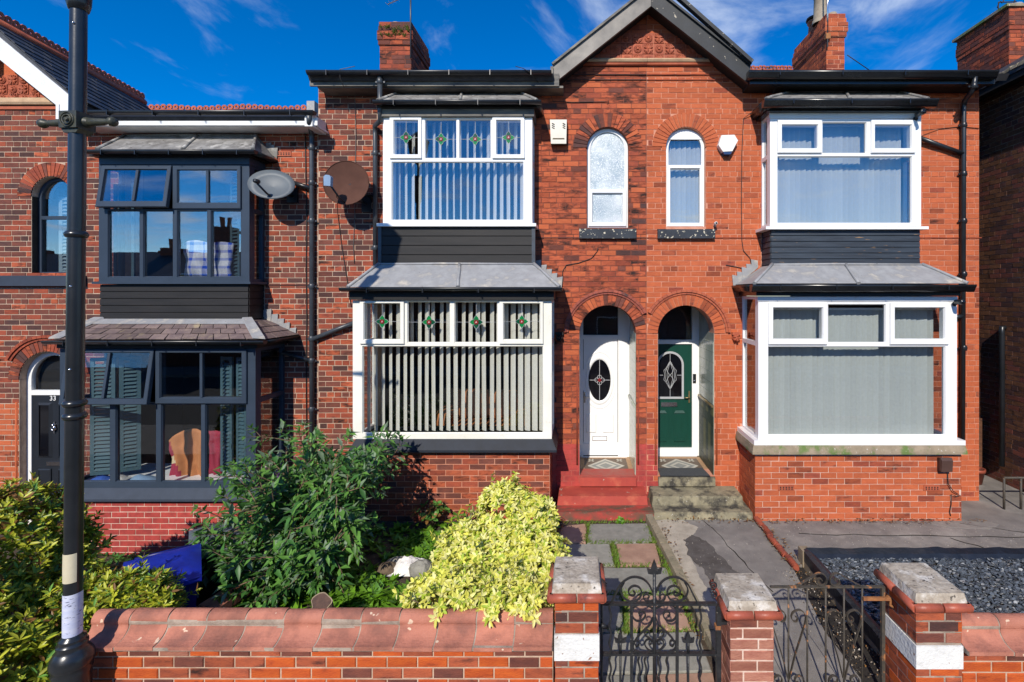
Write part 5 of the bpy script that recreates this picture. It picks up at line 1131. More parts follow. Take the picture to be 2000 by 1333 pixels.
# path 1 of flagstones
PF = sheet('garden_path', -.34, 1.3, 3.66, 6.88, -.012, 'soil', .008, 5)
def flag(pts, mt, z=.012): # pts are ground pixels
    q = [(X(px, F*(CZ-z)/(py-PY)), F*(CZ-z)/(py-PY)) for px, py in pts]; c = Vector((sum(p[0] for p in q)/len(q), sum(p[1] for p in q)/len(q)))
    m = MB(); s_ = [(c+(Vector(p)-c)*.985) for p in q]; k = len(q)
    m.add([(p[0], p[1], -.05) for p in q]+[(p[0], p[1], z-.006) for p in q]+[(p[0], p[1], z+R.uniform(-.002, .003)) for p in s_],
          [tuple(range(k))]+[(i, (i+1) % k, k+(i+1) % k, k+i) for i in range(k)]+[(k+i, k+(i+1) % k, 2*k+(i+1) % k, 2*k+i) for i in range(k)]+[tuple(2*k+i for i in range(k))])
    o = m.build('flagstone', mt, PF); return o
flag([(1098, 1028), (1146, 1023), (1144, 1060), (1086, 1061)], 'flag_pink'); flag([(1152, 1024), (1264, 1023), (1276, 1058), (1147, 1061)], 'flag_grey')
flag([(1080, 1064), (1190, 1062), (1200, 1104), (1075, 1106)], 'flag_grey'); flag([(1204, 1063), (1280, 1062), (1291, 1104), (1212, 1104)], 'flag_pink')
flag([(1074, 1110), (1300, 1109), (1330, 1160), (1070, 1160)], 'flag_grey'); flag([(1064, 1164), (1215, 1163), (1219, 1236), (1060, 1236)], 'flag_grey'); flag([(1226, 1164), (1325, 1163), (1350, 1228), (1228, 1230)], 'flag_pink')
flag([(1060, 1241), (1362, 1234), (1390, 1310), (1060, 1315)], 'flag_grey'); flag([(1264, 1318), (1392, 1314), (1410, 1400), (1266, 1400)], 'flag_pink'); flag([(1060, 1320), (1258, 1318), (1258, 1400), (1060, 1400)], 'flag_grey')
m = MB(); rr = random.Random(3)
lines = [((1149, 1024), (1145, 1062), 55), ((1148, 1062), (1282, 1060), 80), ((1196, 1063), (1206, 1107), 130), ((1076, 1107), (1298, 1106), 90), ((1217, 1161), (1224, 1238), 200), ((1065, 1162), (1330, 1161), 170), ((1060, 1239), (1360, 1231), 120), ((1262, 1030), (1300, 1105), 60), ((1300, 1105), (1352, 1225), 120), ((1100, 1022), (1264, 1020), 60)]
for a, b, n in lines:
    for i in range(n*2):
        t = rr.random(); px, py = a[0]+(b[0]-a[0])*t, a[1]+(b[1]-a[1])*t; Y = F*CZ/(py-PY); x = X(px, Y)+rr.gauss(0, .022); y = Y+rr.gauss(0, .02)
        for k in range(3):
            ang = rr.random()*6.3; h = rr.uniform(.012, .045); m.add([(x, y, .0), (x+.012*math.cos(ang), y+.012*math.sin(ang), 0), (x+.03*math.cos(ang+.8), y+.03*math.sin(ang+.8), h)], [(0, 1, 2)], rr.choice((0, 0, 1)))
mo = m.build('moss', ['moss', 'leaf_weed'], PF, 'stuff', fix=False)
# kerb between the paths
kb = struct(MB().box(-.01, .01, 0, .01, -.05, -.04).build('path_kerb', 'kerb'))
kp = [(X(1269+(1348-1269)*t, 1), 0) for t in (0,)]
ka, kb2 = Vector((.98, 6.86)), Vector((1.27, 3.7)); n = 4
for i in range(n):
    a, b = ka.lerp(kb2, (i+.008)/n), ka.lerp(kb2, (i+.992)/n); MB().bar((a.x, a.y, .02), (b.x, b.y, .02), .095, .13).build('kerb_stone', 'kerb', kb)
# asphalt: path 2, patches, forecourt
def rough(pts, amp=.035, sub=9):
    out = []
    for a, b in zip(pts, pts[1:]+pts[:1]):
        for i in range(sub):
            t = i/sub; x, y = a[0]+(b[0]-a[0])*t, a[1]+(b[1]-a[1])*t; out.append((x+amp*noise.noise(Vector((x*7, y*7, 1)))+amp*.5*noise.noise(Vector((x*23, y*23, 1))), y+amp*noise.noise(Vector((x*7, y*7, 9)))+amp*.5*noise.noise(Vector((x*23, y*23, 9)))))
    return out
mat('asphalt_pale', (.27, .25, .22), (.21, .19, .175), .9, 6, .5, 140, spec=.2)
def poly(name, pts, z, mt, th=.03):
    return struct(MB().prism(pts, z-th, z, 'z').build(name, mt))
poly('side_path', [(1.02, 6.87), (2.46, 6.87), (2.46, 5.6), (2.3, 4.6), (2.32, 3.66), (1.3, 3.66)], .0, 'asphalt')
poly('side_path', rough([(1.06, 6.85), (1.47, 6.85), (1.60, 6.62), (1.52, 6.45), (1.33, 6.2), (1.34, 5.9), (1.36, 5.4), (1.42, 5.0), (1.36, 4.5), (1.22, 4.3), (1.17, 5.2)]), .004, 'concrete', .02)
poly('side_path', rough([(1.33, 6.3), (1.50, 6.44), (1.62, 6.25), (1.72, 5.9), (1.80, 5.5), (1.70, 5.2), (1.5, 5.15), (1.42, 5.6), (1.32, 5.95)], .06), .008, 'asphalt_dark', .02)
poly('forecourt', [(2.47, 7.6), (2.47, 5.72), (12, 5.72), (12, 14), (6.0, 14), (6.0, 7.6)], .0, 'asphalt')
poly('forecourt', rough([(5.2, 6.84), (5.6, 6.84), (5.75, 6.72), (5.5, 6.6), (5.1, 6.63), (4.8, 6.75)]), .004, 'asphalt_pale', .02)
cr = MB()
for a, b in (((2.9, 6.45), (6.3, 6.35)), ((5.25, 6.75), (7.6, 5.75)), ((4.8, 6.35), (5.3, 5.75)), ((6.3, 6.35), (7.6, 6.75)), ((1.75, 6.85), (2.05, 5.2))):
    p = [Vector((*a, .002)).lerp(Vector((*b, .002)), i/14)+Vector((R.uniform(-.02, .02), R.uniform(-.02, .02), .0)) for i in range(15)]
    cr.tube(p, [R.uniform(.003, .009) for _ in p], 4)
struct(cr.build('forecourt_crack', 'soil_dark'))
sheet('side_border', 2.3, 2.75, 3.66, 5.75, -.03, 'soil_dark', .02, 6)
# rope edging
re = thing('rope_edging', 'terracotta rope twist edging tiles beside the side path', 'edging', (2.47, 6.2, 0))
for i in range(5):
    y0 = 6.84-i*.25; m = MB(); nseg = 22; L_ = .24
    for k in range(nseg+1):
        for j in range(10):
            t = 2*PI*j/10; r = .034+.010*math.cos(2*(t+k*.9)); m.v.append((2.47+.012*math.sin(i*2)+r*math.cos(t), y0-L_*k/nseg, .03+r*math.sin(t)))
    for k in range(nseg):
        for j in range(10): m.f.append((k*10+j, k*10+(j+1) % 10, (k+1)*10+(j+1) % 10, (k+1)*10+j)); m.m.append(0); m.sm.append(True)
    m.f.append(tuple(range(10))); m.m.append(0); m.sm.append(False); m.f.append(tuple(nseg*10+j for j in range(10))); m.m.append(0); m.sm.append(False)
    m.build('edging_tile', 'terracotta_trim', re)
# gravel bed
gb = thing('raised_gravel_bed', 'raised bed of blue slate chippings lined with black membrane', 'gravel bed', (4.5, 4.9, 0))
MB().box(2.66, 9, 3.9, 5.70, -.05, .10).build('bed_base', 'soil_dark', gb)
MB().bar((2.64, 5.72, .06), (2.66, 3.9, .06), .05, .2).build('timber_edge', 'timber', gb); MB().box(2.6, 2.70, 5.70, 5.82, -.02, .17).build('corner_post', 'timber', gb)
m = MB(); n = 70; pr = []
for i in range(n+1): # rumpled membrane along the back edge
    x = 2.66+i*(9-2.66)/n; w = .02*noise.noise(Vector((x*3, 1, 0)))+.012*noise.noise(Vector((x*9, 3, 0)))
    pr.append([(x, 5.80+w, .0), (x, 5.81+w, .15+w), (x, 5.75, .185+w*1.2), (x, 5.66+w, .16), (x, 5.60+w, .10)])
for i in range(n):
    for k in range(4): m.add([pr[i][k], pr[i+1][k], pr[i+1][k+1], pr[i][k+1]], [(0, 1, 2, 3)], 0, True)
m.build('membrane', 'membrane', gb)
m = MB(); pr = []
for i in range(31):
    y = 5.74-i*(5.74-3.95)/30; w = .012*noise.noise(Vector((y*4, 7, 0))); pr.append([(2.612+w, y, .05+w), (2.61+w, y, .165+w), (2.66, y, .18+w), (2.72+w, y, .15), (2.76+w, y, .09)])
for i in range(30):
    for k in range(4): m.add([pr[i][k], pr[i+1][k], pr[i+1][k+1], pr[i][k+1]], [(0, 1, 2, 3)], 0, True)
m.build('membrane', 'membrane', gb)
m = MB(); rr = random.Random(9)
for i in range(19000):
    x = rr.uniform(2.70, 6.8); y = rr.uniform(4.0, 5.70); s_ = rr.uniform(.010, .026); a = rr.random()*6.3; tl = rr.uniform(-.5, .5); tl2 = rr.uniform(-.5, .5); z = .105+rr.random()*.022
    pts = []
    for k in range(5):
        t = a+k*1.257+rr.uniform(-.2, .2); q = s_*rr.uniform(.65, 1.1); u, v = q*math.cos(t), q*.7*math.sin(t); pts.append((x+u, y+v, z+u*tl+v*tl2))
    m.add(pts+[(p[0], p[1], p[2]+.005) for p in pts], [(5, 6, 7, 8, 9)]+[(k, (k+1) % 5, 5+(k+1) % 5, 5+k) for k in range(5)], 1 if rr.random() < .11 else 0)
m.build('slate_chippings', ['slate_chip', 'slate_chip_pale'], gb, 'stuff', fix=False)
m = MB()
for i in range(500): # leaf litter and grit in the dark border
    x = rr.uniform(2.3, 2.62); y = rr.uniform(4.0, 5.6); s_ = rr.uniform(.008, .022); a = rr.random()*6.3; z = -.005+rr.random()*.012
    m.add([(x, y, z), (x+s_*math.cos(a), y+s_*math.sin(a), z+.006), (x+s_*math.cos(a+.9), y+s_*math.sin(a+.9), z+.012)], [(0, 1, 2)], rr.choice((0, 0, 1, 2, 3)))
o = m.build('leaf_litter', ['soil', 'timber', 'leaf_bronze', 'cap_stone'], None, 'stuff', fix=False); o['label'] = 'dry leaves and grit along the dark border by the gate'; o['category'] = 'leaf litter'

# ================================================================= FRONT WALLS, PILLARS
def coping_mesh(L_):
    prof = [(3.605, .53), (3.60, .536), (3.60, .562)]+[(3.60+.132*math.sin(t)*1.0, .562+.088*(1-math.cos(t))) for t in [PI/2*i/9 for i in range(1, 10)]]
    prof += [(3.785-.058*math.cos(t), .668+.056*math.sin(t)) for t in [-.45+(PI+.9)*i/16 for i in range(17)]]
    prof += [(3.85, .645), (3.90, .60), (3.96, .565), (3.96, .53)]
    return [(y-3.78, z-.53) for y, z in prof]
COP = shared('coping_stone', MB().prism(coping_mesh(1), -.5, .5, 'x', 0, False))
def front_wall(label, x0, x1, zt, joints, pick, L_, dz=0):
    w = thing('garden_wall', label, 'garden wall', ((x0+x1)/2, 3.78, -.12)); bk = Bricks(w)
    c = MB().box(x0, x1, 3.672, 3.885, -.12, zt-.001).build('wall_core', joints, w)
    bk.lay(c, (0, 3.672), (1, 0), (0, -1), x0, x1, zt-8*.0825, zt, pick, ch=.0825, head=0, proud=.008, chamf=True, joint=.011)
    bk.finish(); n = max(1, round((x1-x0)/L_)); l = (x1-x0)/n
    MB().prism([(3.78+q[0]*.982, zt+.002+q[1]*.965) for q in coping_mesh(1)], x0+.004, x1-.004, 'x').build('coping_joint', 'mortar_grey', w)
    for i in range(n): inst('coping_stone', COP, 'coping', w, (x0+l*(i+.5), 3.78+R.uniform(-.004, .004), zt+.004+R.uniform(-.003, .003)), (l-.011, 1, 1), (R.uniform(-.008, .008), 0, R.uniform(-.008, .008)))
    return w
pg = lambda x, z: choose(('brick_garden', 5), ('brick_garden_hot', 2.5), ('brick_dark', 1), ('brick_brown', 1.4), ('brick_pale', .9)) if z > .44 else choose(('brick_garden', 5), ('brick_garden_hot', 5), ('brick_brown', 1.2))
front_wall('low red brick garden wall with moulded terracotta coping beside the lamp post', -3.70, -.19, .525, 'mortar_cream', pg, .293)
front_wall('short red brick garden wall in front of the slate chippings', 2.86, 6.2, .49, 'mortar_cream', pg, .33)
def pillar(label, x0, x1, y0, d, zt, pick, mort, band, capc):
    p = thing('gate_pillar', label, 'gate pillar', ((x0+x1)/2, y0+d/2, -.12)); bk = Bricks(p, 300); zb = zt-.08-.06
    c = MB().box(x0+.006, x1-.006, y0+.008, y0+d-.006, -.12, zb).build('pillar_core', mort, p)
    ex = (lambda z: [(-9, 9)] if band and band[0] < z < band[1] else [])
    nb = 11; zz = zb-nb*.0825
    bk.lay(c, (0, y0+.008), (1, 0), (0, -1), x0, x1, zz, zb, pick, ex, ch=.0825, bl=.222, head=0, chamf=True, joint=.011)
    for xs, sg in ((x0+.008, -1), (x1-.008, 1)): bk.lay(c, (xs, 0), (0, 1), (sg, 0), y0, y0+d, zz, zb, pick, ex, off=1, ch=.0825, bl=.222, head=0, joint=.011)
    bk.finish()
    if band: MB().box(x0-.002, x1+.002, y0-.004, y0+d+.002, band[0], band[1]).build('painted_block', 'white_paint', p)
    e = .055; r = .034; zc = zb+.036
    for a, b in (((x0-e+r, y0-e+r), (x1+e-r, y0-e+r)), ((x0-e+r, y0-e+r), (x0-e+r, y0+d+e-r)), ((x1+e-r, y0-e+r), (x1+e-r, y0+d+e-r)), ((x0-e+r, y0+d+e-r), (x1+e-r, y0+d+e-r))):
        A, B = Vector((*a, zc)), Vector((*b, zc)); dd = (B-A).normalized(); mid = A.lerp(B, .5)
        for s0, s1 in ((A-dd*r*.5, mid-dd*.006), (mid+dd*.006, B+dd*r*.5)): MB().tube([s0, s1], r, 10).build('moulding', 'terracotta_trim', p)
    MB().box(x0-.02, x1+.02, y0-.02, y0+d+.02, zb, zb+.068).build('mould_core', 'mortar_grey', p)
    m = MB(); n = 12; g = 8; za, zb2 = zb+.0685, zt; ins = .012
    for j in range(g+1): # slightly uneven cast cap
        for i in range(g+1):
            u, v = i/g, j/g; ed = min(u, v, 1-u, 1-v) == 0; x = x0-.012+ins+(x1-x0+.024-2*ins)*u; y = y0-.012+ins+(d+.024-2*ins)*v
            m.v.append((x, y, zb2-(.004 if ed else 0)+.004*noise.noise(Vector((x*14, y*14, zt)))))
    for j in range(g):
        for i in range(g): k = j*(g+1)+i; m.f.append((k, k+1, k+g+2, k+g+1)); m.m.append(0); m.sm.append(False)
    m.hexa([(x0-.02, y0-.02, za), (x1+.02, y0-.02, za), (x1+.02, y0+d+.02, za), (x0-.02, y0+d+.02, za), (x0-.006, y0-.006, zb2-.006), (x1+.006, y0-.006, zb2-.006), (x1+.006, y0+d+.006, zb2-.006), (x0-.006, y0+d+.006, zb2-.006)])
    m.build('cap', capc, p); return p
pillar('brick gate pillar at the coped wall end, white block and pitted concrete cap', -.178, .152, 3.635, .36, 1.02, pg, 'mortar_grey', (.44, .63), 'cap_stone')
pbl = lambda x, z: choose(('brick_bleached', 5), ('brick_pale', 3), ('brick_brown', 1))
pillar('pale bleached brick gate pillar standing between the two iron gates', 1.152, 1.49, 3.74, .36, .825, pbl, 'mortar_white', None, 'cap_stone')
pillar('brick gate pillar with a white block next to the slate chippings', 2.50, 2.845, 3.64, .40, .945, pg, 'mortar_grey', (.375, .545), 'cap_stone')

# ================================================================= GATES
def spiral(mb, c, r0, r1, a0, turns, w, Y, sgn=1, n=26, flat=None):
    pts = []
    for i in range(n+1):
        t = i/n; a = a0+sgn*turns*2*PI*t; r = r0+(r1-r0)*t; pts.append((c[0]+r*math.cos(a), Y, c[1]+r*math.sin(a)))
    mb.tube(pts, w, 6) if not flat else strap(mb, pts, flat, w)
def strap(mb, pts, d, w): # flat iron strap standing edge-on
    for a, b in zip(pts, pts[1:]): mb.bar(a, b, d, w, 0, (0, 0, 1)) if False else mb.hexa(_sq(a, b, d, w))
def _sq(a, b, d, w):
    a = Vector(a); b = Vector(b); t = (b-a).normalized(); n = Vector((-t.z, 0, t.x))*w/2; y = Vector((0, d/2, 0)); b = b+t*w*.2
    return [a-n-y, a+n-y, a+n+y, a-n+y, b-n-y, b+n-y, b+n+y, b-n+y]
def smooth(pts, Y, n=5):
    out = []; P = [Vector((p[0], Y, p[1])) for p in pts]
    for i in range(len(P)-1):
        p0, p1, p2, p3 = P[max(i-1, 0)], P[i], P[i+1], P[min(i+2, len(P)-1)]
        for k in range(n):
            t = k/n; out.append(.5*((2*p1)+(p2-p0)*t+(2*p0-5*p1+4*p2-p3)*t*t+(3*p1-p0-3*p2+p3)*t**3))
    return out+[P[-1]]
def gate1():
    Y = 3.84; g = thing('iron_gate', 'ornate black wrought iron gate with spear finial and scrolls', 'gate', (.6, Y, -.1)); cx = .592
    k = lambda u, v: (cx+u, .735+v)
    x0, x1 = .19, 1.075; mt = 'iron_black'
    MB().box(x0, x1, Y-.016, Y+.016, .724, .741).build('top_rail', mt, g); MB().box(x0, x1, Y-.016, Y+.016, .333, .350).build('middle_rail', mt, g); MB().box(x0, x1, Y-.016, Y+.016, -.06, -.04).build('bottom_rail', mt, g)
    MB().box(x0-.02, x0, Y-.014, Y+.014, -.08, .745).build('stile', mt, g); MB().box(x1, x1+.035, Y-.02, Y+.02, -.08, .72).build('stile', mt, g)
    MB().tube([(cx, Y, -.05), (cx, Y, .97)], .013, 8).build('centre_bar', mt, g)
    def spear(x, z, s): 
        MB().prism([(x, z+.115*s), (x+.022*s, z+.055*s), (x+.026*s, z+.03*s), (x+.06*s, z+.048*s), (x+.05*s, z+.005*s), (x+.02*s, z), (x-.02*s, z), (x-.05*s, z+.005*s), (x-.06*s, z+.048*s), (x-.026*s, z+.03*s), (x-.022*s, z+.055*s)], Y-.011, Y+.011, 'y').build('spear_head', mt, g)
    spear(cx, .965, 1)
    for u in (-.265, .265): MB().tube([(cx+u, Y, .345), (cx+u, Y, .44)], .011, 8).build('bar', mt, g); spear(cx+u, .43, .8)
    for u in (-.178, .178): MB().box(cx+u-.011, cx+u+.011, Y-.011, Y+.011, -.05, .735).build('bar', mt, g)
    def twist(x, z0, z1):
        n = int((z1-z0)/.016); MB().tube([(x+.007*math.cos(i*.75), Y+.007*math.sin(i*.75), z0+(z1-z0)*i/n) for i in range(n+1)], .0085, 6).build('twisted_bar', mt, g)
    for u in (-.345, .36): twist(cx+u, -.05, .73)
    for u in (-.12, -.07, .035, .10): twist(cx+u, -.05, .335)
    for u in (-.265, .265): MB().tube([(cx+u, Y, -.05), (cx+u, Y, .335)], .009, 6).build('bar', mt, g)
    for s_ in (-1, 1):
        m = MB(); K = lambda pts: [(cx+s_*p[0], .741+p[1]) for p in pts]
        strap(m, smooth(K([(.335, .0), (.30, .07), (.26, .145), (.20, .19), (.15, .20), (.09, .185), (.045, .145), (.012, .08)]), Y), .016, .012)
        strap(m, smooth(K([(.235, .16), (.262, .10), (.24, .04), (.18, .008), (.12, .03), (.10, .08), (.12, .12), (.165, .13), (.20, .10), (.195, .065), (.165, .055), (.15, .075), (.165, .09)]), Y), .016, .011)
        strap(m, smooth(K([(.008, .02), (.04, .01), (.075, .02), (.085, .05), (.062, .066), (.04, .05), (.05, .032)]), Y), .014, .009)
        m.build('scroll', mt, g)
        m = MB(); K = lambda pts: [(cx+s_*p[0], .735-p[1]) for p in pts]
        strap(m, smooth(K([(.012, .04), (.06, .015), (.12, .01), (.165, .04), (.17, .10), (.14, .135), (.095, .13), (.07, .095), (.085, .065), (.115, .068), (.12, .09), (.105, .1)]), Y), .016, .010)
        strap(m, smooth(K([(.012, .11), (.03, .16), (.08, .21), (.135, .27), (.165, .33), (.15, .37), (.10, .385)]), Y), .016, .010)
        strap(m, smooth(K([(.012, .375), (.05, .36), (.075, .32), (.06, .285), (.03, .285), (.025, .315), (.045, .32)]), Y), .014, .009)
        strap(m, smooth(K([(.012, .30), (.04, .27), (.07, .25), (.075, .22), (.05, .21), (.035, .235)]), Y), .014, .009)
        strap(m, smooth(K([(.165, .3), (.13, .29), (.12, .32), (.14, .335), (.15, .32)]), Y), .014, .009)
        m.build('scroll', mt, g)
    MB().box(x1+.035, x1+.085, Y-.02, Y+.02, .58, .60).build('latch', mt, g); MB().box(x1-.01, x1+.03, Y-.0225, Y+.0225, .54, .57).build('latch_plate', 'rust', g)
    m = MB(); m.tube([(.16, Y-.02, .57), (.19, Y-.04, .59), (.215, Y-.03, .57), (.19, Y, .555)], .016, 7); m.build('hinge', 'iron_black', g)
    for z0, r_ in ((.79, .035), (.86, .03)):
        m = MB(); spiral(m, (1.06, z0), .006, r_, 0, 1.4, .006, Y+.02); spiral(m, (.2, z0), .006, r_*.9, PI, 1.4, .006, Y+.02, -1); m.build('scroll', mt, g)
gate1()
def gate2():
    Y = 3.9; mt = 'iron_rusty'; g = thing('iron_gate', 'plain thin rusty iron gate with heart-shaped scrolls', 'gate', (2, Y, -.1)); x0, x1 = 1.56, 2.40; zt = .835
    MB().box(x0-.04, x1, Y-.012, Y+.012, zt-.012, zt).build('top_rail', mt, g); MB().box(x0, x1, Y-.012, Y+.012, -.08, -.066).build('bottom_rail', mt, g)
    xs = [X(p, Y) for p in (1540, 1576.7, 1612.7, 1648.3, 1684)]
    for x in xs: MB().tube([(x, Y, -.07), (x, Y, zt-.01)], .0075, 8).build('bar', mt, g)
    MB().box(x1, x1+.026, Y-.013, Y+.013, -.09, zt).build('stile', mt, g)
    for xc in (xs[0], xs[3]):
        for s_ in (-1, 1):
            m = MB(); K = lambda pts: [(xc+s_*p[0], p[1]) for p in pts]
            strap(m, smooth(K([(.006, .10), (.05, .28), (.10, .44), (.135, .56), (.125, .62), (.085, .645), (.04, .63), (.022, .595), (.035, .56), (.062, .555), (.072, .58), (.055, .592)]), Y), .022, .0055); m.build('heart_scroll', mt, g)
            m = MB(); strap(m, smooth(K([(.01, -.02), (.06, -.01), (.11, .03), (.12, .09), (.09, .125), (.055, .11), (.055, .075), (.08, .07)]), Y), .022, .0055); m.build('heart_scroll', mt, g)
    xm = (xs[1]+xs[3])/2+.02
    for s_ in (-1, 1):
        m = MB(); K = lambda pts: [(xm+s_*p[0], zt+p[1]) for p in pts]
        strap(m, smooth(K([(.26, .0), (.15, .06), (.085, .10), (.04, .095), (.015, .06), (.02, .02), (.055, .003), (.085, .02), (.085, .05), (.062, .06), (.05, .045)]), Y), .022, .0055); m.build('scroll', mt, g)
    MB().box(xs[4]-.005, x1+.06, Y-.03, Y-.014, zt-.10, zt-.075).build('latch_bar', 'rust', g)
    m = MB(); m.tube([(x1+.05, Y, zt-.08), (x1+.075, Y, zt-.10), (x1+.07, Y, zt-.15), (x1+.1, Y, zt-.17)], .011, 7); m.build('hinge', 'rust', g)
gate2()

# ================================================================= LAMP POST
def lamp():
    y = 3.49; xb = X(140, y); t = thing('lamp_post', 'tall black cast iron lamp post with ladder bar and paper notice', 'lamp post', (xb, y, -.12))
    lean = lambda z: xb+.006+(z-.7)*.0098
    def seg(name, prof, mt, n=28):
        m = MB().lathe(prof, (0, 0, 0), n); m.v = [(lean(p[2])+p[0], y+p[1], p[2]) for p in m.v]; return m.build(name, mt, t)
    zz = lambda p: Z(p, y)
    seg('base', [(.0, -.12), (.14, -.12), (.14, .0), (.12, .03), (.105, .06), (.104, zz(1315)), (.113, zz(1306)), (.104, zz(1300)), (.118, zz(1296)), (.122, zz(1288)), (.115, zz(1278)), (.095, zz(1268)), (.08, zz(1263)), (.086, zz(1258)), (.085, zz(1254)), (.07, zz(1252)), (.076, zz(1248)), (.072, zz(1244)), (.056, zz(1241)), (.052, zz(1236))], 'lamp_paint')
    seg('column', [(.052, zz(1238)), (.051, zz(820)), (.050, zz(780)), (.0495, zz(460)), (.048, zz(250)), (.047, zz(20)), (.047, 5.6)], 'lamp_paint')
    for p, r in ((458, .066), (787, .068), (812, .068)):
        seg('collar', [(.05, zz(p+7)), (r*.88, zz(p+6)), (r, zz(p+2)), (r, zz(p-1)), (r*.86, zz(p-5)), (.05, zz(p-6))], 'lamp_paint')
    seg('neck', [(.049, zz(22)), (.056, zz(21)), (.068, zz(8)), (.085, 5.6), (.09, 5.75), (0, 5.76)], 'lamp_paint')
    seg('lantern', [(.03, 5.76), (.03, 6.0), (.16, 6.1), (.22, 6.5), (.24, 6.52), (.05, 6.7), (0, 6.72)], 'lamp_paint', 8)
    # ladder bar
    zc = zz(240); c = lean(zc); rot = Matrix.Translation((c, y, zc)) @ Matrix.Rotation(math.radians(-4), 4, 'Z')
    s_ = .066; b = MB().box(-s_, s_, -s_, s_, -.055, .062); b.prism([(-.045, -.085), (.045, -.085), (s_, -.056), (-s_, -.056)], -.05, .05, 'y')
    for r0, r1, d in ((.052, .046, .01), (.036, .028, .012), (.012, 0, .016)): b.lathe([(r0, 0), (r0*.97, -d), (r1, -d*.7), (r1, 0)], (0, -s_, 0), 20, 0, 'y')
    b.xf(rot).build('ladder_bar_box', 'lamp_moss', t)
    for sg in (-1, 1):
        a = MB().lathe([(.036, .06), (.036, .085), (.027, .09), (.030, .10), (.022, .21), (.018, .235), (.030, .25), (.034, .268), (.028, .285), (0, .292)], (0, 0, 0), 14, 0, 'x')
        if sg < 0: a.v = [(-p[0], p[1], p[2]) for p in a.v]
        a.xf(rot).build('ladder_bar_arm', 'lamp_moss', t)
    for p in (52, 250, 560, 720): # studs
        z = zz(p); MB().lathe([(0, -.008), (.008, -.006), (.009, 0)], (lean(z)+.012, y-.047, z), 8, 0, 'y').build('stud', 'chrome', t)
    def patch(name, pa, pb, a0, a1, mt, r=.0535):
        m = MB().lathe([(r, zz(pb)), (r+.0008, (zz(pa)+zz(pb))/2), (r, zz(pa))], (0, 0, 0), 14, 0, 'z', a0, a1); m.v = [(lean(p[2])+p[0], y+p[1], p[2]) for p in m.v]; m.build(name, mt, t, fix=False)
    patch('sticker', 1077, 1133, math.radians(-160), math.radians(-25), 'sticker'); patch('paper_notice', 1156, 1240, math.radians(-165), math.radians(35), 'notice')
lamp()
# ================================================================= THINGS FIXED TO THE HOUSES
def dish_grey():
    t = thing('satellite_dish', 'grey oval satellite dish on the brown brick house', 'satellite dish', (X(545, 7.2), 7.45, Z(375, 7.3)))
    c = Vector((X(530, 7.12), 7.12, Z(360, 7.12))); m = MB(); n = 28
    for k, r in enumerate((0, .35, .7, 1.0)):
        for j in range(n): a = 2*PI*j/n; m.v.append((r*.31*math.cos(a), .07*(1-r*r), r*.245*math.sin(a)))
    for k in range(3):
        for j in range(n): m.f.append((k*n+j, k*n+(j+1) % n, (k+1)*n+(j+1) % n, (k+1)*n+j)); m.m.append(0); m.sm.append(True)
    o = len(m.v); m.v += [(p[0], p[1]+.012, p[2]) for p in m.v]
    for f in list(m.f): m.f.append(tuple(i+o for i in reversed(f))); m.m.append(0); m.sm.append(True)
    for j in range(n): m.f.append((3*n+j, 3*n+(j+1) % n, o+3*n+(j+1) % n, o+3*n+j)); m.m.append(0); m.sm.append(False)
    mt = Matrix.Translation(c) @ Matrix.Rotation(math.radians(14), 4, 'Z') @ Matrix.Rotation(math.radians(-22), 4, 'X') @ Matrix.Rotation(math.radians(8), 4, 'Y')
    m.xf(mt).build('reflector', 'dish_grey', t, fix=False)
    MB().tube([c+Vector((.02, .02, -.2)), c+Vector((.01, -.12, -.16)), c+Vector((-.04, -.25, -.05))], .014, 8).build('arm', 'black_plastic', t)
    MB().lathe([(0, -.05), (.03, -.045), (.034, .03), (.02, .05), (0, .05)], tuple(c+Vector((-.04, -.26, -.02))), 10, 0, 'y').build('receiver', 'black_plastic', t)
    MB().tube([c+Vector((0, .08, -.02)), (c.x+.08, 7.36, c.z-.1), (c.x+.1, 7.5, c.z-.1)], .022, 8).box(c.x+.02, c.x+.18, 7.46, 7.5, c.z-.2, c.z+.02).build('bracket', 'black_plastic', t)
dish_grey()
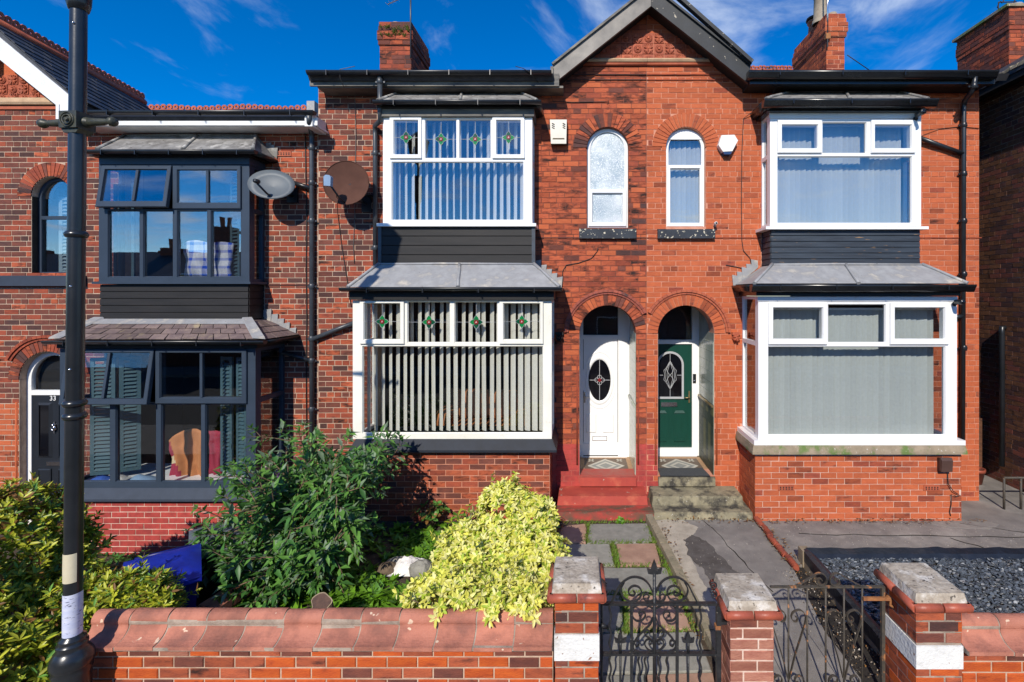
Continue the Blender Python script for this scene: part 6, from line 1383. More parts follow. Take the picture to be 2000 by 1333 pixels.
def dish_brown():
    t = thing('satellite_dish', 'round brown mesh satellite dish beside the white upper bay', 'satellite dish', (X(677, 7.3), 7.45, Z(390, 7.3)))
    c = Vector((X(676, 7.1), 7.1, Z(357, 7.1))); m = MB(); n = 30
    for k, r in enumerate((0, .3, .6, .85, 1.0)):
        for j in range(n): a = 2*PI*j/n; m.v.append((r*.305*math.cos(a), .06*(1-r*r), r*.325*math.sin(a)))
    for k in range(4):
        for j in range(n): m.f.append((k*n+j, k*n+(j+1) % n, (k+1)*n+(j+1) % n, (k+1)*n+j)); m.m.append(0); m.sm.append(True)
    rot = Matrix.Translation(c) @ Matrix.Rotation(math.radians(10), 4, 'Z') @ Matrix.Rotation(math.radians(-8), 4, 'X')
    m.xf(rot).build('reflector', 'dish_brown', t, fix=False)
    r = MB(); r.tube([rot @ Vector((.308*math.cos(2*PI*j/30), 0, .328*math.sin(2*PI*j/30))) for j in range(31)], .008, 6).build('rim', 'dish_brown', t)
    MB().tube([c+Vector((0, .05, -.32)), c+Vector((-.02, -.16, -.25)), c+Vector((-.08, -.3, -.1))], .013, 8).build('arm', 'black_plastic', t)
    h = c+Vector((-.1, -.31, -.05)); MB().prism([(h.x-.045, h.z-.07), (h.x+.045, h.z-.075), (h.x+.05, h.z+.05), (h.x+.03, h.z+.075), (h.x-.02, h.z+.08), (h.x-.048, h.z+.055)], h.y-.035, h.y+.035, 'y').build('receiver', 'lnb_blue', t)
    MB().tube([c+Vector((.02, .07, 0)), (c.x+.10, 7.38, c.z-.22), (c.x+.12, 7.49, c.z-.24)], .024, 8).tube([c+Vector((.05, .07, -.15)), (c.x+.22, 7.46, c.z-.12)], .022, 8).box(c.x+.06, c.x+.2, 7.465, 7.495, c.z-.36, c.z-.1).build('bracket', 'black_plastic', t)
dish_brown()
def wire(label, pts, r=.007, mt='cable', name='cable', grp=None): # pts (px,py,Y)
    o = MB().tube([(X(a, Y), Y, Z(b, Y)) for a, b, Y in pts], r, 6).build(name, mt); tag(o, label, 'cable', grp); return o
yw = YW-.016
wire('thin dark cable hanging from the brown dish down the brick wall', [(657, 376, 6.86), (658, 392, 7.2), (660, 420, yw), (666, 470, yw), (672, 510, yw), (680, 560, yw), (686, 600, yw)], .005)
wire('thin cable running down between the brown dish and the downpipe', [(693, 130, 7.0), (664, 136, 7.02), (664, 152, 7.05), (672, 172, 7.2), (693, 180, yw), (695, 260, yw), (694, 330, yw), (693, 420, yw), (690, 480, yw), (692, 515, yw)], .005, 'cable_grey')
wire('black cable running down beside the left downpipe', [(596, 250, yw), (597, 330, yw), (599, 420, yw), (598, 520, yw), (599, 620, yw), (598, 720, yw), (599, 860, yw)], .008)
wire('short cable curling above the white door arch', [(1098, 560, yw), (1099, 530, yw), (1106, 518, yw), (1130, 514, yw), (1155, 505, yw), (1166, 492, yw), (1168, 484, yw-.02)], .006)
wire('black cable dropping from the right upper gutter past the alarm box', [(1535, 140, 7.0), (1512, 178, 7.3), (1500, 200, 7.3), (1475, 215, 7.42), (1452, 232, yw), (1449, 300, yw), (1448, 400, yw), (1449, 470, yw), (1452, 490, yw), (1465, 505, yw), (1468, 520, yw), (1455, 526, yw), (1440, 522, yw), (1418, 518, yw)], .006)
wire('cable with loose end under the grey barge board foot', [(1007, 130, 6.98), (1022, 134, 6.98), (1035, 142, 7.0), (1050, 160, 7.15), (1075, 185, yw), (1080, 198, yw), (1120, 200, yw), (1180, 199, yw), (1190, 198, yw-.01), (1186, 203, yw)], .005)
wire('thin cable crossing the orange brick beside the right upper bay', [(1799, 256, 7.4), (1835, 252, yw), (1875, 248, yw), (1912, 251, yw)], .005)
wire('looped black cables hanging under the brown meter box', [(1851, 925, YB-.01), (1852, 945, YB-.02), (1862, 960, YB-.03), (1870, 965, YB-.02), (1876, 968, YB-.02), (1868, 970, YB-.03), (1858, 966, YB-.02), (1858, 985, YB-.01), (1855, 1000, YB-.01), (1857, 1008, YB-.01)], .006)
wire('slack black cable running from chimney to the right gutter', [(1655, 108, 9.0), (1690, 132, 9.2), (1697, 137, 9.3)], .008)
# alarm boxes
a = thing('alarm_box', 'cream wedge-shaped alarm box with side slots above the white door', 'alarm box', (X(1091, 7.4), YW, Z(283, 7.4)))
f = lambda px, py, y: (X(px, y), y, Z(py, y))
MB().hexa([f(1076, 281, 7.36), f(1106, 281, 7.36), f(1106, 281, YW), f(1076, 281, YW), f(1074, 234, 7.38), f(1107, 234, 7.38), f(1107, 234, YW), f(1074, 234, YW)]).build('case', 'alarm_cream', a)
MB().hexa([f(1076, 283, 7.41), f(1106, 283, 7.41), f(1106, 283, YW), f(1076, 283, YW), f(1080, 270, 7.35), f(1102, 270, 7.35), f(1102, 270, 7.41), f(1080, 270, 7.41)]).build('lens', 'stone_mossy', a)
m = MB()
for i in range(3):
    for s_ in (1078, 1099): m.bar(f(s_, 241+i*4, 7.368), f(s_+5, 243.5+i*4, 7.368), .010, .005, 0, (0, 1, 0))
m.build('slot', 'black_board', a)
a = thing('alarm_box', 'white hexagonal alarm box with dark blue base on orange brick', 'alarm box', (X(1421, 7.4), YW, Z(305, 7.4)))
hx = lambda pts, y: [(X(p, y), Z(q, y)) for p, q in pts]
MB().prism(hx([(1409, 265), (1434, 264), (1441, 275), (1430, 296), (1412, 297), (1403, 284)], 7.4), 7.39, YW, 'y').build('case', 'alarm_white', a)
MB().prism(hx([(1412, 297.3), (1430, 296.3), (1427, 302), (1415, 302)], 7.4), 7.395, YW, 'y').build('strobe', 'alarm_blue', a)
# cameras and lights
def camera_(label, px, py, Y, s=1, mt='black_plastic'):
    t = thing('security_camera', label, 'security camera', (X(px, Y), Y, Z(py, Y))); x, z = X(px, Y), Z(py, Y); d = .13*s
    MB().lathe([(0, -d), (.034*s, -d), (.038*s, -d+.01), (.036*s, 0), (0, .01)], (x, Y-.06*s, z), 14, 0, 'y').build('body', mt, t)
    MB().lathe([(0, -.004), (.024*s, -.003), (.026*s, 0)], (x, Y-.06*s-d, z), 12, 0, 'y').build('lens', 'dark_glass', t)
    MB().tube([(x, Y-.05*s, z), (x+.02*s, Y-.02, z-.03*s), (x+.02*s, Y+.0, z-.03*s)], .012*s, 8).lathe([(.032*s, 0), (.03*s, -.012), (0, -.014)], (x+.02*s, Y, z-.03*s), 12, 0, 'y').build('mount', mt, t)
camera_('white-ringed bullet camera at the corner of the right lower bay', 1861, 590, YB-.005); camera_('dark camera fixed to the right upper bay head board', 1785, 228, YU-.015, 1.1)
camera_('tiny white camera beside the right arched window', 1395, 438, YW-.01, .6, 'alarm_white')
b = thing('meter_box', 'small brown plastic box on the right bay base', 'meter box', (X(1849, 6.8), YB, Z(922, 6.8)))
MB().prism([(YB-.075, Z(922, 6.75)), (YB-.085, Z(900, 6.75)), (YB-.06, Z(895, 6.75)), (YB+.008, Z(895, 6.8)), (YB+.008, Z(922, 6.8))], X(1838, 6.75), X(1860, 6.75), 'x').build('case', 'meter_brown', b)
MB().box(X(1838, 6.75)-.006, X(1860, 6.75)+.006, YB-.06, YB-.03, Z(921, 6.75), Z(896, 6.75)).build('lid', 'meter_brown', b)
d = thing('doorbell', 'slim black doorbell on the green door frame', 'doorbell', (X(1356.6, 8.4), 8.42, Z(745, 8.4))); MB().box(X(1353.5, 8.4), X(1359.5, 8.4), 8.395, 8.42, Z(748, 8.4), Z(731, 8.4)).build('case', 'black_gloss', d); MB().lathe([(.012, 0), (0, -.004)], (X(1356.5, 8.4), 8.394, Z(744, 8.4)), 10, 0, 'y').build('button', 'chrome', d)
dm = thing('doormat', 'dark grey ribbed doormat in front of the green door', 'doormat', (1.62, 7.68, .376))
MB().hexa([(1.24, 7.47, ZF+.004), (2.0, 7.47, ZF+.004), (1.97, 7.80, ZF+.004), (1.26, 7.80, ZF+.004), (1.245, 7.475, ZF+.02), (1.995, 7.475, ZF+.02), (1.965, 7.795, ZF+.02), (1.265, 7.795, ZF+.02)]).build('pad', 'mat_grey', dm); MB().box(1.24, 2.0, 7.462, 7.469, ZF+.002, ZF+.018).build('edge', 'black_plastic', dm)
t = thing('tv_aerial', 'thin tv aerial on a pole beside the weathered chimney', 'aerial', (X(802, 8.85), 8.86, 7.2)); xx = X(802, 8.85)
MB().tube([(xx, 8.85, 7.4), (xx, 8.85, 8.9)], .014, 8).build('mast', 'grey_pipe', t); MB().tube([(X(757, 8.85), 8.85, Z(9, 8.85)), (xx, 8.85, Z(-12, 8.85))], .010, 6).build('boom', 'chrome', t)
m = MB()
for i in range(7): q = Vector((X(757, 8.85), 8.85, Z(9, 8.85))).lerp(Vector((xx, 8.85, Z(-12, 8.85))), i/7); m.tube([q+Vector((0, -.1, -.03)), q+Vector((0, .1, .03))], .004, 5)
m.build('elements', 'chrome', t)
t = thing('tv_aerial', 'thin metal mast strapped to the narrow orange chimney', 'aerial', (X(1616, 8.85), 8.86, 7.2)); MB().tube([(X(1617, 8.85), 8.86, 7.6), (X(1617, 8.85), 8.86, 9.2)], .014, 8).build('mast', 'chrome', t); MB().box(X(1613, 8.85), X(1622, 8.85), 8.84, 8.9, 7.75, 7.85).build('clamp', 'rust', t)

# ================================================================= BEHIND THE GLASS
blind('cream slatted blind in the lower window beside the white door', bx0+.14, bx1-.1, YB+.2, Z(842, 7.0), Z(590, 7.0), .103, lambda t: -.70+.3*max(0, t-.7)/.3, 'blind_cream', .089)
blind('white slatted blind turned edge-on in the leaded upper window', ux0+.16, ux1-.14, YU+.22, Z(432, 7.4), Z(238, 7.4), .102, lambda t: -.92+.12*math.sin(t*9), 'blind_white', .089)
blind('closed grey blind in the large lower window by the green door', rx0+.1, rx1-.13, YB+.24, Z(851, 7.0), Z(606, 7.0), .079, -.30, 'blind_grey', .089, .06)
blind('closed pale blind in the right upper bay window', vx0+.1, vx1-.17, YU+.22, Z(436, 7.35), Z(247, 7.35), .079, -.38, 'blind_pale', .089, .06)
blind('narrow pale blind behind the right arched window', 1.40, 1.88, YW+.2, Z(438, 7.7), Z(262, 7.7), .077, -.45, 'blind_pale', .089, .05)
s_ = thing('sofa', 'orange leather sofa glimpsed behind the cream blinds', 'sofa', (-1.75, 8.3, .4))
x0, x1 = -2.35, -.85; y = 8.1
def cushion(name, a, b, c, d, e, f_):
    m = MB(); n = 6; ex = .35
    bm = bmesh.new(); bmesh.ops.create_cube(bm, size=1); bmesh.ops.subdivide_edges(bm, edges=bm.edges, cuts=3, use_grid_fill=True)
    for v in bm.verts:
        p = v.co*2; l = (abs(p.x)**6+abs(p.y)**6+abs(p.z)**6)**(1/6); p = p/l if l else p; v.co = p/2
    m.add([((a+b)/2+v.co.x*(b-a), (c+d)/2+v.co.y*(d-c), (e+f_)/2+v.co.z*(f_-e)) for v in bm.verts], [[v.index for v in f.verts] for f in bm.faces], 0, True); bm.free()
    return m.build(name, 'sofa', s_)
cushion('base', x0, x1, y, y+.8, .4, .8); cushion('seat', x0+.2, (x0+x1)/2, y-.02, y+.65, .78, .98); cushion('seat', (x0+x1)/2, x1-.2, y-.02, y+.65, .78, .98)
cushion('backrest', x0+.15, (x0+x1)/2, y+.55, y+.85, .9, 1.45); cushion('backrest', (x0+x1)/2, x1-.15, y+.55, y+.85, .9, 1.42); cushion('arm', x0-.05, x0+.22, y-.03, y+.8, .6, 1.2); cushion('arm', x1-.22, x1+.05, y-.03, y+.8, .6, 1.2)
def shutter(label, x, y, z0, z1, w, ang, mt='shutter_teal', grp='teal shutters inside the grey bay window'):
    t = thing('shutter', label, 'shutter', (x, y, z0), grp); st = .05; n = int((z1-z0-2*st)/.055)
    def put(mb, nm): mb.xf(Matrix.Translation((x, y, 0)) @ Matrix.Rotation(ang, 4, 'Z')); mb.build(nm, mt, t)
    put(MB().box(0, st, -.013, .013, z0, z1), 'stile'); put(MB().box(w-st, w, -.013, .013, z0, z1), 'stile'); put(MB().box(st, w-st, -.012, .012, z0, z0+st), 'rail'); put(MB().box(st, w-st, -.012, .012, z1-st, z1), 'rail')
    for i in range(n):
        z = z0+st+.03+i*.055; put(MB().hexa([(st, -.024, z-.02), (w-st, -.024, z-.02), (w-st, -.018, z-.024), (st, -.018, z-.024), (st, .016, z+.022), (w-st, .016, z+.022), (w-st, .022, z+.018), (st, .022, z+.018)]), 'slat')
    put(MB().box(w-.012, w-.002, -.02, -.013, z0+.35, z0+.42), 'hinge')
zs0, zs1_ = Z(930, 7.0), Z(700, 7.0)
shutter('half-open teal shutter on the lamp post side of the lower bay', X(174, 7.0), 7.02, zs0, zs1_, .30, .25, grp=None); shutter('folded teal shutter next to the middle mullion of the lower bay', X(234, 7.15), 7.14, zs0, zs1_, .24, .6, grp=None)
shutter('teal shutter folded back beside the draped orange cloth', X(432, 7.2), 7.2, zs0, zs1_, .24, -.35, grp=None); shutter('teal shutter in the bay corner above the leafy shrub', X(463, 7.1), 7.1, zs0, zs1_, .22, -.4, grp=None)
shutter('dark teal shutter in the upper grey bay behind the checked shirt', X(451, 7.4), 7.4, Z(545, 7.4), Z(340, 7.4), .22, -.4, grp=None)
shutter('pale teal shutter behind the dark arched window', ALW[0]-.20, YW+.3, ALW[3]+.03, ALW[2]+.05, .4, .15, 'shutter_pale', grp=None)
def drape(name, label, x0, x1, y, z0, z1, mtf, n=26, mz=16, fold=.03, k=7, cat='cloth', hang=None):
    m = MB(); mats = []
    for j in range(mz+1):
        for i in range(n+1):
            u, v = i/n, j/mz; top = hang(u) if hang else 1; x = x0+(x1-x0)*u+.02*math.sin(v*5+u*3); z = z0+(z1-z0)*v*top
            m.v.append((x, y+fold*math.sin(u*k*2*PI+v*1.5)*(1-.5*v)+.05*noise.noise(Vector((u*3, v*3, x0))), z))
    for j in range(mz):
        for i in range(n):
            a = j*(n+1)+i; q, mi = mtf((i+.5)/n, (j+.5)/mz)
            if q not in mats: mats.append(q)
            m.f.append((a, a+1, a+n+2, a+n+1)); m.m.append(mats.index(q)); m.sm.append(True)
    o = m.build(name, mats, None, fix=False); md = o.modifiers.new('thickness', 'SOLIDIFY'); md.thickness = .006; return tag(o, label, cat)
drape('shirt', 'blue and white checked shirt hung in the upper grey bay window', X(358, 7.28), X(452, 7.28), 7.29, Z(541, 7.28), Z(470, 7.28), lambda u, v: ('plaid', 0), 30, 14, .025, 5, 'shirt', lambda u: .90+.10*math.sin(PI*min(1, u*1.15))+.05*math.sin(u*9))
def clothc(u, v):
    if u+v*.35 < .36: return ('cloth_cream', 0) if .35 < v < .55 else ('cloth_pink', 0)
    return ('cloth_orange', 0)
drape('draped_blanket', 'orange and magenta cloth draped over a stand behind the lower grey bay', X(330, 7.25), X(402, 7.25), 7.25, Z(936, 7.25), Z(838, 7.25), clothc, 22, 16, .035, 3, 'blanket', lambda u: .62+.38*math.sin(PI*min(.95, u*.62+.12)))
drape('draped_blanket', 'dark magenta cloth hanging behind the mullion of the lower grey bay', X(406, 7.3), X(436, 7.3), 7.3, Z(930, 7.3), Z(842, 7.3), lambda u, v: ('cloth_pink', 0), 10, 10, .03, 2, 'blanket')
for lab, pa, pb, mt in (('crumpled royal blue cloth on the grey bay window board', 172, 205, 'cloth_blue'), ('pale folded cloth on the grey bay window board', 207, 238, 'bag_white'), ('light blue cloth spread along the grey bay window board', 240, 300, 'lnb_blue')):
    m = MB(); n = 10
    for j in range(6):
        for i in range(n+1): u, v = i/n, j/5; m.v.append((X(pa+(pb-pa)*u, 7.0), 6.95+.22*v, zl+.006+.07*math.sin(PI*u)*math.sin(PI*v)*(1+.8*noise.noise(Vector((u*4+pa, v*4, 0))))+.004))
    for j in range(5):
        for i in range(n): a = j*(n+1)+i; m.f.append((a, a+1, a+n+2, a+n+1)); m.m.append(0); m.sm.append(True)
    tag(m.build('folded_cloth', mt, None, fix=False), lab, 'cloth')
for k, px in enumerate((225, 234, 260)): # pale window poles upstairs
    m = MB().box(X(px, 7.35)-.02, X(px, 7.35)+.02, 7.34, 7.37, Z(545, 7.35), Z(360 if k < 2 else 340, 7.35)).box(X(px, 7.35)-.03, X(px, 7.35)+.03, 7.335, 7.375, Z(547, 7.35), Z(542, 7.35))
    tag(m.build('shutter_edge', 'shutter_teal'), ('pale shutter edge next to the lamp post side of the upper grey bay', 'slim pale shutter edge second along the upper grey bay', 'pale shutter edge nearest the mullion of the upper grey bay')[k], 'shutter')

# ================================================================= BINS, STUMP, RUBBLE
def bin_(label, c, ang, z0, h, ml, mb_, w=.56, d=.66):
    t = thing('wheelie_bin', label, 'bin', (*c, z0)); r = Matrix.Translation((*c, z0)) @ Matrix.Rotation(ang, 4, 'Z'); w2, d2 = w/2, d/2
    MB().hexa([(-w2*.78, -d2*.72, .06), (w2*.78, -d2*.72, .06), (w2*.78, d2*.78, .06), (-w2*.78, d2*.78, .06), (-w2*.97, -d2*.97, h-.08), (w2*.97, -d2*.97, h-.08), (w2*.97, d2*.97, h-.08), (-w2*.97, d2*.97, h-.08)]).xf(r).build('body', mb_, t)
    MB().box(-w2, w2, -d2, d2, h-.081, h-.04).xf(r).build('rim', mb_, t)
    m = MB(); k = len(m.v); nx = 6
    for j in range(7):
        for i in range(7): u, v = i/6, j/6; e = min(u, 1-u, v, 1-v); m.v.append(((-w2-.02)+(w+.04)*u, (-d2-.03)+(d+.04)*v, h-.035+.05*(1-(1-min(1, e*5))**2)+.035*v))
    for j in range(6):
        for i in range(6): a = j*7+i; m.f.append((a, a+1, a+8, a+7)); m.m.append(0); m.sm.append(True)
    m.box(-w2-.02, w2+.02, -d2-.03, -d2-.012, h-.075, h-.034); m.box(-w2-.02, -w2-.002, -d2-.011, d2+.01, h-.075, h-.03); m.box(w2+.002, w2+.02, -d2-.011, d2+.01, h-.075, h-.03)
    m.xf(r).build('lid', ml, t); MB().tube([(-w2*.8, d2+.06, h-.02), (w2*.8, d2+.06, h-.02)], .017, 8).xf(r).build('handle', mb_, t)
    for s_ in (-1, 1): MB().lathe([(0, -.025), (.08, -.025), (.1, -.02), (.1, .02), (.08, .025), (0, .025)], (s_*w2*.85, d2*.85, .1), 14, 0, 'x').xf(r).build('wheel', 'bin_dark', t)
    return t, r
bt, br = bin_('blue wheelie bin between the green shrubs behind the wall', (-4.0, 4.72), math.radians(38), -.47, 1.0, 'bin_blue', 'bin_blue_body')
m = MB()
for i in range(7): m.box(.27-.0, .274, -.2+i*.045, -.2+i*.045+.028, .70+.03*(i % 2), .73+.03*(i % 3)); 
m.xf(br).build('lettering', 'lnb_blue', bt)
m = MB()
for k in (-.17, 0, .17): m.hexa([(k-.03, -.25, .985), (k+.03, -.25, .985), (k+.03, .22, 1.005), (k-.03, .22, 1.005), (k-.02, -.24, 1.0), (k+.02, -.24, 1.0), (k+.02, .21, 1.032), (k-.02, .21, 1.032)])
m.xf(br).build('lid_rib', 'bin_blue', bt)
bin_('grey-lidded dark wheelie bin half hidden by the leafy shrub', (-4.1, 5.65), math.radians(38), -.47, .86, 'bin_grey', 'bin_dark')
st = thing('tree_stump', 'sawn tree stump just behind the coped wall', 'stump', (X(628, 4.5), 4.5, 0)); xs_, ys_ = X(628, 4.45), 4.45
rad = lambda a: .085+.012*math.sin(3*a+1)+.008*math.sin(5*a)
n = 24; top = [(xs_+rad(2*PI*i/n)*1.05*math.cos(2*PI*i/n), ys_-.02+.05*math.sin(2*PI*i/n), .36+.075*math.sin(2*PI*i/n)) for i in range(n)]; bot = [(xs_+rad(2*PI*i/n)*1.2*math.cos(2*PI*i/n), ys_+.08+.1*math.sin(2*PI*i/n), -.02) for i in range(n)]
MB().add(bot+top, [(i, (i+1) % n, n+(i+1) % n, n+i) for i in range(n)], 0, True).build('bark', 'bark', st); c = Vector((xs_, ys_-.022, .362))
MB().add([c+(Vector(p)-c)*.9+Vector((0, -.003, .002)) for p in top], [tuple(range(n))]).build('cut_face', 'wood_end', st, fix=False); MB().add([Vector(p)+Vector((0, -.001, .0005)) for p in top], [tuple(range(n))]).build('cut_rim', 'timber', st, fix=False)
m = MB(); n = 14; cx, cy = X(800, 5.6), 5.6
for j in range(n+1):
    for i in range(n+1):
        u, v = i/n-.5, j/n-.5; rr_ = math.hypot(u, v)*2; p = Vector((u*7, v*7, 3)); m.v.append((cx+u*.42*(1+.3*noise.noise(p)), cy+v*.3, .02+.13*max(0, 1-rr_)**.5*(1+.5*noise.noise(p*.8)+.25*noise.noise(p*2.1))))
for j in range(n):
    for i in range(n): a = j*(n+1)+i; m.f.append((a, a+1, a+n+2, a+n+1)); m.m.append(0); m.sm.append(False)
tag(m.build('plastic_bag', 'bag_white', None, fix=False), 'crumpled white bag lying among the garden weeds', 'bag')
def rock(label, px, py, z, s, mt='rock'):
    Y = F*(CZ-z)/(py-PY); m = MB(); bm = bmesh.new(); bmesh.ops.create_icosphere(bm, subdivisions=3, radius=1)
    m.add([(X(px, Y)+v.co.x*s[0]*(1+.3*noise.noise(v.co*1.5+Vector((px, 0, 0)))), Y+v.co.y*s[1], z+v.co.z*s[2]*(1+.3*noise.noise(v.co*2))) for v in bm.verts], [[v.index for v in f.verts] for f in bm.faces]); bm.free()
    tag(m.build('garden_stone', mt), label, 'stone')
rock('rounded grey stone beside the yellow shrub', 822, 1112, .08, (.13, .11, .10)); rock('flat broken stone slab below the white bag', 780, 1100, .05, (.17, .12, .05)); rock('brown rubble block half sunk in weeds', 757, 1110, .05, (.12, .1, .06), 'bark')

# ================================================================= PLANTS
rp = random.Random(21)
def leaf(mb, p, d, up, L_, w, m, droop=.15, fold=.25, oval_=False):
    d = d.normalized(); s = d.cross(up)
    if s.length < .05: s = d.cross(Vector((1, .3, .2)))
    s.normalize(); n = s.cross(d)
    if oval_:
        a = p+d*L_*.38; b = p+d*L_*.74-n*L_*droop*.5; tip = p+d*L_-n*L_*droop; c = (a+b)*.5-n*w*fold
        mb.add([p, a+s*w*.46, a-s*w*.46, b+s*w*.40, b-s*w*.40, c, tip], [(0, 1, 5), (0, 5, 2), (1, 3, 5), (2, 5, 4), (3, 6, 5), (5, 6, 4)], m, True); return
    a = p+d*L_*.42; tip = p+d*L_-n*L_*droop; c = a-n*w*fold
    mb.add([p, a+s*w*.5+n*.0, a-s*w*.5, c, tip], [(0, 1, 3), (0, 3, 2), (1, 4, 3), (3, 4, 2)], m, True)
def rvec(): return Vector((rp.gauss(0, 1), rp.gauss(0, 1), rp.gauss(0, 1))).normalized()
def whorl(mb, p, ax, L_, w, k, pick, spread=.9):
    ax = ax.normalized(); t = ax.cross(Vector((.3, .2, 1)))
    if t.length < .1: t = ax.cross(Vector((1, 0, 0)))
    t.normalize(); b = ax.cross(t); a0 = rp.random()*6.3
    for i in range(k):
        a = a0+i*2*PI/k+rp.uniform(-.25, .25); e = spread*rp.uniform(.6, 1.25); d = ax*math.cos(e)+(t*math.cos(a)+b*math.sin(a))*math.sin(e)
        leaf(mb, p, d, ax, L_*rp.uniform(.7, 1.15), w*rp.uniform(.8, 1.15), pick(), rp.uniform(0, .35), oval_=True)
def mound(name, label, base, ells, n, L_, w, k, mats, pick, cat='shrub', gap=.18, inner=.25, stems=14, spread=.9):
    t = thing(name, label, cat, base); mb = MB(); sm = MB(); tot = sum(e[1][0]*e[1][2] for e in ells)
    for c, r in ells:
        c = Vector(c)
        for i in range(int(n*r[0]*r[2]/tot)):
            d = rvec()
            if d.z < -.35: d.z = -d.z
            sh = 1-inner*rp.random()**2; g = noise.noise(d*2.3+c*3)
            bump = 1+.22*noise.noise(d*3.1+c*5)+.12*noise.noise(d*7+c)
            p = c+Vector((d.x*r[0], d.y*r[1], d.z*r[2]))*sh*bump
            if any(((p.x-c2[0])/r2[0])**2+((p.y-c2[1])/r2[1])**2+((p.z-c2[2])/r2[2])**2 < .55 for c2, r2 in ells if c2 != tuple(c)): continue
            if noise.noise(p*4.5) > .5-gap: continue
            ax = (d*.8+Vector((0, -.25, .55))+rvec()*.35); whorl(mb, p, ax, L_, w, rp.randint(k-2, k+2), lambda: pick(p, g), spread)
    for i in range(stems*3): # stray shoots breaking the outline
        c, r = rp.choice(ells); d = rvec(); d.z = abs(d.z)*.8+.2; d.normalize(); q = Vector(c)+Vector((d.x*r[0], d.y*r[1], d.z*r[2])); e = q+(d+Vector((0, 0, .4))+rvec()*.4)*rp.uniform(.05, .13)
        sm.tube([q-d*.1, q, e], [.004, .0035, .002], 5)
        for k2 in range(3): whorl(mb, q.lerp(e, (k2+1)/3), d+rvec()*.4, L_*.9, w, 5, lambda: pick(q, 0), spread)
    mb.build('foliage', mats, t, 'stuff', fix=False)
    for i in range(stems):
        c, r = rp.choice(ells); d = rvec(); d.z = abs(d.z); q = Vector(c)+Vector((d.x*r[0], d.y*r[1], d.z*r[2]))*.9; b = Vector(base)+Vector((rp.uniform(-.15, .15), rp.uniform(-.1, .1), 0)); mid = b.lerp(q, .5)+Vector((rp.uniform(-.1, .1), rp.uniform(-.1, .1), .1))
        sm.tube([b, mid, q], [.014, .009, .004], 6)
    sm.build('stems', 'twig', t); return t
# yellow shrub spilling over the coping
def py_(p, g): return 0 if rp.random() < .50+g*.3 else (1 if rp.random() < .62 else 2)
mound('shrub', 'bright yellow-leaved shrub spilling over the garden wall coping', (-.9, 4.75, 0), [((-.72, 5.12, .66), (.34, .36, .50)), ((-.92, 4.75, .45), (.56, .45, .42)), ((-.48, 4.80, .45), (.38, .42, .45)), ((-1.02, 4.12, .52), (.44, .27, .30)), ((-.55, 4.06, .54), (.36, .25, .28)), ((-.82, 4.0, .56), (.3, .24, .25)), ((-1.12, 3.84, .72), (.13, .12, .11)), ((-.93, 3.88, .76), (.13, .12, .10)), ((-.62, 3.83, .71), (.12, .13, .11)), ((-.42, 3.84, .72), (.14, .13, .11)), ((-.80, 5.0, 1.0), (.2, .2, .2)), ((-.45, 5.05, .86), (.22, .22, .2)), ((-1.12, 4.9, .62), (.26, .25, .2))],
      4600, .062, .025, 6, ['leaf_yellow', 'leaf_cream', 'leaf_green_y'], py_, gap=.13, spread=1.15)
# lime hedge on the left, in front and behind the wall end
def ph_(p, g): return rp.choice((0, 0, 1, 1, 1, 2)) if p.z > .35 or rp.random() < .5 else rp.choice((1, 1, 0))
def ph2(p, g): return rp.choice((0, 0, 0, 0, 1, 1, 1, 3)) if rp.random() > .10+(.12 if p.z > .9 else 0) else 2
mound('shrub', 'large lime and dark green shrub growing behind the lamp post', (-4.9, 4.5, -.47), [((-5.55, 4.75, .52), (.62, .55, .72)), ((-5.9, 4.4, .45), (.8, .7, .82)), ((-5.0, 4.25, .10), (.44, .45, .66)), ((-4.62, 3.75, -.02), (.55, .40, .66)), ((-5.15, 4.9, .35), (.3, .3, .5)), ((-5.3, 3.8, .3), (.8, .6, .75))],
      5000, .088, .026, 7, ['leaf_lime', 'leaf_hedge', 'leaf_bronze', 'leaf_mid'], ph2, gap=.20)
mound('shrub', 'small lime green shrub in front of the blue bin', (-3.95, 4.25, -.47), [((-4.08, 4.38, .22), (.42, .26, .42)), ((-3.70, 4.32, .22), (.16, .15, .42)), ((-4.45, 4.3, .2), (.3, .3, .4))],
      1500, .075, .022, 7, ['leaf_lime', 'leaf_hedge', 'leaf_bronze', 'leaf_mid'], ph2, gap=.08)
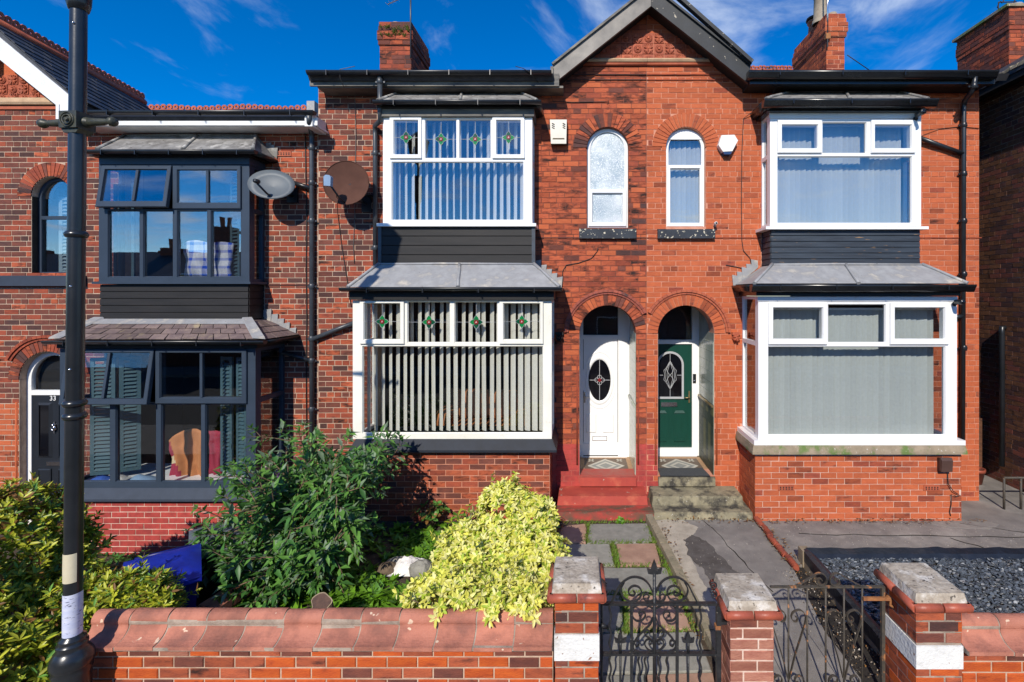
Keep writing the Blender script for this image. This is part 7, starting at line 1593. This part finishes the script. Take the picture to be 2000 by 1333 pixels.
# tall buddleia-like shrub with arching branches
def buddleia():
    base = Vector((-3.12, 5.70, 0)); t = thing('shrub', 'tall dark green shrub with long pointed leaves beside the drainpipe', 'shrub', base); lf = MB(); sm = MB()
    def branch(b, d, L_, r, lev):
        n = max(4, int(L_/.07)); p = b.copy(); pts = [p.copy()]; v = d.normalized()
        for i in range(n):
            v = (v+Vector((rp.gauss(0, .06), rp.gauss(0, .06), -.045-.03*(i/n)))).normalized(); p = p+v*(L_/n); 
            if p.y > 6.72 and lev: p.y = 6.72
            if not -4.22 < p.x < -2.28: break
            pts.append(p.copy())
            if lev and i > n*.15 or i > n*.45:
                s = v.cross(Vector((0, 0, 1))).normalized(); ang = (i % 2)*1.2+rp.uniform(-.4, .4); s = (s*math.cos(ang)+v.cross(s)*math.sin(ang)).normalized()
                for q in (-1, 1):
                    ln = rp.uniform(.10, .175)*(1.1-.4*i/n); pk = rp.random(); leaf(lf, p, v*.55+s*q*.8+Vector((0, 0, -.05)), Vector((0, -.3, 1)), ln, ln*.36, 0 if pk < .40 else (1 if pk < .86 else 2), rp.uniform(.1, .5))
            if lev < 2 and i > n*.22 and rp.random() < (.75 if lev == 0 else .28):
                s = rvec(); s = (s-v*s.dot(v)).normalized(); branch(p, v*.8+s*.75+Vector((0, 0, .12)), L_*rp.uniform(.22, .36), r*.5, lev+1)
        for q in range(5): leaf(lf, p, v+rvec()*.5, Vector((0, 0, 1)), rp.uniform(.05, .09), .02, 2 if rp.random() < .4 else 1, .1)
        sm.tube(pts, [r*(1-.75*i/len(pts)) for i in range(len(pts))], 5)
    for i in range(27):
        a = i*2.4+rp.uniform(-.3, .3); e = rp.uniform(.12, .68); d = Vector((math.cos(a)*math.sin(e)*1.0, math.sin(a)*math.sin(e)*.75-.08, math.cos(e)))
        branch(base+Vector((rp.uniform(-.15, .15), rp.uniform(-.12, .12), 0)), d, rp.uniform(1.05, 1.42)*(1-.10*e), .016, 0)
    for dx, L_ in ((-.22, 1.45), (.0, 1.6), (.18, 1.5), (.42, 1.3)): branch(base+Vector((0, .1, 0)), Vector((dx*.55, .1, 1)), L_, .015, 0)
    for dx, dy, L_ in ((-1, -.3, .85), (-.9, -.6, .85), (-.6, -.9, .8)): branch(base+Vector((-.05, 0, .15)), Vector((dx, dy, .75)), L_, .014, 0)
    for i in range(20):
        a = rp.uniform(-2.5, -.7); branch(base+Vector((rp.uniform(-.25, .25), rp.uniform(-.3, 0), .05)), Vector((math.cos(a)*.9, math.sin(a)*.9, rp.uniform(.45, 1.0))), rp.uniform(.5, .85), .012, 0)
    lf.build('foliage', ['leaf_dark', 'leaf_mid', 'leaf_silver'], t, 'stuff', fix=False); sm.build('stems', 'twig', t)
    fl = MB(); c = Vector((X(540, 5.2), 5.2, Z(926, 5.2)))
    for i in range(30): q = c+rvec()*.03; fl.add([q, q+rvec()*.015, q+rvec()*.015], [(0, 1, 2)])
    fl.build('flower', 'flower_purple', t, fix=False)
buddleia()
# weeds over the centre garden, small plants at the wall foot
m = MB()
for i in range(5200):
    x = rp.uniform(-3.4, -.35); y = rp.uniform(4.0, 6.75); dn = noise.noise(Vector((x*1.3, y*1.3, 4)))
    if dn < -.18+.25*(y > 5.9) and rp.random() < .8: continue
    if abs(x-X(800, 5.6)) < .22 and abs(y-5.55) < .2: continue
    z = .07*noise.noise(Vector((x*1.7, y*1.7, -.01)))-.01; hgt = rp.uniform(.05, .13)*(1.5 if y < 5.1 else .9); pk = rp.choice((0, 0, 0, 0, 0, 1))
    for k in range(rp.randint(4, 6)):
        a = rp.random()*6.3; d = Vector((math.cos(a)*.75, math.sin(a)*.75, rp.uniform(.35, 1.1))); leaf(m, Vector((x, y, z)), d, Vector((0, 0, 1)), hgt*rp.uniform(.7, 1.2), hgt*.46, pk, .3)
o = m.build('weeds', ['leaf_weed', 'leaf_mid', 'leaf_dark'], None, 'stuff', fix=False); o['label'] = 'green weeds covering the soil of the centre garden'; o['category'] = 'weeds'
m = MB()
for i in range(2600):
    x = rp.uniform(-7.5, -3.75); y = rp.uniform(4.4, 6.8); 
    for k in range(4):
        a = rp.random()*6.3; h = rp.uniform(.04, .1); leaf(m, Vector((x, y, -.47)), Vector((math.cos(a)*.7, math.sin(a)*.7, rp.uniform(.4, 1))), Vector((0, 0, 1)), h, h*.4, rp.choice((0, 1, 1)), .3)
o = m.build('weeds', ['leaf_mid', 'leaf_dark'], None, 'stuff', fix=False); o['label'] = 'dark low weeds in the shaded garden beside the bins'; o['category'] = 'weeds'
def plant(label, px, py, n, L_, w, mt, hgt=.25, z=0):
    Y = F*(CZ-z)/(py-PY); b = Vector((X(px, Y), Y, z)); t = thing('garden_plant', label, 'plant', b); m = MB(); s = MB()
    for i in range(n):
        d = Vector((rp.gauss(0, .5), rp.gauss(0, .4), 1)).normalized(); q = b+d*hgt*rp.uniform(.4, 1.1); s.tube([b, b.lerp(q, .5)+Vector((0, 0, .02)), q], .004, 5); whorl(m, q, d+Vector((0, -.3, .2)), L_, w, 5, lambda: rp.choice((0, 0, 1)), 1.1)
    m.build('leaves', mt, t, fix=False); s.build('stems', 'twig', t)
plant('broad-leaved plant with reddish edges at the bay wall foot', 845, 1030, 16, .10, .06, ['leaf_mid', 'leaf_bronze'], .28); plant('bright green spiky plant growing behind the yellow shrub', 898, 1040, 14, .11, .025, ['leaf_weed', 'leaf_lime'], .3)
plant('green weed clump between yellow shrub and red step', 1068, 1040, 18, .08, .04, ['leaf_mid', 'leaf_weed'], .2); plant('small green weed at the foot of the red step', 1212, 1022, 9, .06, .035, ['leaf_weed', 'leaf_mid'], .06)
def litter(label, x0, x1, y0, y1, n):
    m = MB()
    for i in range(n):
        x = rp.uniform(x0, x1); y = rp.uniform(y0, y1); leaf(m, Vector((x, y, .02+rp.random()*.03)), rvec()*Vector((1, 1, .3)) if False else Vector((rp.gauss(0, 1), rp.gauss(0, 1), .2)), Vector((0, 0, 1)), rp.uniform(.02, .06), .02, rp.choice((0, 0, 1)))
    o = m.build('leaf_litter', ['leaf_bronze', 'timber'], None, 'stuff', fix=False); o['label'] = label; o['category'] = 'leaf litter'
litter('dry twigs and leaves along the step foot and path edge', -.6, -.2, 5.6, 6.9, 260)
litter('dry leaves and grit along the foot of the right bay', 2.5, 5.6, 6.70, 6.82, 170)
litter('scattered dry leaves at the foot of the stone steps', 1.1, 2.45, 6.70, 6.86, 70)
litter('dry leaves gathered along the rope edging', 2.40, 2.60, 5.6, 6.7, 90)
litter('small dry leaves caught beside the path kerb', 1.05, 1.22, 4.4, 6.6, 120)
m = MB()
for i in range(900): # loose grit on the asphalt
    x = rp.uniform(1.25, 6.5); y = rp.uniform(5.75, 6.8) if x > 2.5 else rp.uniform(4.2, 6.8); q = rp.uniform(.003, .008); a = rp.random()*6.3; z = .001 if x > 2.5 else .009
    m.add([(x+q*math.cos(a+k*2.1), y+q*math.sin(a+k*2.1), z) for k in range(3)]+[(x, y, z+q*.8)], [(0, 1, 3), (1, 2, 3), (2, 0, 3)], rp.choice((0, 0, 1)))
o = m.build('loose_grit', ['cap_stone', 'asphalt_dark'], None, 'stuff', fix=False); o['label'] = 'loose grit scattered over the asphalt'; o['category'] = 'grit'
for i, (x, y) in enumerate(((6.35, 8.05), (6.62, 8.2))):
    t = thing('flower_pot', ('terracotta flower pot at the alley mouth by the orange house', 'terracotta flower pot deeper in the alley under the clay pipe')[i], 'flower pot', (x, y, 0))
    MB().lathe([(0, 0), (.09, 0), (.125, .2), (.14, .2), (.14, .25), (.12, .25), (.11, .2), (0, .2)], (x, y, 0), 16).build('pot', 'terracotta_trim', t); MB().lathe([(0, .215), (.108, .205)], (x, y, 0), 14).build('soil', 'soil_dark', t)
# ================================================================= ACROSS THE STREET (seen only mirrored in the glass)
for i in range(8):
    x0 = -46.8+i*8.6; x1 = x0+8.58; h = 3.4; t = thing('opposite_house', ('brick house across the street, first beyond the long row end', 'brick house across the street, second beyond the long row end', 'brick house across the street, third beyond the long row end', 'brick house across the street opposite the far shrub side', 'brick house across the street opposite the grey bays', 'brick house across the street opposite the white door', 'brick house across the street opposite the green door', 'brick house across the street opposite the alley')[i], 'house', ((x0+x1)/2, -12, -.2))
    MB().box(x0, x1, -17, -9.5, -.5, h).build('wall', 'opp_brick', t); MB().prism([(-9.2, h-.05), (-13.2, h+2.1), (-17.3, h-.05), (-17.3, h-.2), (-9.2, h-.2)], x0, x1, 'x').build('roof', 'slate', t)
    ct = 3.5 if i == 3 else 2.3; ox = .8 if i == 3 else 6.5
    MB().box(x0+ox, x0+ox+.9, -13.6, -12.8, h+1.2, h+ct).box(x0+ox-.08, x0+ox+.98, -13.68, -12.72, h+ct-.3, h+ct-.15).build('chimney', 'opp_brick', t)
    for k in (0, 1): MB().lathe([(.12, 0), (.1, .5), (.13, .55)], (x0+ox+.25+.4*k, -13.2, h+ct), 10).build('chimney_pot', 'pot', t)
    for k in (0, 1):
        for zz in (.7, 2.9):
            wx = x0+1.6+k*3.2; w = MB().box(wx-.06, wx+1.56, -9.5, -9.42, zz-.06, zz+1.26).build('window', 'white_board', t); MB().box(wx, wx+1.5, -9.419, -9.41, zz, zz+1.2).build('pane', 'dark_glass', w)
    MB().box(x0+6.9, x0+7.8, -9.5, -9.44, -.14, 2.0).build('door', 'door_navy', t)
